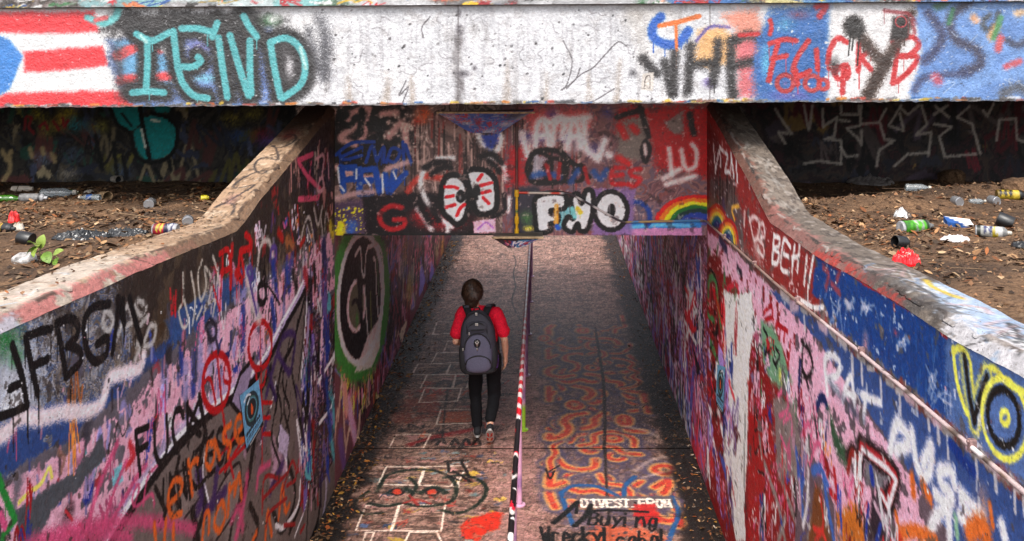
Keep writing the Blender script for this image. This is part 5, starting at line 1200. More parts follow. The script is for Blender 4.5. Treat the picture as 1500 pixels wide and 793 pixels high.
GRY = (150, 142, 134)
for P in ([(1178, 155), (1184, 190)], [(1190, 155), (1186, 188)], [(1205, 160), (1206, 186), (1226, 172), (1222, 200), (1208, 204), (1232, 206), (1232, 238)], [(1230, 176), (1244, 178)], [(1232, 155), (1232, 168), (1258, 168), (1258, 155)], [(1262, 155), (1260, 182), (1288, 180)], [(1260, 184), (1240, 188), (1256, 202), (1262, 212), (1262, 192)], [(1298, 160), (1288, 178), (1296, 204), (1310, 206), (1288, 220), (1284, 244)],
          [(1320, 155), (1302, 184), (1324, 192), (1318, 166)], [(1318, 158), (1330, 168), (1346, 155)], [(1350, 155), (1358, 182), (1342, 198), (1364, 194), (1360, 228)], [(1368, 168), (1388, 155)], [(1370, 156), (1390, 172)], [(1420, 156), (1402, 172), (1424, 182), (1436, 225)], [(1368, 182), (1394, 186), (1376, 200), (1384, 230), (1430, 226)], [(1460, 206), (1464, 176), (1488, 174), (1490, 204), (1500, 208)], [(1178, 240), (1200, 236), (1232, 240)], [(1310, 244), (1330, 226), (1360, 224)], [(1232, 216), (1240, 230), (1256, 228)], [(1136, 160), (1148, 180), (1160, 196), (1140, 194), (1150, 210)], [(1440, 162), (1446, 170), (1456, 152)]):
    cd.stroke(P, 3.4, GRY, .45, .9, .12, False)
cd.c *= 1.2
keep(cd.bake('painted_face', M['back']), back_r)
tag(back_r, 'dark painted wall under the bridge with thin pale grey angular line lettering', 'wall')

# ---------------------------------------------------------------- COPINGS
cc = coping(XL, -1, LT, 45, 320)
cc.fill((176, 142, 112)); cc.wear((200, 168, 138), .5, 6, 1, .2, .9); cc.wear((112, 86, 64), .58, 10, 2, .1, .8, 2); cc.wear((90, 70, 54), .66, 26, 3, .05, .8, 2); cc.wear((214, 190, 164), .64, 18, 4, .05, .7)
cc.poly([(8.2, -.1), (9.3, -.1), (9.3, .4), (8.6, .4)], (90, 62, 48), .2, .1, .9, False); cc.haze((8.25, .1), .25, .12, (130, 40, 34), .9, False)
cc.poly([(1, -.1), (4.7, -.1), (4.9, .10), (4.6, .4), (1, .4)], (206, 192, 178), .15, .12, .85, False, .25, 12); cc.wear((236, 228, 220), .6, 9, 7, .05, .0)
cc.poly([(2.8, .23), (4.6, .225), (5.6, .25), (5.6, .29), (3, .4)], (206, 122, 116), .02, .03, .9, False, .25, 10); cc.poly([(1, .25), (3.7, .24), (3.8, .4), (1, .4)], (186, 196, 210), .03, .04, .8, False, .3, 14)
for k in range(50): 
    y = 1.5 + cc.r.rand() * 3.2; cc.stroke([(y, .02 + .2 * cc.r.rand()), (y + .2 * cc.r.rand(), .02 + .2 * cc.r.rand())], .008 + .012 * cc.r.rand(), [(246, 240, 234), (150, 130, 116), (180, 200, 220), (226, 170, 160)][k % 4], .6, .6, .4, True, 0, False)
# black looping scrawl along the sloping part
def capxy(Y, v): return (Y, v)
P = []
for k in range(60):
    t = k / 59; P.append((6.45 + 1.75 * t + .10 * math.sin(t * 34), .115 + .075 * math.cos(t * 34 * .8) ))
cc.stroke(P, .018, (44, 34, 34), .5, .9, .2, True, 0, False)
cc.haze((6.7, .11), .14, .08, (170, 120, 116), .6, False)
cc.poly([(5.2, .226), (9.4, .226), (9.4, .33), (5.2, .33)], (128, 96, 72), .006, .006, .8, False, .2, 16)
for y in (3.3, 4.9, 6.42, 7.6, 8.6):
    cc.stroke([(y + .02 * q * (-1) ** q, v) for q, v in enumerate((0, .08, .15, .22, .30))], .007, (60, 46, 38), .3, .9, .3, False, 0, False)
for k in range(40):
    y = 3.2 + 5.8 * cc.r.rand(); cc.stroke([(y, .215 + .02 * cc.r.rand()), (y + .05 + .12 * cc.r.rand(), .218 + .015 * cc.r.rand())], .012 + .012 * cc.r.rand(), [(90, 66, 50), (206, 176, 146), (70, 52, 42)][k % 3], .4, .8, .8, False, 0, False)
cc.c *= .80
keep(cc.bake('coping', M['cap']), left_wall)
ce = coping(XR, 1, RT, 47, 320)
ce.fill((126, 112, 100)); ce.wear((150, 136, 124), .5, 6, 1, .2, .9); ce.wear((84, 72, 64), .57, 9, 2, .1, .8, 2); ce.wear((64, 54, 48), .66, 24, 3, .05, .8, 2); ce.wear((184, 172, 162), .63, 15, 4, .05, .7)
ce.poly([(6.4, .2), (9.3, .2), (9.3, .4), (6.4, .4)], (120, 66, 52), .03, .04, .7, False, .2); ce.poly([(4.6, .2), (6.8, .18), (6.8, .4), (4.6, .4)], (176, 112, 104), .03, .05, .75, False, .25)
ce.poly([(4.2, .25), (5.6, .25), (5.6, .4), (4.2, .4)], (206, 60, 50), .02, .04, .8, False, .4, 14)
ce.poly([(1, -.1), (4.55, -.1), (4.4, .1), (4.2, .16), (3.6, .3), (1, .4)], (188, 208, 234), .03, .04, 1, False, .12, 9); ce.poly([(1, .1), (3.7, .12), (3.9, .22), (3.5, .4), (1, .4)], (238, 232, 234), .03, .04, .95, False, .3, 9)
ce.wear((70, 66, 64), .63, 13, 6, .06, .0)
for k in range(60):
    y = 2.8 + ce.r.rand() * 1.9; ce.stroke([(y, .02 + .22 * ce.r.rand()), (y + .15 * ce.r.rand(), .02 + .22 * ce.r.rand()), (y + .3 * ce.r.rand(), .02 + .22 * ce.r.rand())], .008 + .02 * ce.r.rand(), [(250, 248, 250), (70, 70, 72), (160, 190, 230), (220, 180, 180), (40, 40, 44), (250, 250, 250)][k % 6], .6, .7, .5, True, 0, False)
ce.stroke([(4.1, .06), (4.35, .08), (4.5, .05)], .03, (236, 200, 60), .4, .9, .3, True, 0, False); ce.poly([(3.85, .17), (4.7, .17), (4.8, .3), (3.9, .3)], (92, 84, 80), .03, .05, .8, False, .35, 14)
for k in range(16):
    y = 6.5 + ce.r.rand() * 2.4; ce.stroke([(y, .04 + .15 * ce.r.rand()), (y + .2, .04 + .15 * ce.r.rand())], .012, (176, 170, 164), .7, .6, .3, True, 0, False)
for y in (3.5, 4.9, 6.7, 7.9):
    ce.stroke([(y + .02 * q * (-1) ** q, v) for q, v in enumerate((0, .08, .15, .22, .30))], .007, (50, 42, 38), .3, .9, .3, False, 0, False)
for k in range(50):
    y = 3.2 + 5.8 * ce.r.rand(); ce.stroke([(y, .212 + .02 * ce.r.rand()), (y + .05 + .12 * ce.r.rand(), .216 + .015 * ce.r.rand())], .012 + .014 * ce.r.rand(), [(74, 62, 56), (190, 178, 170), (60, 50, 46)][k % 3], .4, .8, .8, False, 0, False)
ce.c *= .72
keep(ce.bake('coping', M['cap']), right_wall)

# ---------------------------------------------------------------- FLOOR SLABS
def slab(y0s, seed):
    xs = np.linspace(XL + .002, XR - .002, 430)
    return Canvas(xs, y0s, proj_floor, lambda u, v: (u, v, 0.006 * (fbm(u * 3, v * 3, 12, 3) - .5) + np.zeros_like(u)), seed, 0)
yn = CZ * F / (np.linspace(793 + 12, 657.7, 150) - CY)
near = slab(np.concatenate([np.linspace(-6, 7.9, 20), yn]), 61)
yf = CZ * F / (np.linspace(656.6, 338, 330) - CY)
far = slab(np.concatenate([yf, [23, YE]]), 62)
for f in (near, far):
    f.fill((126, 100, 90))
    f.patches((-3, 3, -7, 30), [(130, 100, 90), (112, 86, 78), (146, 112, 104), (120, 98, 92), (104, 82, 74), (138, 106, 98)], 2.0, 101, .6)
    f.wear((170, 140, 130), .60, 7, 2, .08, .6); f.wear((72, 56, 50), .59, 9, 3, .08, .65); f.wear((190, 160, 160), .68, 30, 4, .05, .6); f.wear((74, 56, 50), .56, 7, 24, .08, .6, 5.0); f.wear((186, 156, 142), .60, 9, 25, .06, .55, 5.0); f.wear((56, 44, 42), .66, 42, 5, .05, .7)
    f.poly([(-.55, 6), (.05, 6), (.0, 13), (-.5, 13)], (196, 146, 150), .25, .1, .5, False, .3, 7)
# scuffed speckles of old colour on the left lane
near.clutter((-1.7, -.4, 8.2, 10.1), 120, [(150, 60, 50), (70, 90, 130), (190, 160, 60), (60, 56, 60), (176, 130, 130), (110, 140, 150)], (.03, .2), (.02, .1), (.006, .02), .4)
near.poly([(672, 770), (690, 760), (722, 750), (736, 752), (730, 775), (712, 782), (700, 793), (680, 790)], (206, 46, 22), .02, .02, 1, True, .12, 14)
far.clutter((-1.6, -.5, 10.2, 12.4), 90, [(160, 50, 40), (190, 80, 40), (70, 60, 60), (50, 46, 48), (176, 130, 130)], (.05, .3), (.03, .2), (.01, .03), .4)
far.poly([(580, 590), (640, 575), (640, 610), (570, 625)], (150, 56, 34), .05, .05, .6, True, .35, 10); far.poly([(648, 604), (694, 602), (692, 618), (644, 620)], (178, 80, 36), .02, .01, .8)
far.stroke([(600, 652), (640, 640), (690, 630), (700, 628)], 10, (150, 20, 24), .4, .9, .3); far.stroke([(612, 652), (640, 644)], 8, (40, 26, 26), .4, .8)
for x in (640, 660, 676, 692): far.stroke([(x, 652), (x + 7, 643), (x + 12, 651)], 4.5, (26, 20, 20), .3, .9)
for P in ([(640, 566), (652, 558), (664, 566)], [(660, 566), (676, 560)], [(636, 548), (660, 538)]): far.stroke(P, 7, (30, 30, 44), .5, .85)
far.stroke([(648, 640), (652, 600), (656, 570)], 3, (34, 28, 28), .5, .8)
# hopscotch chalk lines
WL = (232, 218, 210)
def box(c, P, w=2.6): c.stroke(list(P) + [P[0]], w * .95, WL, .25, .95, .25, False, 0, True, False, .2)
for P in ([(536, 741), (584, 740), (572, 778), (521, 777)], [(586, 740), (652, 740), (646, 778), (574, 778)], [(566, 684), (622, 684), (612, 711), (554, 710)], [(624, 684), (684, 682), (668, 713), (614, 711)], [(536, 780), (548, 780), (540, 800), (530, 800)], [(600, 780), (640, 780), (650, 800), (590, 800)]): box(near, P)
near.stroke([(660, 713), (670, 700), (672, 714)], 2.6, WL, .3, .8, .2, False)
for P in ([(580, 637), (631, 636), (620, 657), (570, 657)], [(646, 600), (700, 600), (694, 620), (639, 622)], [(622, 570), (676, 569), (670, 588), (614, 590)], [(626, 549), (668, 548), (664, 568), (616, 569)], [(668, 548), (690, 548), (684, 568), (662, 568)], [(612, 534), (660, 534), (652, 549), (604, 549)], [(660, 534), (690, 534), (686, 549), (654, 549)], [(640, 517), (688, 517), (682, 531), (632, 533)], [(656, 500), (690, 500), (686, 516), (650, 516)], [(640, 472), (690, 472), (684, 488), (634, 490)]): box(far, P, 2.2)
# painted mask with two red-rimmed eyes, dark green outline
DG = (22, 44, 34)
for P, w in (([(552, 720), (566, 698), (590, 690), (620, 688), (650, 694), (668, 712), (660, 735), (620, 742), (590, 738), (566, 742), (540, 738)], 6), ([(650, 700), (680, 696), (706, 706), (712, 722), (696, 742), (670, 752), (648, 748)], 6), ([(540, 720), (520, 736), (530, 752), (560, 752)], 5), ([(570, 722), (590, 716), (604, 722)], 9), ([(616, 722), (636, 714), (652, 722)], 9), ([(600, 700), (610, 712), (600, 730)], 5)): near.stroke(P, w, DG, .35, .9)
for cx in (582, 633): near.stroke(ell(cx, 721, 9, 5), 3.4, (30, 26, 26), .3, .9, .1, False); near.poly(ell(cx, 721, 7, 4, 0, 340), (196, 60, 34), .01, .01)
for P in ([(590, 738), (610, 732), (630, 738)], [(600, 726), (612, 740)]): near.stroke(P, 4, (170, 40, 34), .5, .8, .4)
for P in ([(652, 676), (684, 674)], [(656, 678), (658, 692), (684, 690)], [(676, 676), (688, 700)], [(664, 690), (690, 706)], [(640, 690), (672, 704)]): near.stroke(P, 4.2, (26, 24, 22), .3, .9, .1, False)
# flame-like swirls on the right lane: layered brush lines, violet under yellow, orange and red
for f in (near, far):
    x, y = f.UU, f.V
    m = sstep(.02, .22, x + .14 * (f.n3 - .5)) * sstep(0, .2, 1.28 - x + .2 * (f.n3 - .5)) * sstep(8.3, 8.7, y + .3 * (f.n3 - .5)) * (1 - sstep(13.0, 15.0, y + .8 * (f.n3 - .5)))
    m = m * (.72 - .55 * sstep(.45, .62, fbm(x * 20, y * 20, 211, 3)))
    f.c += (np.array((88, 80, 112), np.float32) / 255 - f.c) * m[..., None].astype(np.float32)
sw = np.random.RandomState(77); SWL = []
for k in range(18):
    for c_ in range(3):
        x0 = .20 + .40 * c_ + .10 * sw.randn(); y0 = 8.85 + 5.4 * (k + .5 * (c_ % 2) + .3 * sw.randn()) / 18
        if sw.rand() < .25:
            SWL.append((ell(x0, y0, .05 + .05 * sw.rand(), .06 + .07 * sw.rand(), 0, 360, 10), y0)); continue
        an = sw.choice([0, math.pi]) + sw.randn() * .4; tw = sw.choice([-1, 1]); P = [(x0, y0)]
        for q in range(sw.randint(4, 9)):
            an += tw * (.55 + .6 * sw.rand()); tw = -tw if sw.rand() < .6 else tw
            P.append((float(np.clip(P[-1][0] + .17 * math.cos(an), .06, 1.22)), P[-1][1] + .19 * math.sin(an)))
        SWL.append((P, y0))
for P, y0 in SWL:
    fade = 1 - .2 * float(sstep(12.0, 14.4, np.array(y0))); th = .7 + .6 * sw.rand()
    for wd, colr, al in ((.21, (82, 78, 116), .9), (.125, (196, 160, 90), .9), (.094, (212, 126, 66), .9), (.052, (196, 54, 44), .95)):
        for f in (near, far): f.stroke(P, wd * th, colr, .22, al * fade, .2, True, 0, False, False, .22)
for f in (near, far): f.wear((150, 124, 112), .64, 13, 41, .05, .45); f.wear((64, 52, 48), .66, 34, 42, .05, .5)
for P, w in (([(872, 480), (878, 520), (884, 560), (886, 620), (885, 656)], 4), ): far.stroke(P, w, (38, 30, 30), .4, .9, .3)
near.stroke([(886, 658), (888, 700), (892, 760), (896, 800)], 4, (40, 32, 32), .5, .85, .3)
# painted notice and black script over it, blue arcs
BA = (30, 92, 160)
near.stroke([(822, 722), (840, 712), (870, 712), (896, 722), (914, 732)], 6.5, BA, .3, .95); near.stroke([(914, 732), (916, 712), (930, 698)], 6.5, BA, .3, .95); near.stroke([(822, 722), (828, 742), (840, 770)], 6.5, BA, .3, .95); near.stroke([(984, 728), (994, 752), (986, 775), (976, 800)], 7, BA, .3, .95)
near.poly([(846, 727), (984, 727), (990, 745), (850, 745)], (96, 92, 104), .01, .01, .85)
near.text('DIVEST FROM', [(853, 743), (986, 743), (984, 732), (852, 732)], 3.6, (232, 222, 214), soft=.2, gap=.2, jit=.03, dry=.35)
for x in np.linspace(855, 985, 12)[:-1]:
    near.stroke([(x - 1, 743), (x + 7, 743)], 1.6, (240, 232, 224), .2, .9, .1, False); near.stroke([(x - 1, 732), (x + 7, 732)], 1.6, (240, 232, 224), .2, .9, .1, False)
near.poly([(930, 740), (960, 738), (968, 765), (940, 770), (928, 755)], (196, 34, 34), .02, .02, .9, True, .2); near.poly([(870, 770), (940, 774), (980, 790), (860, 800)], (214, 90, 50), .04, .04, .7, True, .3)
near.stroke([(860, 749), (900, 748), (948, 750)], 6, (26, 22, 24), .25, .95)
for P, w in (([(812, 766), (830, 750), (846, 736)], 8), ([(846, 736), (844, 752)], 4), ([(842, 770), (858, 756), (866, 740)], 8)): near.stroke(P, w, (24, 20, 20), .25)
near.text('Buying', [(862, 768), (966, 774), (968, 752), (866, 752)], 4, (26, 22, 22), soft=.2)
near.text('Wreckyl', [(795, 796), (900, 796), (900, 774), (792, 772)], 5, (26, 22, 22), soft=.2); near.text('cabal', [(902, 800), (985, 806), (985, 776), (904, 780)], 4, (26, 22, 22), soft=.2)
near.stroke([(812, 690), (806, 702), (800, 688)], 3, (34, 28, 28), .3); near.stroke([(806, 690), (820, 682)], 3, (34, 28, 28), .3)
near.stroke([(930, 690), (960, 672), (1000, 668)], 6, (206, 190, 190), .9, .55); near.stroke([(940, 700), (980, 690)], 5, (206, 190, 190), .9, .5)
far.stroke([(915, 624), (940, 630), (965, 640)], 5, (206, 190, 184), .9, .6)
# dark silt along both wall feet and by the rail, hairline crack
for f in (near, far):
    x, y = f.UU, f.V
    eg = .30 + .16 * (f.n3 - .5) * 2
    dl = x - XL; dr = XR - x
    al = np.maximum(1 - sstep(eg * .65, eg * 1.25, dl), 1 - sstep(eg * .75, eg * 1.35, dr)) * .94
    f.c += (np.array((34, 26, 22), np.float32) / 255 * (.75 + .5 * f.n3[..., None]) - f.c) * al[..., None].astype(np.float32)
far.stroke([(752, 374), (756, 384), (752, 400), (755, 420), (750, 440), (756, 458)], 1.6, (30, 24, 22), .3, .95, .3)
far.stroke([(758, 462), (770, 480), (768, 488), (740, 495)], 1.6, (30, 24, 22), .3, .9, .3)
far.wear((200, 176, 160), .66, 55, 15, .04, .5); near.stroke([(820, 758), (1060, 756)], 1.6, (60, 48, 42), .4, .7, .3)
for f in (near, far): f.c = np.clip(f.c * np.array((1.07, 1.0, .94), np.float32) * .96, 0, 1); f.kc = 1.3
for f, nm in ((near, 'floor_slab'), (far, 'floor_slab')): f.bake(nm, M['floor'], floor)
# ---------------------------------------------------------------- pipes, fixtures, handrail, flyers
def vcol(me, cols):
    at = me.color_attributes.new('paint', 'FLOAT_COLOR', 'POINT')
    c = np.ones((len(me.vertices), 4), np.float32); c[:, :3] = lin(np.asarray(cols, np.float32) / 255.0)
    at.data.foreach_set('color', c.ravel())
    return me

def coords(me):
    c = np.zeros(len(me.vertices) * 3, np.float32); me.vertices.foreach_get('co', c); return c.reshape(-1, 3)

def dense(pts, step):
    out = []
    for a, b in zip(pts[:-1], pts[1:]):
        a, b = Vector(a), Vector(b); n = max(1, int((b - a).length / step))
        out += [a.lerp(b, k / n) for k in range(n)]
    return out + [Vector(pts[-1])]

def paint_tube(name, pts, r, colf, parent, seg=10, step=.03, mat='rail'):
    bm = bmesh.new(); add_tube(bm, dense(pts, step), r, seg); me = bm_mesh(bm, name); shade(me)
    vcol(me, [colf(*co) for co in coords(me)])
    return keep(link(name, me, M[mat]), parent)

# pipe along the right wall, turning onto the head wall
conduit = empty('wall_pipe', (XR - .03, 6, 2.7))
pz = lambda y: np.interp(y, [1.2, 3.147, 4.56, 6.36, YH], [3.02, 2.907, 2.84, 2.722, 2.60])
def pcol(x, y, z):
    n = vnoise(np.array(y * 5 + x * 5), np.array(z * 9), 3); n2 = vnoise(np.array(y * 17 + x * 11), np.array(z * 30), 8)
    a = np.array((132, 110, 102)) if y > 5.4 else np.array((178, 156, 154))
    if n > .64: a = np.array((128, 104, 92))
    if n2 > .78: a = np.array((84, 70, 62))
    if n < .2: a = np.array((216, 206, 204)) if y < 5.4 else np.array((176, 150, 140))
    return a
yy = list(np.linspace(1.2, YH - .06, 24))
pp = [(XR - .016, y, float(pz(y))) for y in yy] + [(XR - .03, YH - .03, 2.60), (XR - .07, YH - .018, 2.60)]
paint_tube('pipe', pp, .0100, pcol, conduit)
def hx(px, py, d=.018): 
    x, z, _ = proj_y(YH)(px, py); return (x, YH - d, z)
def pcol2(x, y, z):
    n = vnoise(np.array(x * 9.), np.array(z * 9), 5)
    if x < .15: return np.array((214, 70, 50)) if n > .6 else np.array((220, 206, 190))
    if x < .8: return np.array((206, 196, 192)) if n > .4 else np.array((60, 50, 56))
    return np.array((70, 130, 180)) if n > .5 else np.array((170, 140, 90))
paint_tube('pipe', [(XR - .07, YH - .018, 2.60), hx(915, 325), hx(905, 322), hx(842, 287), hx(832, 283), hx(758, 282)], .011, pcol2, conduit)
for y in (2.6, 3.5, 4.72, 5.9, 7.1, 8.3):
    bm = bmesh.new(); z = float(pz(y))
    add_box(bm, (XR - .026, y - .012, z - .018), (XR + .002, y + .012, z + .028), .003)
    add_tube(bm, [(XR - .032, y, z + .02), (XR - .02, y, z + .02)], .006, 6)
    keep(link('clamp', bm_mesh(bm, 'clamp'), plain('clamp_%d' % int(y * 10), (150, 120, 118), .5, .3, .4, 40)), conduit)
tag(conduit, 'thin paint flecked pipe running along the right wall and onto the head wall', 'pipe')

downpipe = empty('downpipe', hx(757, 345))
def dcol(x, y, z):
    n = vnoise(np.array(z * 13.), np.array(x * 3), 6)
    if z < 2.86: return np.array((226, 168, 30)) if n > .35 else (np.array((60, 110, 70)) if n > .2 else np.array((170, 60, 40)))
    return np.array((120, 60, 56)) if n > .6 else np.array((86, 62, 58))
paint_tube('pipe', [hx(757, 150), hx(757, 350)], .014, dcol, downpipe)
for py in (283, 322, 340):
    bm = bmesh.new(); x, y, z = hx(757, py); add_lathe(bm, [(0, -.035), (.02, -.035), (.022, -.02), (.022, .02), (.02, .035), (0, .035)], 12)
    me = bm_mesh(bm, 'coupling'); vcol(me, [(232, 176, 30)] * len(me.vertices)); o = link('coupling', me, M['rail']); o.location = (x, y, z); keep(o, downpipe)
tag(downpipe, 'thin upright pipe with yellow painted couplings on the head wall', 'pipe')

# two wedge-shaped lamp housings
def wedge(name, P, depth, zt, cols, label, seed):
    """front trapezoid P (px on a plane depth in front of the head wall), box behind it"""
    yf = YH - depth
    root = empty(name, (0, YH, zt))
    q = [(proj_y(yf)(x, y)[0], proj_y(yf)(x, y)[1]) for x, y in P]
    tl, tr, br, bl = q
    n, m = 90, 30
    Uu = np.linspace(0, 1, n); Vv = np.linspace(0, 1, m)
    def xyz(u, v):
        x = (bl[0] * (1 - u) + br[0] * u) * (1 - v) + (tl[0] * (1 - u) + tr[0] * u) * v
        z = (bl[1] * (1 - u) + br[1] * u) * (1 - v) + (tl[1] * (1 - u) + tr[1] * u) * v
        return x, np.full_like(x, yf) + (1 - v) * depth * .35, z
    c = Canvas(Uu, Vv, None, xyz, seed); cols(c)
    keep(c.bake('front_panel', M['head']), root)
    bm = bmesh.new()
    F0 = [bm.verts.new((x, yf + .004 + (depth * .35 if k > 1 else 0), z)) for k, (x, z) in enumerate(q)]; B0 = [bm.verts.new((x, YH - .002, z)) for x, z in q]
    for k in range(4): bm.faces.new((F0[k], F0[(k + 1) % 4], B0[(k + 1) % 4], B0[k]))
    bm.faces.new(F0); bm.faces.new(B0[::-1])
    keep(link('housing', bm_mesh(bm, 'housing'), M['dark_concrete']), root)
    bm = bmesh.new(); add_box(bm, (tl[0] - .01, yf - .012, tl[1] - .004), (tr[0] + .01, yf + .03, tl[1] + .014), .003)
    keep(link('rim', bm_mesh(bm, 'rim'), plain('rim_' + str(seed), (196, 168, 128), .45, .2, .4, 30)), root)
    tag(root, label, 'lamp')
def cols_a(c):
    c.patches((-1, 2, -1, 2), [(70, 100, 176), (50, 80, 156), (130, 140, 176), (60, 90, 166), (176, 60, 80), (96, 120, 170)], 3, 5, .6)
    for u, v in ((.05, .8), (.5, .06), (.7, .1), (.95, .7), (.2, .5), (.86, .4)): c.haze((u, v), .16, .2, (206, 200, 196), .8, False)
    c.haze((.38, .5), .08, .3, (150, 40, 56), .9, False); c.haze((.85, .8), .2, .3, (40, 34, 34), .8, False)
def cols_b(c):
    c.fill((50, 48, 60)); c.poly([(.5, -.1), (1.1, -.1), (1.1, .8), (.55, .8)], (70, 150, 196), .03, .05, 1, False)
    c.poly([(-.1, .75), (1.1, .75), (1.1, 1.1), (-.1, 1.1)], (20, 18, 20), .03, .04, 1, False)
    c.clutter((.1, .95, .0, .7), 40, [(226, 220, 226), (170, 40, 50), (226, 120, 140), (40, 80, 160), (206, 206, 214), (120, 60, 140)], (.05, .15), (.1, .3), (.02, .05), .8)
    c.squig(.3, .2, .4, .4, .06, (240, 236, 240), 9)
wedge('lamp_housing', [(641, 166), (782, 162), (732, 196), (689, 196)], .16, 3.7, cols_a, 'blue paint spattered wedge lamp housing high on the head wall', 66)
wedge('lamp_housing', [(722, 349), (795, 347), (766, 365), (744, 366)], .22, 2.4, cols_b, 'small wedge lamp housing hanging under the lip of the tunnel mouth', 67)

# handrail
rail = empty('handrail', (-.23, 5.0, 0))
def rcol(x, y, z):
    n = vnoise(np.array(y * 9.0), np.array((x + z) * 8), 11); t = (y * 4.2 + .5 * vnoise(np.array(y * 2.1), np.array(3.), 21) + .10 * math.sin(math.atan2(z - .95, x + .23) + y * 3)) % 1
    if y > 8.6:
        if y > 11.6: return np.array((136, 34, 42)) if t > .35 + .5 * (n - .5) else np.array((150, 112, 114))
        return np.array((190, 22, 34)) if t > .45 + .2 * (n - .5) else (np.array((204, 190, 186)) if n > .3 else np.array((226, 150, 160)))
    t2 = (y * 1.7 + 1.1 * vnoise(np.array(y * 3.), np.array(2.), 4) + .08 * math.sin(math.atan2(z - .95, x + .23) * 2 + y * 9)) % 1
    if t2 < .16: return np.array((196, 186, 182))
    if t2 < .30: return np.array((196, 22, 44)) if n > .45 else np.array((24, 20, 22))
    return np.array((24, 20, 22)) if n > .16 else np.array((214, 206, 204))
bm = bmesh.new(); add_tube(bm, dense([(-.23, 4.2, .95), (-.23, 17.5, .95)], .012), .023, 12); me = bm_mesh(bm, 'rail'); shade(me)
vcol(me, [rcol(*co) for co in coords(me)]); keep(link('rail', me, M['rail']), rail)
for k, y in enumerate((5.5, 7.2, 8.94, 10.64, 12.34, 14.04, 15.74, 17.4)):
    bm = bmesh.new(); add_tube(bm, dense([(-.23, y, .0), (-.23, y, .93)], .06), .025, 10); add_lathe(bm, [(0, 0), (.055, 0), (.055, .010), (.028, .016)], 12)
    for v in bm.verts[-1 * 37:]: pass
    me = bm_mesh(bm, 'post'); co = coords(me)
    base = np.hypot(co[:, 0], co[:, 1]) < .1
    co[base] += np.array([-.23, y, 0]); me.vertices.foreach_set('co', co.ravel()); shade(me)
    cc_ = []
    for x, yv, z in co:
        n = vnoise(np.array(z * 11.), np.array(y), 7)
        c_ = np.array((200, 150, 178)) if n > .35 else np.array((150, 110, 150))
        if k == 3 and z < .30: c_ = np.array((150, 190, 50))
        if k > 3: c_ = np.array((140, 100, 140)) if n > .4 else np.array((170, 130, 160))
        cc_.append(c_)
    vcol(me, cc_); keep(link('post', me, M['rail']), rail)
tag(rail, 'long handrail striped in red, white and black paint on pale pink posts', 'handrail')

# flyers pasted on the walls
def flyer(X, P, lift, seed, label, flip):
    pr = proj_x(X)
    q = [pr(*p)[:2] for p in P]      # tl, tr, br, bl as (Y, z)
    tl, tr, br, bl = [np.array(v) for v in q]
    def xyz(u, v):
        y = (bl[0] * (1 - u) + br[0] * u) * (1 - v) + (tl[0] * (1 - u) + tr[0] * u) * v
        z = (bl[1] * (1 - u) + br[1] * u) * (1 - v) + (tl[1] * (1 - u) + tr[1] * u) * v
        return np.full_like(y, X) + lift * (1 + .8 * fbm(u * 3, v * 4, seed, 2)), y, z
    c = Canvas(np.linspace(0, 1, 50), np.linspace(0, 1, 70), None, xyz, seed, 0)
    c.fill((112, 176, 214))
    c.stroke(ell(.5, .6, .34, .26, 0, 360, 24), .10, (30, 52, 60), .1, 1, .05, False, 0, False)
    c.stroke(ell(.5, .6, .28, .21, 0, 360, 24), .035, (70, 130, 120), .1, 1, .05, False, 0, False)
    c.poly(ell(.5, .6, .24, .18, 0, 350, 20), (26, 34, 38), .01, .005, 1, False)
    c.poly([(.42, .5), (.52, .48), (.58, .56), (.5, .72), (.46, .62)], (226, 90, 30), .01, .01, 1, False)
    c.stroke([(.15, .84), (.35, .9), (.5, .86)], .04, (230, 236, 240), .2, 1, .1, True, 0, False); c.stroke([(.3, .74), (.45, .82)], .03, (230, 236, 240), .2, 1, .1, True, 0, False)
    for r, w in ((.27, .06), (.19, .025), (.15, .02)): 
        for x in np.linspace(.1, .8, 9 if r < .2 else 7): c.stroke([(x, r), (x + .05, r + .01)], w, (24, 30, 36), .15, 1, .1, False, 0, False)
    c.poly([(-.1, -.1), (1.1, -.1), (1.1, .085), (-.1, .085)], (22, 24, 28), .01, .005, 1, False)
    c.stroke([(.2, .05), (.8, .05)], .02, (190, 186, 180), .2, 1, .1, False, 0, False)
    o = c.bake('flyer', M['paper'], None, flip)
    tag(o, label, 'flyer')
    return o
flyer(XL, [(350, 580), (377, 556), (384, 622), (360, 665)], .006, 5, 'pale blue flyer with a dark ring and flame, pasted near the orange script', True)
flyer(XR, [(1064, 538), (1052, 534), (1050, 592), (1060, 610)], -.006, 6, 'pale blue flyer with a dark ring, pasted beside the whitewash strip', False)
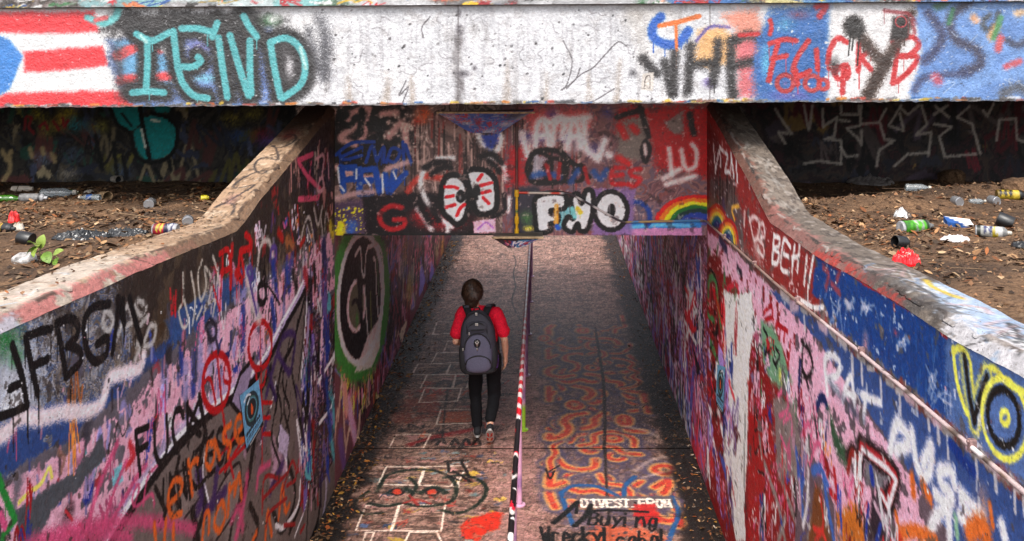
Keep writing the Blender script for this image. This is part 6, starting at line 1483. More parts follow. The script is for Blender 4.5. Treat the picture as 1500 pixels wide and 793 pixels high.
# ---------------------------------------------------------------- the walker
def blob_mesh(prims, voxel, smooth=5, wr=0.0, wsc=20, seed=1):
    bm = bmesh.new()
    for p in prims:
        if p[0] == 'c':
            a, ra, b, rb = Vector(p[1]), p[2], Vector(p[3]), p[4]
            for c, r in ((a, ra), (b, rb)):
                bmesh.ops.create_icosphere(bm, subdivisions=2, radius=r, matrix=Matrix.Translation(c))
            n = max(2, int((b - a).length / (min(ra, rb) * .5)))
            for k in range(1, n):
                t = k / n
                bmesh.ops.create_icosphere(bm, subdivisions=2, radius=ra + (rb - ra) * t, matrix=Matrix.Translation(a.lerp(b, t)))
        else:
            c, r = p[1], p[2]; m = Matrix.Translation(Vector(c))
            if len(p) > 3: m = m @ Euler([math.radians(v) for v in p[3]]).to_matrix().to_4x4()
            bmesh.ops.create_icosphere(bm, subdivisions=3, radius=1.0, matrix=m @ Matrix.Diagonal((r[0], r[1], r[2], 1)))
    me = bpy.data.meshes.new('tmp'); bm.to_mesh(me); bm.free()
    o = bpy.data.objects.new('tmp', me); COL.objects.link(o)
    r = o.modifiers.new('r', 'REMESH'); r.mode = 'VOXEL'; r.voxel_size = voxel
    s = o.modifiers.new('s', 'SMOOTH'); s.factor = .5; s.iterations = smooth
    dg = bpy.context.evaluated_depsgraph_get(); dg.update()
    out = bpy.data.meshes.new_from_object(o.evaluated_get(dg))
    bpy.data.objects.remove(o)
    if wr > 0:
        co = coords(out); nn = np.zeros(len(out.vertices) * 3, np.float32); out.vertices.foreach_get('normal', nn); nn = nn.reshape(-1, 3)
        h = fbm(co[:, 0] * wsc + co[:, 1] * wsc * .6, co[:, 2] * wsc * 1.5 + co[:, 1] * wsc * .5, seed, 3) - .5
        rd = np.abs(fbm(co[:, 0] * wsc * .7 - co[:, 2] * wsc * .35, co[:, 2] * wsc * .9 + co[:, 1] * 7, seed + 3, 2) - .5) * 2
        co += nn * ((h + (.4 - rd) * .8) * wr)[:, None]
        out.vertices.foreach_set('co', co.ravel())
    out.polygons.foreach_set('use_smooth', [True] * len(out.polygons)); out.update()
    return out

def skin_mat():
    m = plain('skin', (214, 160, 132), .55, 0, .12, 25, .1, .002); m.node_tree.nodes['Principled BSDF'].inputs['Subsurface Weight'].default_value = .08
    return m
M['skin'] = skin_mat()
M['red_shirt'] = plain('red_cotton', (240, 26, 56), .85, 0, .18, 60, .35, .003, None, 0, 0, 1, .25)
M['black_denim'] = plain('black_denim', (20, 20, 24), .9, 0, .3, 90, .3, .003, None, 0, 0, 1, .25)
M['hair'] = plain('brown_hair', (62, 42, 31), .5, 0, .5, 70, .4, .004)
M['pack'] = plain('grey_nylon', (92, 90, 112), .7, 0, .2, 160, .5, .003)
M['pack_dark'] = plain('charcoal_nylon', (30, 30, 34), .75, 0, .25, 160, .5, .003)
M['pack_mid'] = plain('dark_grey_nylon', (58, 57, 68), .7, 0, .2, 160, .5, .003)
M['silver'] = plain('brushed_metal', (206, 202, 196), .3, .9, .2, 40, .1, .001)
M['white_rubber'] = plain('white_rubber', (190, 186, 182), .6, 0, .2, 40)
M['black_canvas'] = plain('black_canvas', (26, 26, 30), .8, 0, .2, 120)
M['sole'] = plain('orange_tread', (214, 60, 36), .7, 0, .3, 22, .3, .003)
M['sock'] = plain('pale_sock', (150, 152, 164), .9, 0, .2, 80)
M['purple'] = plain('purple_plastic', (92, 40, 150), .35, 0, .2, 20)

person = empty('person', (-.655, 10.45, 0))
HDc = (-.128, .03, 1.585)
sh_l, el_l, wr_l = (-.235, .0, 1.36), (-.305, -.07, 1.07), (-.215, .14, 1.0)
sh_r, el_r, wr_r = (.145, .0, 1.355), (.225, -.05, 1.08), (.232, .03, .86)
kn_l, an_l = (-.100, .07, .47), (-.075, .05, .10)
kn_r, an_r = (.112, -.01, .465), (.078, -.225, .235)
def fingers(w, d, up, side, curl):
    """palm and five bent fingers from wrist w along d; side = thumb side"""
    w, d, up, side = Vector(w), Vector(d).normalized(), Vector(up).normalized(), Vector(side).normalized()
    pr = [('c', w, .027, w + d * .045, .030), ('c', w + d * .04 + side * .018, .02, w + d * .08 + side * .02, .017), ('c', w + d * .04 - side * .018, .02, w + d * .078 - side * .024, .016)]
    for k, (o, L) in enumerate(((.030, .070), (.011, .080), (-.009, .074), (-.028, .058))):
        a = w + d * .085 + side * o; b = a + d * L * .45 + up * curl * L * .18; c = b + d * L * .32 + up * curl * L * .40
        pr += [('c', a, .0105, b, .0095), ('c', b, .0095, c, .0080)]
    t = w + d * .03 + side * .032
    pr += [('c', t, .013, t + d * .03 + side * .018, .011), ('c', t + d * .03 + side * .018, .011, t + d * .058 + side * .014 + up * .008, .009)]
    return pr
body = [('e', HDc, (.075, .095, .115)), ('e', (-.125, .075, 1.535), (.055, .06, .06)), ('c', (-.125, .135, 1.575), .012, (-.126, .122, 1.555), .016),
        ('e', (-.203, .02, 1.575), (.012, .022, .032)), ('e', (-.053, .02, 1.575), (.012, .022, .032)),
        ('c', (-.118, .01, 1.50), .056, (-.10, -.005, 1.40), .062), ('e', (-.06, .0, 1.28), (.155, .10, .15)), ('e', (-.02, .0, 1.05), (.135, .095, .16)), ('e', (.005, .0, .90), (.15, .105, .11)),
        ('c', (-.10, 0, 1.385), .06, sh_l, .056), ('c', (-.08, 0, 1.385), .06, sh_r, .056),
        ('c', sh_l, .052, el_l, .040), ('c', el_l, .040, (-.262, .03, 1.03), .038), ('c', (-.262, .03, 1.03), .038, wr_l, .026),
        ('c', sh_r, .052, el_r, .040), ('c', el_r, .040, (.230, -.01, .99), .039), ('c', (.230, -.01, .99), .039, wr_r, .026),
        ('c', (-.07, 0, .88), .085, kn_l, .058), ('c', kn_l, .056, an_l, .038), ('c', (.085, 0, .88), .085, kn_r, .058), ('c', kn_r, .056, an_r, .038),
        ('c', an_l, .036, (-.082, .18, .045), .03), ('c', an_r, .036, (.072, -.17, .05), .03)]
body += fingers(wr_l, (.35, .9, -.1), (0, 0, -1), (.2, 0, 1), 1.0) + fingers(wr_r, (-.05, .12, -1), (-1, .25, 0), (0, 1, .1), .8)
bo = link('body', blob_mesh(body, .0075, 4), M['skin'], person)
for sx in (-.156, -.098):
    bm = bmesh.new(); bmesh.ops.create_uvsphere(bm, u_segments=10, v_segments=8, radius=.012); me = bm_mesh(bm, 'eye', True); e = link('eye', me, M['black_canvas'], person); e.location = (sx, .112, 1.59)
bm = bmesh.new(); add_tube(bm, [(-.15, .128, 1.512), (-.126, .136, 1.510), (-.102, .128, 1.512)], [.003, .006, .003], 8); link('mouth', bm_mesh(bm, 'mouth', True), plain('lips', (168, 96, 88), .5), person)
shirt = [('e', (-.062, .0, 1.275), (.178, .122, .165)), ('e', (-.03, .0, 1.08), (.178, .130, .20)), ('e', (-.005, .0, .93), (.172, .128, .10)), ('c', (-.112, .0, 1.405), .074, (-.09, .0, 1.34), .10),
         ('c', (-.11, 0, 1.372), .074, (-.222, 0, 1.352), .072), ('c', (-.07, 0, 1.372), .074, (.135, 0, 1.345), .072),
         ('c', (-.232, -.005, 1.345), .072, (-.290, -.045, 1.16), .074), ('c', (.142, -.005, 1.34), .072, (.210, -.038, 1.165), .074)]
so = link('t_shirt', blob_mesh(shirt, .0095, 5, .024, 8, 4), M['red_shirt'], person)
trou = [('e', (.005, .0, .885), (.162, .122, .105)), ('c', (-.082, .0, .86), .100, (-.096, .04, .64), .083), ('c', (-.096, .04, .64), .083, (-.100, .065, .45), .068), ('c', (-.100, .065, .45), .068, (-.078, .05, .13), .058),
        ('c', (.094, .0, .86), .100, (.106, .0, .64), .084), ('c', (.106, .0, .64), .084, (.112, -.01, .46), .072), ('c', (.112, -.01, .46), .072, (.082, -.19, .28), .058)]
link('trousers', blob_mesh(trou, .0095, 4, .016, 8, 9), M['black_denim'], person)
for nm, an, toe, heel in (('shoe', (-.077, .04, .09), (-.087, .205, .04), (-.073, -.01, .045)), ('shoe', (.077, -.225, .20), (.070, -.135, .050), (.079, -.285, .205))):
    a, t, h = Vector(an), Vector(toe), Vector(heel)
    d = (t - h).normalized(); mid = h.lerp(t, .5)
    up = (a - mid) - d * (a - mid).dot(d); up.normalize(); sd = d.cross(up)
    me = blob_mesh([('c', h + up * .016, .042, h.lerp(t, .45) + up * .016, .045), ('c', h.lerp(t, .45) + up * .014, .045, t, .041), ('c', h + up * .02, .034, a + up * .02, .042), ('c', h.lerp(t, .4) + up * .03, .034, a + up * .03, .038)], .008, 4)
    sh = link('shoe', me, M['black_canvas'], person)
    bm = bmesh.new(); rings = []
    n = 20
    for lv in (-.034, -.012):
        ring = []
        for k in range(n):
            an_ = 2 * math.pi * k / n; L = (t - h).length * .5 + .04
            w = .043 * (1 - .12 * math.cos(an_)) * (1 - .18 * (1 - abs(math.cos(an_))))
            ring.append(bm.verts.new(mid + d * math.cos(an_) * L + sd * math.sin(an_) * (.046 + .007 * math.cos(an_)) + up * lv))
        rings.append(ring)
    for k in range(n): bm.faces.new((rings[0][k], rings[0][(k + 1) % n], rings[1][(k + 1) % n], rings[1][k]))
    bm.faces.new(rings[0][::-1]); bm.faces.new(rings[1])
    sl = link('sole', bm_mesh(bm, 'sole'), M['white_rubber'], sh)
    bm = bmesh.new()
    for q, wq in ((-.3, .026), (-.12, .024), (.22, .030), (.4, .026)):
        c0 = mid + d * q * (t - h).length - up * .0365
        for sg in (-1, 1): add_tube(bm, [c0 - d * .018 + sd * sg * wq, c0 + d * .018 + sd * sg * wq * .4], .007, 6)
    tag(link('tread', bm_mesh(bm, 'tread'), M['sole'], sl), None, None, None, 'stuff')
    bm = bmesh.new(); add_tube(bm, [a + up * .02, a + up * .055 + Vector((0, .01, .02))], [.043, .046], 12); link('sock', bm_mesh(bm, 'sock', True), M['sock'], person)
# hair: a mop with combed locks
hair = link('hair', blob_mesh([('e', (-.130, .008, 1.610), (.104, .116, .104)), ('e', (-.132, -.04, 1.565), (.102, .085, .115)), ('e', (-.135, -.05, 1.49), (.078, .055, .070)), ('e', (-.205, -.01, 1.575), (.040, .065, .075)), ('e', (-.06, -.01, 1.575), (.040, .065, .075))], .009, 4, .012, 30, 12), M['hair'], person)
bm = bmesh.new(); rr_ = random.Random(5)
for k in range(700):
    th = rr_.uniform(0, 2 * math.pi); c0 = Vector((-.130, -.005, 1.60))
    drop = rr_.uniform(.2, 1.0); front = math.sin(th) > .45
    pts = []; ph0 = rr_.uniform(.05, .9)
    for q in range(6):
        ph = ph0 + (q / 5) * (1.45 if not front else .55) * drop
        r_ = 1.04 + .13 * rr_.random() + (.14 * rr_.random() if q > 3 else 0)
        pts.append(c0 + Vector((.106 * math.sin(ph) * math.cos(th + .12 * q), .120 * math.sin(ph) * math.sin(th + .12 * q), .112 * math.cos(ph))) * r_ + Vector((0, 0, -.010 * q * drop)))
    w = rr_.uniform(.003, .008)
    prev = None
    for q, p in enumerate(pts):
        dv = (pts[min(q + 1, 5)] - pts[max(q - 1, 0)]); sdv = dv.cross(p - c0); sdv = sdv.normalized() if sdv.length > 1e-9 else Vector((1, 0, 0))
        ww = w * (1 - q / 5.5); cur = (bm.verts.new(p - sdv * ww), bm.verts.new(p + sdv * ww))
        if prev: bm.faces.new((prev[0], prev[1], cur[1], cur[0]))
        prev = cur
link('hair_locks', bm_mesh(bm, 'locks'), plain('brown_locks', (78, 55, 41), .42, 0, .6, 45, .2, .003), hair)
tag(person, 'person in red t-shirt and black trousers walking away with one heel lifted', 'person')

# ---------------------------------------------------------------- rucksack
def pad(c, s, p=3.0, n=22, m=16, taper=0.0):
    bm = bmesh.new(); rings = []
    f = lambda v, e: math.copysign(abs(v) ** e, v)
    for i in range(m + 1):
        la = -math.pi / 2 + math.pi * i / m; ring = []
        for k in range(n):
            lo = 2 * math.pi * k / n; e = 2 / p
            z = f(math.sin(la), e); x = f(math.cos(la), e) * f(math.cos(lo), e); y = f(math.cos(la), e) * f(math.sin(lo), e)
            ring.append(bm.verts.new((c[0] + s[0] * x * (1 - taper * max(z, 0) ** 2), c[1] + s[1] * y * (1 - taper * .8 * max(z, 0)), c[2] + s[2] * z)))
        rings.append(ring)
    for a, b in zip(rings[:-1], rings[1:]):
        for k in range(n): bm.faces.new((a[k], a[(k + 1) % n], b[(k + 1) % n], b[k]))
    bmesh.ops.remove_doubles(bm, verts=bm.verts, dist=1e-4)
    me = bm_mesh(bm, 'pad', True)
    co = coords(me); nn = np.zeros(len(me.vertices) * 3, np.float32); me.vertices.foreach_get('normal', nn)
    co += nn.reshape(-1, 3) * (.010 * (fbm(co[:, 0] * 14, co[:, 2] * 14 + co[:, 1] * 9, 6, 3) - .5))[:, None]; me.vertices.foreach_set('co', co.ravel())
    return me
pack = empty('backpack', (-.655 - .035, 10.45 - .235, .80), (math.radians(-5), math.radians(-3), 0))
pack.scale = (1.08, 1, 1)
link('main_compartment', pad((0, .0, .315), (.178, .115, .325), 3.2, 28, 20, .28), M['pack_mid'], pack)
link('side_panel', pad((-.150, .01, .16), (.045, .10, .16), 3), M['pack_dark'], pack); link('side_panel', pad((.150, .01, .16), (.045, .10, .16), 3), M['pack_dark'], pack)
fp = link('front_pocket', pad((0, -.082, .225), (.140, .062, .205), 3.0, 28, 20, .18), M['pack'], pack)
link('lower_pocket', pad((0, -.098, .12), (.128, .050, .105), 3.2), M['pack'], pack)
link('top_pocket', pad((0, -.062, .475), (.115, .055, .075), 2.8, 24, 14, .2), M['pack_mid'], pack)
link('base_panel', pad((0, -.01, .02), (.165, .105, .035), 3.2), M['pack_dark'], pack)
def arc(cx, z0, w, h, y, n=16): return [(cx + w * math.cos(math.pi * (1 - k / n)), y - .004 * math.sin(math.pi * k / n), z0 + h * math.sin(math.pi * k / n)) for k in range(n + 1)]
for z0, w, h, y in ((.40, .150, .235, -.066), (.26, .128, .165, -.128), (.415, .100, .115, -.104), (.11, .12, .085, -.140)):
    bm = bmesh.new(); add_tube(bm, [(a, b + .012 * (abs(a) / w) ** 2, c) for a, b, c in arc(0, z0, w, h, y)], .0075, 8); link('zip', bm_mesh(bm, 'zip', True), M['pack_dark'], pack)
bm = bmesh.new(); add_box(bm, (-.06, -.125, .452), (.075, -.108, .464), .003); link('zip', bm_mesh(bm, 'zip'), M['pack_dark'], pack)
for x, y, z in ((-.003, -.085, .627), (.004, -.085, .625), (-.005, -.128, .528), (.01, -.125, .526), (-.075, -.118, .432), (-.145, -.10, .27)):
    bm = bmesh.new(); add_box(bm, (x - .007, y - .012, z - .022), (x + .007, y - .002, z + .006), .003); link('zip_pull', bm_mesh(bm, 'pull'), M['silver'], pack)
bm = bmesh.new(); add_lathe(bm, [(0, -.010), (.026, -.007), (.034, 0), (.030, .006), (0, .009)], 16)
me = bm_mesh(bm, 'badge', True); bd = link('badge', me, M['pack_dark'], fp); bd.location = (0, -.146, .325); bd.rotation_euler = (math.radians(90), 0, 0); bd.scale = (1, 1.35, 1)
bm = bmesh.new()
for P in ([(-.020, -.158, .350), (-.006, -.160, .328), (0, -.160, .296)], [(.020, -.158, .350), (.006, -.160, .328), (0, -.160, .296)], [(-.012, -.158, .362), (0, -.160, .346), (.012, -.158, .362)]): add_tube(bm, P, .0055, 8)
add_tube(bm, [(0, -.160, .282), (0, -.156, .256)], [.008, .005], 8)
link('emblem', bm_mesh(bm, 'emblem', True), M['silver'], fp)
for sx in (-1, 1):
    bm = bmesh.new()
    P = [(sx * .075, -.02, .60), (sx * .095, .04, .645), (sx * .115, .12, .665), (sx * .125, .21, .655), (sx * .13, .31, .60), (sx * .14, .36, .48), (sx * .155, .34, .32), (sx * .17, .24, .18), (sx * .165, .12, .12)]
    if sx > 0: P = [(a + .01, b, c - .0) for a, b, c in P]
    P = [Vector(p) for p in catmull(np.array(P), 4)]
    prev = None
    for q, p in enumerate(P):
        dv = (P[min(q + 1, len(P) - 1)] - P[max(q - 1, 0)]).normalized(); w = Vector((1, 0, 0)) - dv * dv.x; w.normalize(); nrm = dv.cross(w)
        hw = .034 if q < len(P) * .62 else .016
        cur = [bm.verts.new(p + w * a * hw + nrm * b * .008) for a, b in ((-1, -1), (1, -1), (1, 1), (-1, 1))]
        if prev:
            for k in range(4): bm.faces.new((prev[k], prev[(k + 1) % 4], cur[(k + 1) % 4], cur[k]))
        prev = cur
    st = link('shoulder_strap', bm_mesh(bm, 'strap', True), M['pack_dark'], pack)
    bm = bmesh.new(); a = P[6]; add_box(bm, (a.x - .024, a.y - .012, a.z - .0), (a.x + .024, a.y + .012, a.z + .024), .003); link('strap_label', bm_mesh(bm, 'lab'), M['pack_mid'], st)
bm = bmesh.new(); add_tube(bm, [(-.03, .02, .635), (-.025, .0, .668), (.025, .0, .668), (.03, .02, .635)], .008, 8); link('grab_handle', bm_mesh(bm, 'handle', True), M['pack_dark'], pack)
tag(pack, 'grey and charcoal backpack with silver emblem worn by the walker in red', 'backpack')
bottle = link('bottle', lathe_mesh([(0, 0), (.028, 0), (.031, .006), (.031, .12), (.024, .145), (.024, .175), (.018, .18), (0, .18)], 'bottle'), M['purple'])
bottle.location = (-.655 + .135, 10.45 - .275, .86); bottle.rotation_euler = (math.radians(-8), math.radians(6), 0); bottle.scale = (.9, .9, .72)
tag(bottle, 'small purple bottle in the side of the grey backpack', 'bottle')
# ---------------------------------------------------------------- litter on the banks
def dirt_at(px, py):
    Y = 7.0
    for _ in range(60):
        x = (px - CX) * Y / F
        Y = .6 * Y + .4 * (CZ - float(z_dirt(x, Y))) * F / (py - CY)
    x = (px - CX) * Y / F
    return x, Y, float(z_dirt(x, Y)), Y / F

def rings_of(prof, n=26):
    """resample a (r, z) profile so that colour bands have rows to sit on; unit length"""
    out = []
    for (r0, z0), (r1, z1) in zip(prof[:-1], prof[1:]):
        k = max(1, int(abs(z1 - z0) * n))
        out += [(r0 + (r1 - r0) * t / k, z0 + (z1 - z0) * t / k) for t in range(k)]
    return out + [prof[-1]]

SPRAY = [(0, 0), (.155, 0), (.165, .015), (.168, .03), (.165, .045), (.165, .74), (.150, .79), (.105, .83), (.10, .845), (.085, .85), (.06, .86), (.06, .93), (.052, .97), (.035, .98), (0, .98)]
CANP = [(0, .02), (.15, .02), (.19, 0), (.235, .05), (.24, .09), (.24, .90), (.215, .965), (.205, .97), (.19, .955), (0, .95)]
BOTL = [(0, 0), (.13, 0), (.15, .03), (.15, .28), (.138, .32), (.15, .36), (.15, .60), (.13, .72), (.065, .85), (.06, .90), (.075, .905), (.075, .99), (0, 1.0)]
CUP = [(0, .02), (.26, .02), (.27, 0), (.36, .96), (.385, .97), (.385, 1.0), (.345, 1.0), (.25, .05), (0, .05)]
CANEND = [(0, .25), (.55, .22), (.85, .10), (.95, .0), (1.0, .06), (1.0, .55), (.97, .56), (.94, .3), (0, .30)]
CAPP = [(0, 0), (.48, 0), (.5, .03), (.5, .9), (.45, 1.0), (.42, 1.0), (.42, .1), (0, .1)]

def lathe_painted(name, prof, colf, L, mat='print', seg=22, dent=0.0, seed=1):
    bm = bmesh.new(); add_lathe(bm, rings_of(prof), seg)
    me = bm_mesh(bm, name); co = coords(me)
    vcol(me, [np.array(colf(z, math.atan2(y, x), math.hypot(x, y))) * .74 for x, y, z in co])
    if dent > 0:
        h = fbm(np.arctan2(co[:, 1], co[:, 0]) * 1.3 + 5, co[:, 2] * 5, seed, 2) - .5
        co[:, :2] *= (1 + dent * h)[:, None]
    me.vertices.foreach_set('co', (co * L).ravel()); shade(me, 35); me.update()
    return me

def lay(o, px, py, r, heading, L, roll=0, pitch=0):
    """rest a lathe thing on its side: its axis points along heading (degrees, 0 = to the right, 90 = away)"""
    x, y, z, m = dirt_at(px, py)
    a = math.radians(heading)
    R = Matrix.Rotation(a, 4, 'Z') @ Matrix.Rotation(math.radians(90 - pitch), 4, 'Y') @ Matrix.Rotation(math.radians(roll), 4, 'Z')
    c = R @ Vector((0, 0, L * .5))
    o.matrix_world = Matrix.Translation(Vector((x, y, z + r * .72)) - Vector((c.x, c.y, c.z))) @ R
    return o

def M_(px, py, npx): return npx * dirt_at(px, py)[3]

def band(*stops):
    """colour bands along the axis: (upto, colour or two colours chequered round the can)"""
    def f(z, th, r):
        for zt, c in stops:
            if z <= zt: 
                if isinstance(c[0], tuple): return c[int((math.sin(th * 2.0) + math.sin(z * 40 + th)) > 0.3)]
                return c
        return stops[-1][1]
    return f
SIL = (196, 196, 200)
def can_thing(name, prof, colf, px, py, lpx, heading, label, cat, rk, mat='print', dent=0.0, parts=None, group=None, roll=0, seed=1):
    L = M_(px, py, lpx)
    o = link(name, lathe_painted(name, prof, colf, L, mat, 22, dent, seed), M[mat])
    lay(o, px, py, rk * L, heading, L, roll)
    tag(o, label, cat, group)
    return o
M['clear'] = plain('clear_plastic', (214, 222, 226), .12, 0, .05, 20, .1, .002, None, 0, .85, 1.0)
M['can_metal'] = attr_mat('bare_aluminium', .25, .5, 'paint', 0, 30, .6)
M['black_plastic'] = plain('black_plastic', (16, 16, 18), .42, 0, .3, 40, .3, .003)
M['bag_plastic'] = plain('black_bag_plastic', (18, 19, 22), .22, 0, .3, 30, .5, .004)
M['card'] = plain('white_card', (170, 160, 148), .8, 0, .2, 30)

can_thing('spray_can', SPRAY, band((.05, SIL), (.12, (40, 90, 20)), (.34, ((86, 190, 30), (60, 150, 24))), (.70, ((196, 206, 190), (96, 200, 34))), (.76, (30, 60, 20)), (1, (150, 150, 150))), 1343, 339, 58, 16, 'bright green spray can lying near the red wrapper', 'spray can', .165, 'print', .08, None, None, 200)
can_thing('spray_can', SPRAY, band((.04, SIL), (.16, (40, 46, 36)), (.22, (206, 206, 200)), (.46, ((222, 222, 218), (40, 50, 110))), (.62, ((226, 200, 40), (222, 222, 220))), (.74, (226, 226, 224)), (.86, (150, 150, 150)), (1, (226, 220, 206))), 1456, 346, 50, -22, 'white spray can with blue and yellow print and bare cream nozzle', 'spray can', .165, 'print', .02)
can_thing('spray_can', SPRAY, band((.05, (150, 120, 40)), (.5, ((206, 176, 40), (30, 28, 26))), (.7, (226, 196, 60)), (.8, (30, 30, 32)), (1, (40, 40, 44))), 1483, 291, 44, -8, 'black and yellow spray can beyond the silver can ends', 'spray can', .165, 'print', .02)
can_thing('spray_can', SPRAY, band((.05, (120, 120, 120)), (.70, ((150, 148, 148), (134, 132, 132))), (.78, (60, 60, 62)), (1, (206, 206, 210))), 50, 295, 40, 2, 'plain grey spray can with bare nozzle beside the back wall bottles', 'spray can', .165, 'print', .02)
can_thing('spray_can', SPRAY, band((.05, (40, 40, 44)), (.3, ((230, 130, 20), (20, 20, 22))), (.55, ((20, 20, 22), (240, 190, 40))), (.76, (30, 30, 34)), (1, (60, 60, 62))), 3, 340, 46, -10, 'orange and black spray can by a red scrap', 'spray can', .165, 'print', .02)
can_thing('drink_can', CANP, band((.07, SIL), (.2, (150, 16, 40)), (.5, ((206, 20, 50), (230, 200, 60))), (.62, (30, 26, 60)), (.88, ((40, 40, 90), (200, 200, 206))), (1, SIL)), 243, 343, 38, -2, 'dark red and navy drink can lying against the coping', 'drink can', .24, 'print', .22)
for px, py, hd, lab in ((275, 328, -70, 'silver can lying end-on by the bend in the coping'), (219, 303, -80, 'silver can end tipped up in the shaded soil')):
    can_thing('drink_can', CANP, band((1, SIL)), px, py, 22, hd, lab, 'drink can', .24 * 1.0, 'can_metal', .12).scale = (1.5, 1.5, .8)
for px, py, hd, lab in ((1403, 299, -80, 'silver can with open rim on the soil mound'), (1457, 298, -75, 'silver can with dark mouth beside the clear bottle'), (1411, 261, -90, 'silver can glinting in deep shade by the brown clod')):
    can_thing('drink_can', CANP, band((1, SIL)), px, py, 20, hd, lab, 'drink can', .24, 'can_metal', .12).scale = (1.5, 1.5, .8)
def bottle_thing(px, py, lpx, hd, label, labelcol=None, tint=None):
    L = M_(px, py, lpx)
    mat = M['clear'] if tint is None else plain('bottle_' + label[:8], tint, .15, 0, .1, 20, .1, .002, None, 0, .5)
    o = link('plastic_bottle', lathe_painted('plastic_bottle', BOTL, lambda z, t, r: (220, 226, 230), L, 'clear', 20, .10, 3), mat); o.data.materials[0] = mat
    lay(o, px, py, .15 * L, hd, L)
    if labelcol:
        me = lathe_painted('wrap', [(.153, .36), (.153, .60)], lambda z, t, r: labelcol if math.sin(t * 3 + z * 20) < .8 else (226, 226, 230), L)
        link('wrap_label', me, M['print'], o)
    me = lathe_mesh([(0, .90 * L), (.078 * L, .90 * L), (.078 * L, 1.0 * L), (0, 1.002 * L)], 'cap', 14); link('screw_cap', me, M['card'], o)
    tag(o, label, 'bottle'); return o
bottle_thing(131, 293, 32, 178, 'crushed clear bottle with blue label beside a tan cup', (30, 90, 170))
bottle_thing(86, 288, 48, 12, 'dusty clear bottle behind the grey spray can')
bottle_thing(1345, 279, 36, -5, 'crumpled clear bottle in the shade behind the mound')
bottle_thing(1432, 298, 26, 10, 'small clear bottle next to a silver can on the mound')
for px, py, l, hd, tint, lab in ((12, 296, 40, 6, (60, 110, 30), 'green bottle lying at the foot of the left back wall'), (104, 284, 22, 4, (90, 140, 50), 'short green bottle behind the clear dusty bottle')): bottle_thing(px, py, l, hd, lab, None, tint)
can_thing('paper_cup', CUP, band((.1, (150, 120, 90)), (1, (196, 160, 120))), 153, 292, 20, -40, 'tan paper cup on its side in the leaf litter', 'cup', .34, 'paper', .06)
can_thing('paper_cup', CUP, band((1, (206, 196, 184))), 170, 267, 17, -35, 'off white paper cup at the foot of the left back wall', 'cup', .34, 'paper', .06)
def tube_thing(px, py, lpx, rpx, hd, c, label, cat='tube'):
    L = M_(px, py, lpx); r = M_(px, py, rpx)
    me = lathe_mesh([(0, 0), (r * .9, 0), (r, r * .3), (r, L * .8), (r * .7, L * .86), (r * .7, L), (0, L)], 'tube', 14); o = link('marker_tube', me, plain('tube_' + label[:6] + str(px), c, .4, 0, .2, 20)); lay(o, px, py, r, hd, L); tag(o, label, cat)
tube_thing(1467, 255, 36, 3.5, 4, (196, 150, 30), 'long yellow tube at the foot of the right back wall'); tube_thing(1342, 258, 20, 3, 2, (160, 130, 40), 'short dull yellow tube in deep shade')
tube_thing(300, 293, 11, 4, 20, (214, 196, 30), 'small bright yellow plug in the shaded soil'); tube_thing(33, 280, 30, 4.5, 3, (176, 164, 150), 'pale dusty tube lying by the left back wall')

def cap_thing(px, py, dpx, hd, pitch, label):
    D = M_(px, py, dpx); me = lathe_mesh([(r * D, z * D * 1.05) for r, z in CAPP], 'cap', 20); o = link('overcap', me, M['black_plastic']); lay(o, px, py, .5 * D, hd, D, 0, pitch); tag(o, label, 'cap')
cap_thing(1319, 362, 19, 200, 12, 'black spray cap between the green can and red wrapper'); cap_thing(1473, 332, 21, 150, 20, 'black spray cap behind the white spray can'); cap_thing(38, 357, 20, 170, 10, 'black spray cap beside the green seedling')

def crumple(name, px, py, sx, sy, h, mat, label, cat, seed, col=None, n=26, rot=0, amp=.6, sharp=9):
    """crushed sheet or wrapper: a closed lens with faceted folds. sizes in photo px"""
    x0, y0, z0, m = dirt_at(px, py); bm = bmesh.new()
    U, V = np.meshgrid(np.linspace(-1, 1, n), np.linspace(-1, 1, n), indexing='ij')
    rad = np.maximum(np.abs(U), np.abs(V)); sc = rad / np.maximum(np.hypot(U, V), 1e-6); a, b = U * sc, V * sc
    edge = 1 + .22 * (fbm(np.arctan2(b, a) * 2 + 9, a * 0 + seed, seed, 3) - .5) * 2
    f1 = np.abs(fbm(a * sharp * .4 + 7, b * sharp * .4 + 3, seed + 2, 3) - .5) * 2
    top = h * m * np.sqrt(np.clip(1 - rad ** 2.2, 0, 1)) * (.45 + amp * 1.5 * f1) + h * m * .16
    bot = -h * m * .05 * np.ones_like(top)
    X = a * edge * sx * m / 2 + .02 * sx * m * (fbm(a * 5, b * 5, seed + 5, 2) - .5); Yy = b * edge * sy * m / 2
    vt = [[bm.verts.new((X[i, j], Yy[i, j], top[i, j])) for j in range(n)] for i in range(n)]
    vb_ = [[bm.verts.new((X[i, j], Yy[i, j], bot[i, j])) for j in range(n)] for i in range(n)]
    for i in range(n - 1):
        for j in range(n - 1):
            bm.faces.new((vt[i][j], vt[i + 1][j], vt[i + 1][j + 1], vt[i][j + 1])); bm.faces.new((vb_[i][j], vb_[i][j + 1], vb_[i + 1][j + 1], vb_[i + 1][j]))
    bd = [(i, 0) for i in range(n)] + [(n - 1, j) for j in range(1, n)] + [(i, n - 1) for i in range(n - 2, -1, -1)] + [(0, j) for j in range(n - 2, 0, -1)]
    for (i, j), (k, l) in zip(bd, bd[1:] + bd[:1]): bm.faces.new((vt[i][j], vb_[i][j], vb_[k][l], vt[k][l]))
    me = bm_mesh(bm, name)
    if col is not None:
        co = coords(me); vcol(me, [col(x / (sx * m / 2), y / (sy * m / 2), z / (h * m)) for x, y, z in co])
    o = link(name, me, mat); o.location = (x0, y0, z0 + .004); o.rotation_euler = (0, 0, math.radians(rot)); tag(o, label, cat)
    return o
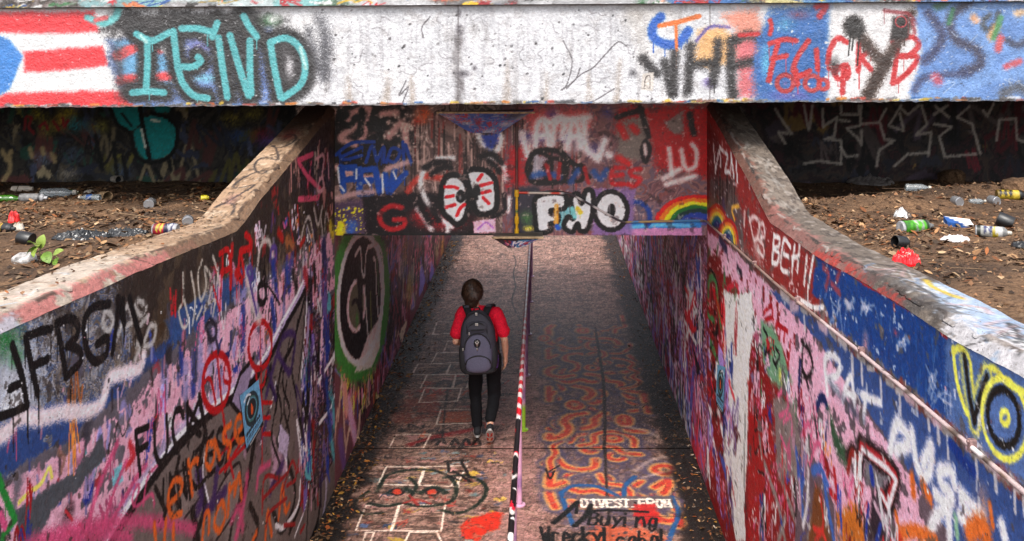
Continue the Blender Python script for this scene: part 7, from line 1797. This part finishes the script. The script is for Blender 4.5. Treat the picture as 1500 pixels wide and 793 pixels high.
crumple('plastic_bag', 118, 350, 76, 46, 10, M['bag_plastic'], 'crumpled black plastic bag strip by the seedling', 'bag', 21, None, 30, 8, .9, 14)
crumple('plastic_bag', 183, 346, 66, 34, 9, M['bag_plastic'], 'torn black plastic bag strip near the drink can', 'bag', 24, None, 30, 6, .9, 14)
M['foil'] = attr_mat('glossy_wrapper', .3, .5, 'paint')
wr = crumple('snack_wrapper', 1328, 386, 38, 40, 15, M['foil'], 'crumpled red snack wrapper with white lettering beside the coping', 'wrapper', 31, lambda x, y, z: (206, 14, 24) if (x + y * .5) < .75 else (160, 10, 18), 30, 10, .8, 12)
# white brand lettering on the wrapper, raised print strips
x0, y0, z0, m = dirt_at(1328, 386); bm = bmesh.new(); dgr = bpy.context.evaluated_depsgraph_get(); dgr.update()
for k, chh in enumerate('Treet'):
    for pl in glyph({'T': 'T', 'r': 'r', 'e': 'e', 't': 't'}[chh]):
        P = []
        for gx, gy in catmull(np.array(pl), 3):
            lx = (-13 + 5.6 * k + gx * 4.6) * m; ly = (-9 + gy * 15) * m
            hit = wr.ray_cast(Vector((lx, ly, .5)), Vector((0, 0, -1)))
            P.append(Vector((lx, ly, (hit[1].z if hit[0] else .03) + .003)))
        if len(P) > 1: add_tube(bm, P, .9 * m, 5)
link('lettering', bm_mesh(bm, 'lettering'), M['card'], wr)
crumple('foil_scrap', 1322, 319, 24, 26, 9, M['can_metal'], 'crumpled silver foil scrap above the green can', 'foil', 33, lambda x, y, z: (190, 188, 186) if x < .2 else (96, 84, 76), 18, 0, 1.0, 10)
crumple('plastic_film', 1400, 353, 44, 26, 6, plain('milky_film', (214, 206, 206), .25, 0, .2, 20, .4, .003, None, 0, .3), 'torn milky plastic film in front of the blue packet', 'film', 35, None, 22, -4, .9, 12)
crumple('plastic_bag', 1275, 268, 62, 60, 8, plain('grey_film', (110, 104, 102), .3, 0, .3, 20, .5, .003), 'flattened grey plastic bag in deep shade by the right back wall', 'bag', 37, None, 24, -6, .9, 12)
crumple('paper_scrap', 20, 326, 16, 20, 14, plain('red_scrap', (200, 30, 30), .5, 0, .3, 20), 'crushed red scrap above the orange spray can', 'scrap', 39, None, 14, 20, .9)
crumple('paper_scrap', 26, 337, 18, 16, 9, M['card'], 'crushed pale card scrap beside the red scrap', 'scrap', 40, None, 14, -20, .7)
crumple('paper_scrap', 130, 283, 14, 16, 4, M['card'], 'flat white paper scrap behind the blue labelled bottle', 'scrap', 41, None, 12, 5, .6)
crumple('plastic_sheet', 1497, 362, 30, 30, 7, M['black_plastic'], 'black plastic tray corner at the edge of the bank', 'plastic', 42, None, 14, 12, .5)
# cigarette packet
x0, y0, z0, m = dirt_at(1403, 333); bm = bmesh.new(); add_box(bm, (-18 * m, -14 * m, 0), (18 * m, 14 * m, 9 * m), .002)
bmesh.ops.subdivide_edges(bm, edges=bm.edges, cuts=6, use_grid_fill=True); me = bm_mesh(bm, 'packet'); co = coords(me)
vcol(me, [(28, 70, 130) if (x / m * .8 + y / m * .6 < -4 and z > 2 * m) or (z < 6 * m and x > -6 * m and z > 1 * m) else (222, 218, 214) for x, y, z in co])
o = link('cigarette_packet', me, M['paper']); o.location = (x0, y0, z0 + .006); o.rotation_euler = (math.radians(6), math.radians(5), math.radians(-12)); tag(o, 'blue and white cigarette packet near the white spray can', 'packet')
# stone, clods
def rock(name, px, py, rx, ry, rz, mat, label, cat, seed):
    x0, y0, z0, m = dirt_at(px, py); bm = bmesh.new(); bmesh.ops.create_icosphere(bm, subdivisions=3, radius=1)
    for v in bm.verts:
        n = float(fbm(np.array(v.co.x * 1.7 + v.co.z + seed), np.array(v.co.y * 1.7 + v.co.z * .7), seed, 4)); v.co = v.co * (.62 + .75 * n); v.co = Vector((v.co.x * rx * m, v.co.y * ry * m, v.co.z * rz * m))
    o = link(name, bm_mesh(bm, name), mat); o.location = (x0, y0, z0 + rz * m * .35); tag(o, label, cat)
rock('stone', 38, 384, 17, 16, 11, plain('grey_stone', (150, 146, 144), .85, 0, .5, 30, .8, .006), 'jagged grey stone in front of the green seedling', 'stone', 3)
rock('clod', 1393, 266, 18, 20, 14, M['soil'], 'brown soil clod by the right back wall', 'clod', 5); rock('clod', 1492, 280, 24, 26, 16, M['soil'], 'large soil clod at the edge of the right bank', 'clod', 6)
rock('clod', 1192, 299, 9, 9, 6, M['soil'], 'small pale clod near the bend of the right coping', 'clod', 7)

# seedling
seed_ = empty('seedling', dirt_at(62, 384)[:3]); m = dirt_at(62, 384)[3]
M['green_leaf'] = plain('young_green_leaf', (112, 146, 50), .5, 0, .25, 25, .3, .003); M['green_leaf2'] = plain('pale_green_leaf', (146, 168, 76), .5, 0, .2, 25, .3, .003); M['stem'] = plain('stem', (110, 120, 60), .7)
def leaf(px, py, Lx, ang, tilt, matn, up):
    bm = bmesh.new(); n = 7; L = Lx * m; rows = []
    for k in range(n + 1):
        t = k / n; w = L * .36 * math.sin(math.pi * min(1, t * .93 + .05)) ** .8; zc = L * .16 * math.sin(t * 2.6)
        rows.append([bm.verts.new((t * L, -w, zc + w * .3)), bm.verts.new((t * L, 0, zc)), bm.verts.new((t * L, w, zc + w * .3))])
    for a, b in zip(rows[:-1], rows[1:]):
        for q in range(2): bm.faces.new((a[q], a[q + 1], b[q + 1], b[q]))
    bmesh.ops.solidify(bm, geom=bm.faces[:], thickness=.0015)
    o = link('leaf', bm_mesh(bm, 'leaf', True), M[matn], seed_)
    o.location = ((px - 62) * m, 0, up * m); o.rotation_euler = (math.radians(30), math.radians(tilt), math.radians(ang)); return o
for a in ((52, 0, 16, 165, -10, 'green_leaf2', 24), (60, 0, 20, 60, -75, 'green_leaf2', 20), (60, 0, 22, -95, 50, 'green_leaf2', 26), (58, 0, 20, -130, 30, 'green_leaf', 22), (66, 0, 22, -40, 40, 'green_leaf', 14), (78, 0, 15, 30, -20, 'green_leaf2', 10), (84, 0, 15, -70, 40, 'green_leaf', 6), (72, 0, 13, -100, 30, 'green_leaf', 8)): leaf(*a)
bm = bmesh.new()
for P in ([(0, 0, -.01), (-4 * m, 0, 14 * m), (-2 * m, 0, 26 * m)], [(0, 0, 0), (8 * m, 0, 8 * m), (18 * m, 0, 11 * m), (24 * m, -2 * m, 6 * m)], [(-2 * m, 0, 20 * m), (-10 * m, 0, 24 * m)]): add_tube(bm, P, .7 * m, 6)
link('stem', bm_mesh(bm, 'stem', True), M['stem'], seed_)
tag(seed_, 'green leafed seedling sprouting from the leaf litter by the grey stone', 'plant')

# ---------------------------------------------------------------- leaf litter, twigs, pebbles (uncountable)
def scatter(name, label, pts, size, cols, mat, seed, kind='leaf'):
    r = np.random.RandomState(seed); n = len(pts)
    if kind == 'leaf': base = np.array([(-.5, 0, 0), (-.15, .24, .07), (.2, .2, .09), (.5, 0, .02), (.2, -.2, .10), (-.15, -.24, .05), (0, 0, -.02)]); tri = np.array([(0, 6, 1), (1, 6, 2), (2, 6, 3), (3, 6, 4), (4, 6, 5), (5, 6, 0)])
    elif kind == 'twig': base = np.array([(-.5, 0, 0), (-.5, .022, 0), (-.5, .011, .022), (.5, 0, .05), (.5, .014, .05), (.5, .007, .064)]); tri = np.array([(0, 1, 4), (0, 4, 3), (1, 2, 5), (1, 5, 4), (2, 0, 3), (2, 3, 5)])
    else: base = np.array([(.5, 0, 0), (-.4, .4, 0), (-.3, -.45, 0), (.05, .02, .45), (.1, .4, .2), (.2, -.4, .15)]); tri = np.array([(0, 4, 3), (4, 1, 3), (1, 2, 3), (2, 5, 3), (5, 0, 3)])
    s = size[0] + (size[1] - size[0]) * r.rand(n) ** 1.6
    a = r.rand(n) * 2 * np.pi; tl = r.randn(n) * (.28 if kind == 'leaf' else .08); tr = r.randn(n) * (.30 if kind == 'leaf' else .1)
    B = base[None] * s[:, None, None] * (1 + .35 * r.randn(n, 1, 3))
    ca, sa = np.cos(a)[:, None], np.sin(a)[:, None]
    x, y, z = B[..., 0], B[..., 1], B[..., 2]
    z2 = z + x * np.sin(tl)[:, None] + y * np.sin(tr)[:, None]
    co = np.stack([x * ca - y * sa, x * sa + y * ca, z2 - z2.min(1, keepdims=True) * .85], -1) + pts[:, None, :]
    q = (tri[None] + (np.arange(n) * len(base))[:, None, None]).reshape(-1, 3)
    me = bpy.data.meshes.new(name); co = co.reshape(-1, 3).astype(np.float32)
    me.vertices.add(len(co)); me.vertices.foreach_set('co', co.ravel()); me.loops.add(q.size); me.loops.foreach_set('vertex_index', q.ravel().astype(np.int32))
    me.polygons.add(len(q)); me.polygons.foreach_set('loop_start', np.arange(0, q.size, 3, dtype=np.int32)); me.update(calc_edges=True)
    c = np.array(cols, np.float32)[r.choice(len(cols), n, p=None)] * (.42 + .42 * r.rand(n, 1)); vcol(me, np.repeat(np.clip(c, 0, 255), len(base), 0))
    o = link(name, me, mat); tag(o, label, 'leaf litter' if kind == 'leaf' else kind, None, 'stuff'); return o
LC = [(150, 104, 66), (120, 80, 50), (176, 128, 86), (96, 66, 44), (196, 152, 108), (84, 60, 44), (160, 96, 54), (136, 100, 72), (110, 84, 62), (206, 170, 130)]
LC2 = LC + [(190, 120, 50), (206, 150, 60), (176, 90, 40)]
def bank(x0, x1, y0, y1, n, seed, dens=None):
    r = np.random.RandomState(seed); x = x0 + (x1 - x0) * r.rand(n); y = y0 + (y1 - y0) * r.rand(n)
    if dens is not None: k = r.rand(n) < dens(x, y); x, y = x[k], y[k]
    return np.stack([x, y, z_dirt(x, y) + .003], 1)
cl_d = lambda x, y: np.clip(.25 + 6 * (fbm(x * 1.3, y * 1.3, 31, 3) - .47), .06, 1)
right_d = lambda x, y: cl_d(x, y) * np.where((y > 6.9) & (x > 2.2), .18, 1)
scatter('leaf_litter', 'dry brown leaf litter on the left soil bank', bank(-7.5, XL - .30, 1.6, 10.5, 28000, 1, cl_d), (.018, .062), LC, M['leaf'], 2)
scatter('leaf_litter', 'dry brown leaf litter on the right soil bank', bank(XR + .30, 7.0, 1.6, 10.5, 32000, 3, right_d), (.018, .062), LC, M['leaf'], 4)
scatter('twigs', 'thin dry twigs on the left soil bank', bank(-6, XL - .3, 3.5, 10, 420, 5), (.08, .35), [(120, 90, 66), (150, 120, 90), (84, 62, 46)], M['leaf'], 6, 'twig')
scatter('twigs', 'thin dry twigs on the right soil bank', bank(XR + .3, 5.4, 3.2, 10, 260, 7), (.06, .28), [(120, 90, 66), (150, 120, 90), (84, 62, 46)], M['leaf'], 8, 'twig')
scatter('pebbles', 'small pebbles and soil crumbs on the left bank', bank(-6, XL - .3, 3.2, 10.4, 5000, 9), (.008, .03), [(150, 112, 80), (120, 88, 64), (176, 146, 116), (90, 66, 50)], M['leaf'], 10, 'pebble')
scatter('pebbles', 'small pebbles and soil crumbs on the right bank', bank(XR + .3, 5.4, 3.2, 10.4, 6000, 11), (.008, .035), [(150, 108, 76), (120, 86, 62), (176, 140, 106), (90, 66, 50)], M['leaf'], 12, 'pebble')
def foot(side, n, seed):
    r = np.random.RandomState(seed); d = np.abs(r.randn(n)) * .17 + .01; y = 7.5 + 13 * r.rand(n) ** 1.5
    x = XL + d if side < 0 else XR - d
    return np.stack([x, y, np.full(n, .006)], 1)
scatter('leaf_litter', 'brown and yellow leaves drifted along the foot of the hopscotch side wall', foot(-1, 2300, 13), (.015, .06), LC2, M['leaf'], 14)
scatter('leaf_litter', 'pale leaf scraps drifted along the foot of the wall beside the flame swirls', foot(1, 1100, 15), (.012, .05), LC2 + [(190, 170, 150)], M['leaf'], 16)
r_ = np.random.RandomState(17); yv = 3.2 + 3.6 * r_.rand(160)
scatter('leaf_litter', 'few dry leaf crumbs on the left coping', np.stack([XL - .07 - .19 * r_.rand(160), yv, np.interp(yv, LT[:, 0], LT[:, 1]) + .064], 1), (.01, .035), LC, M['leaf'], 18)
r_ = np.random.RandomState(19)
scatter('leaf_litter', 'scattered leaf crumbs on the tunnel floor', np.stack([XL + .3 + 3 * r_.rand(260), 8 + 8 * r_.rand(260), np.full(260, .006)], 1), (.008, .03), LC2, M['leaf'], 20)
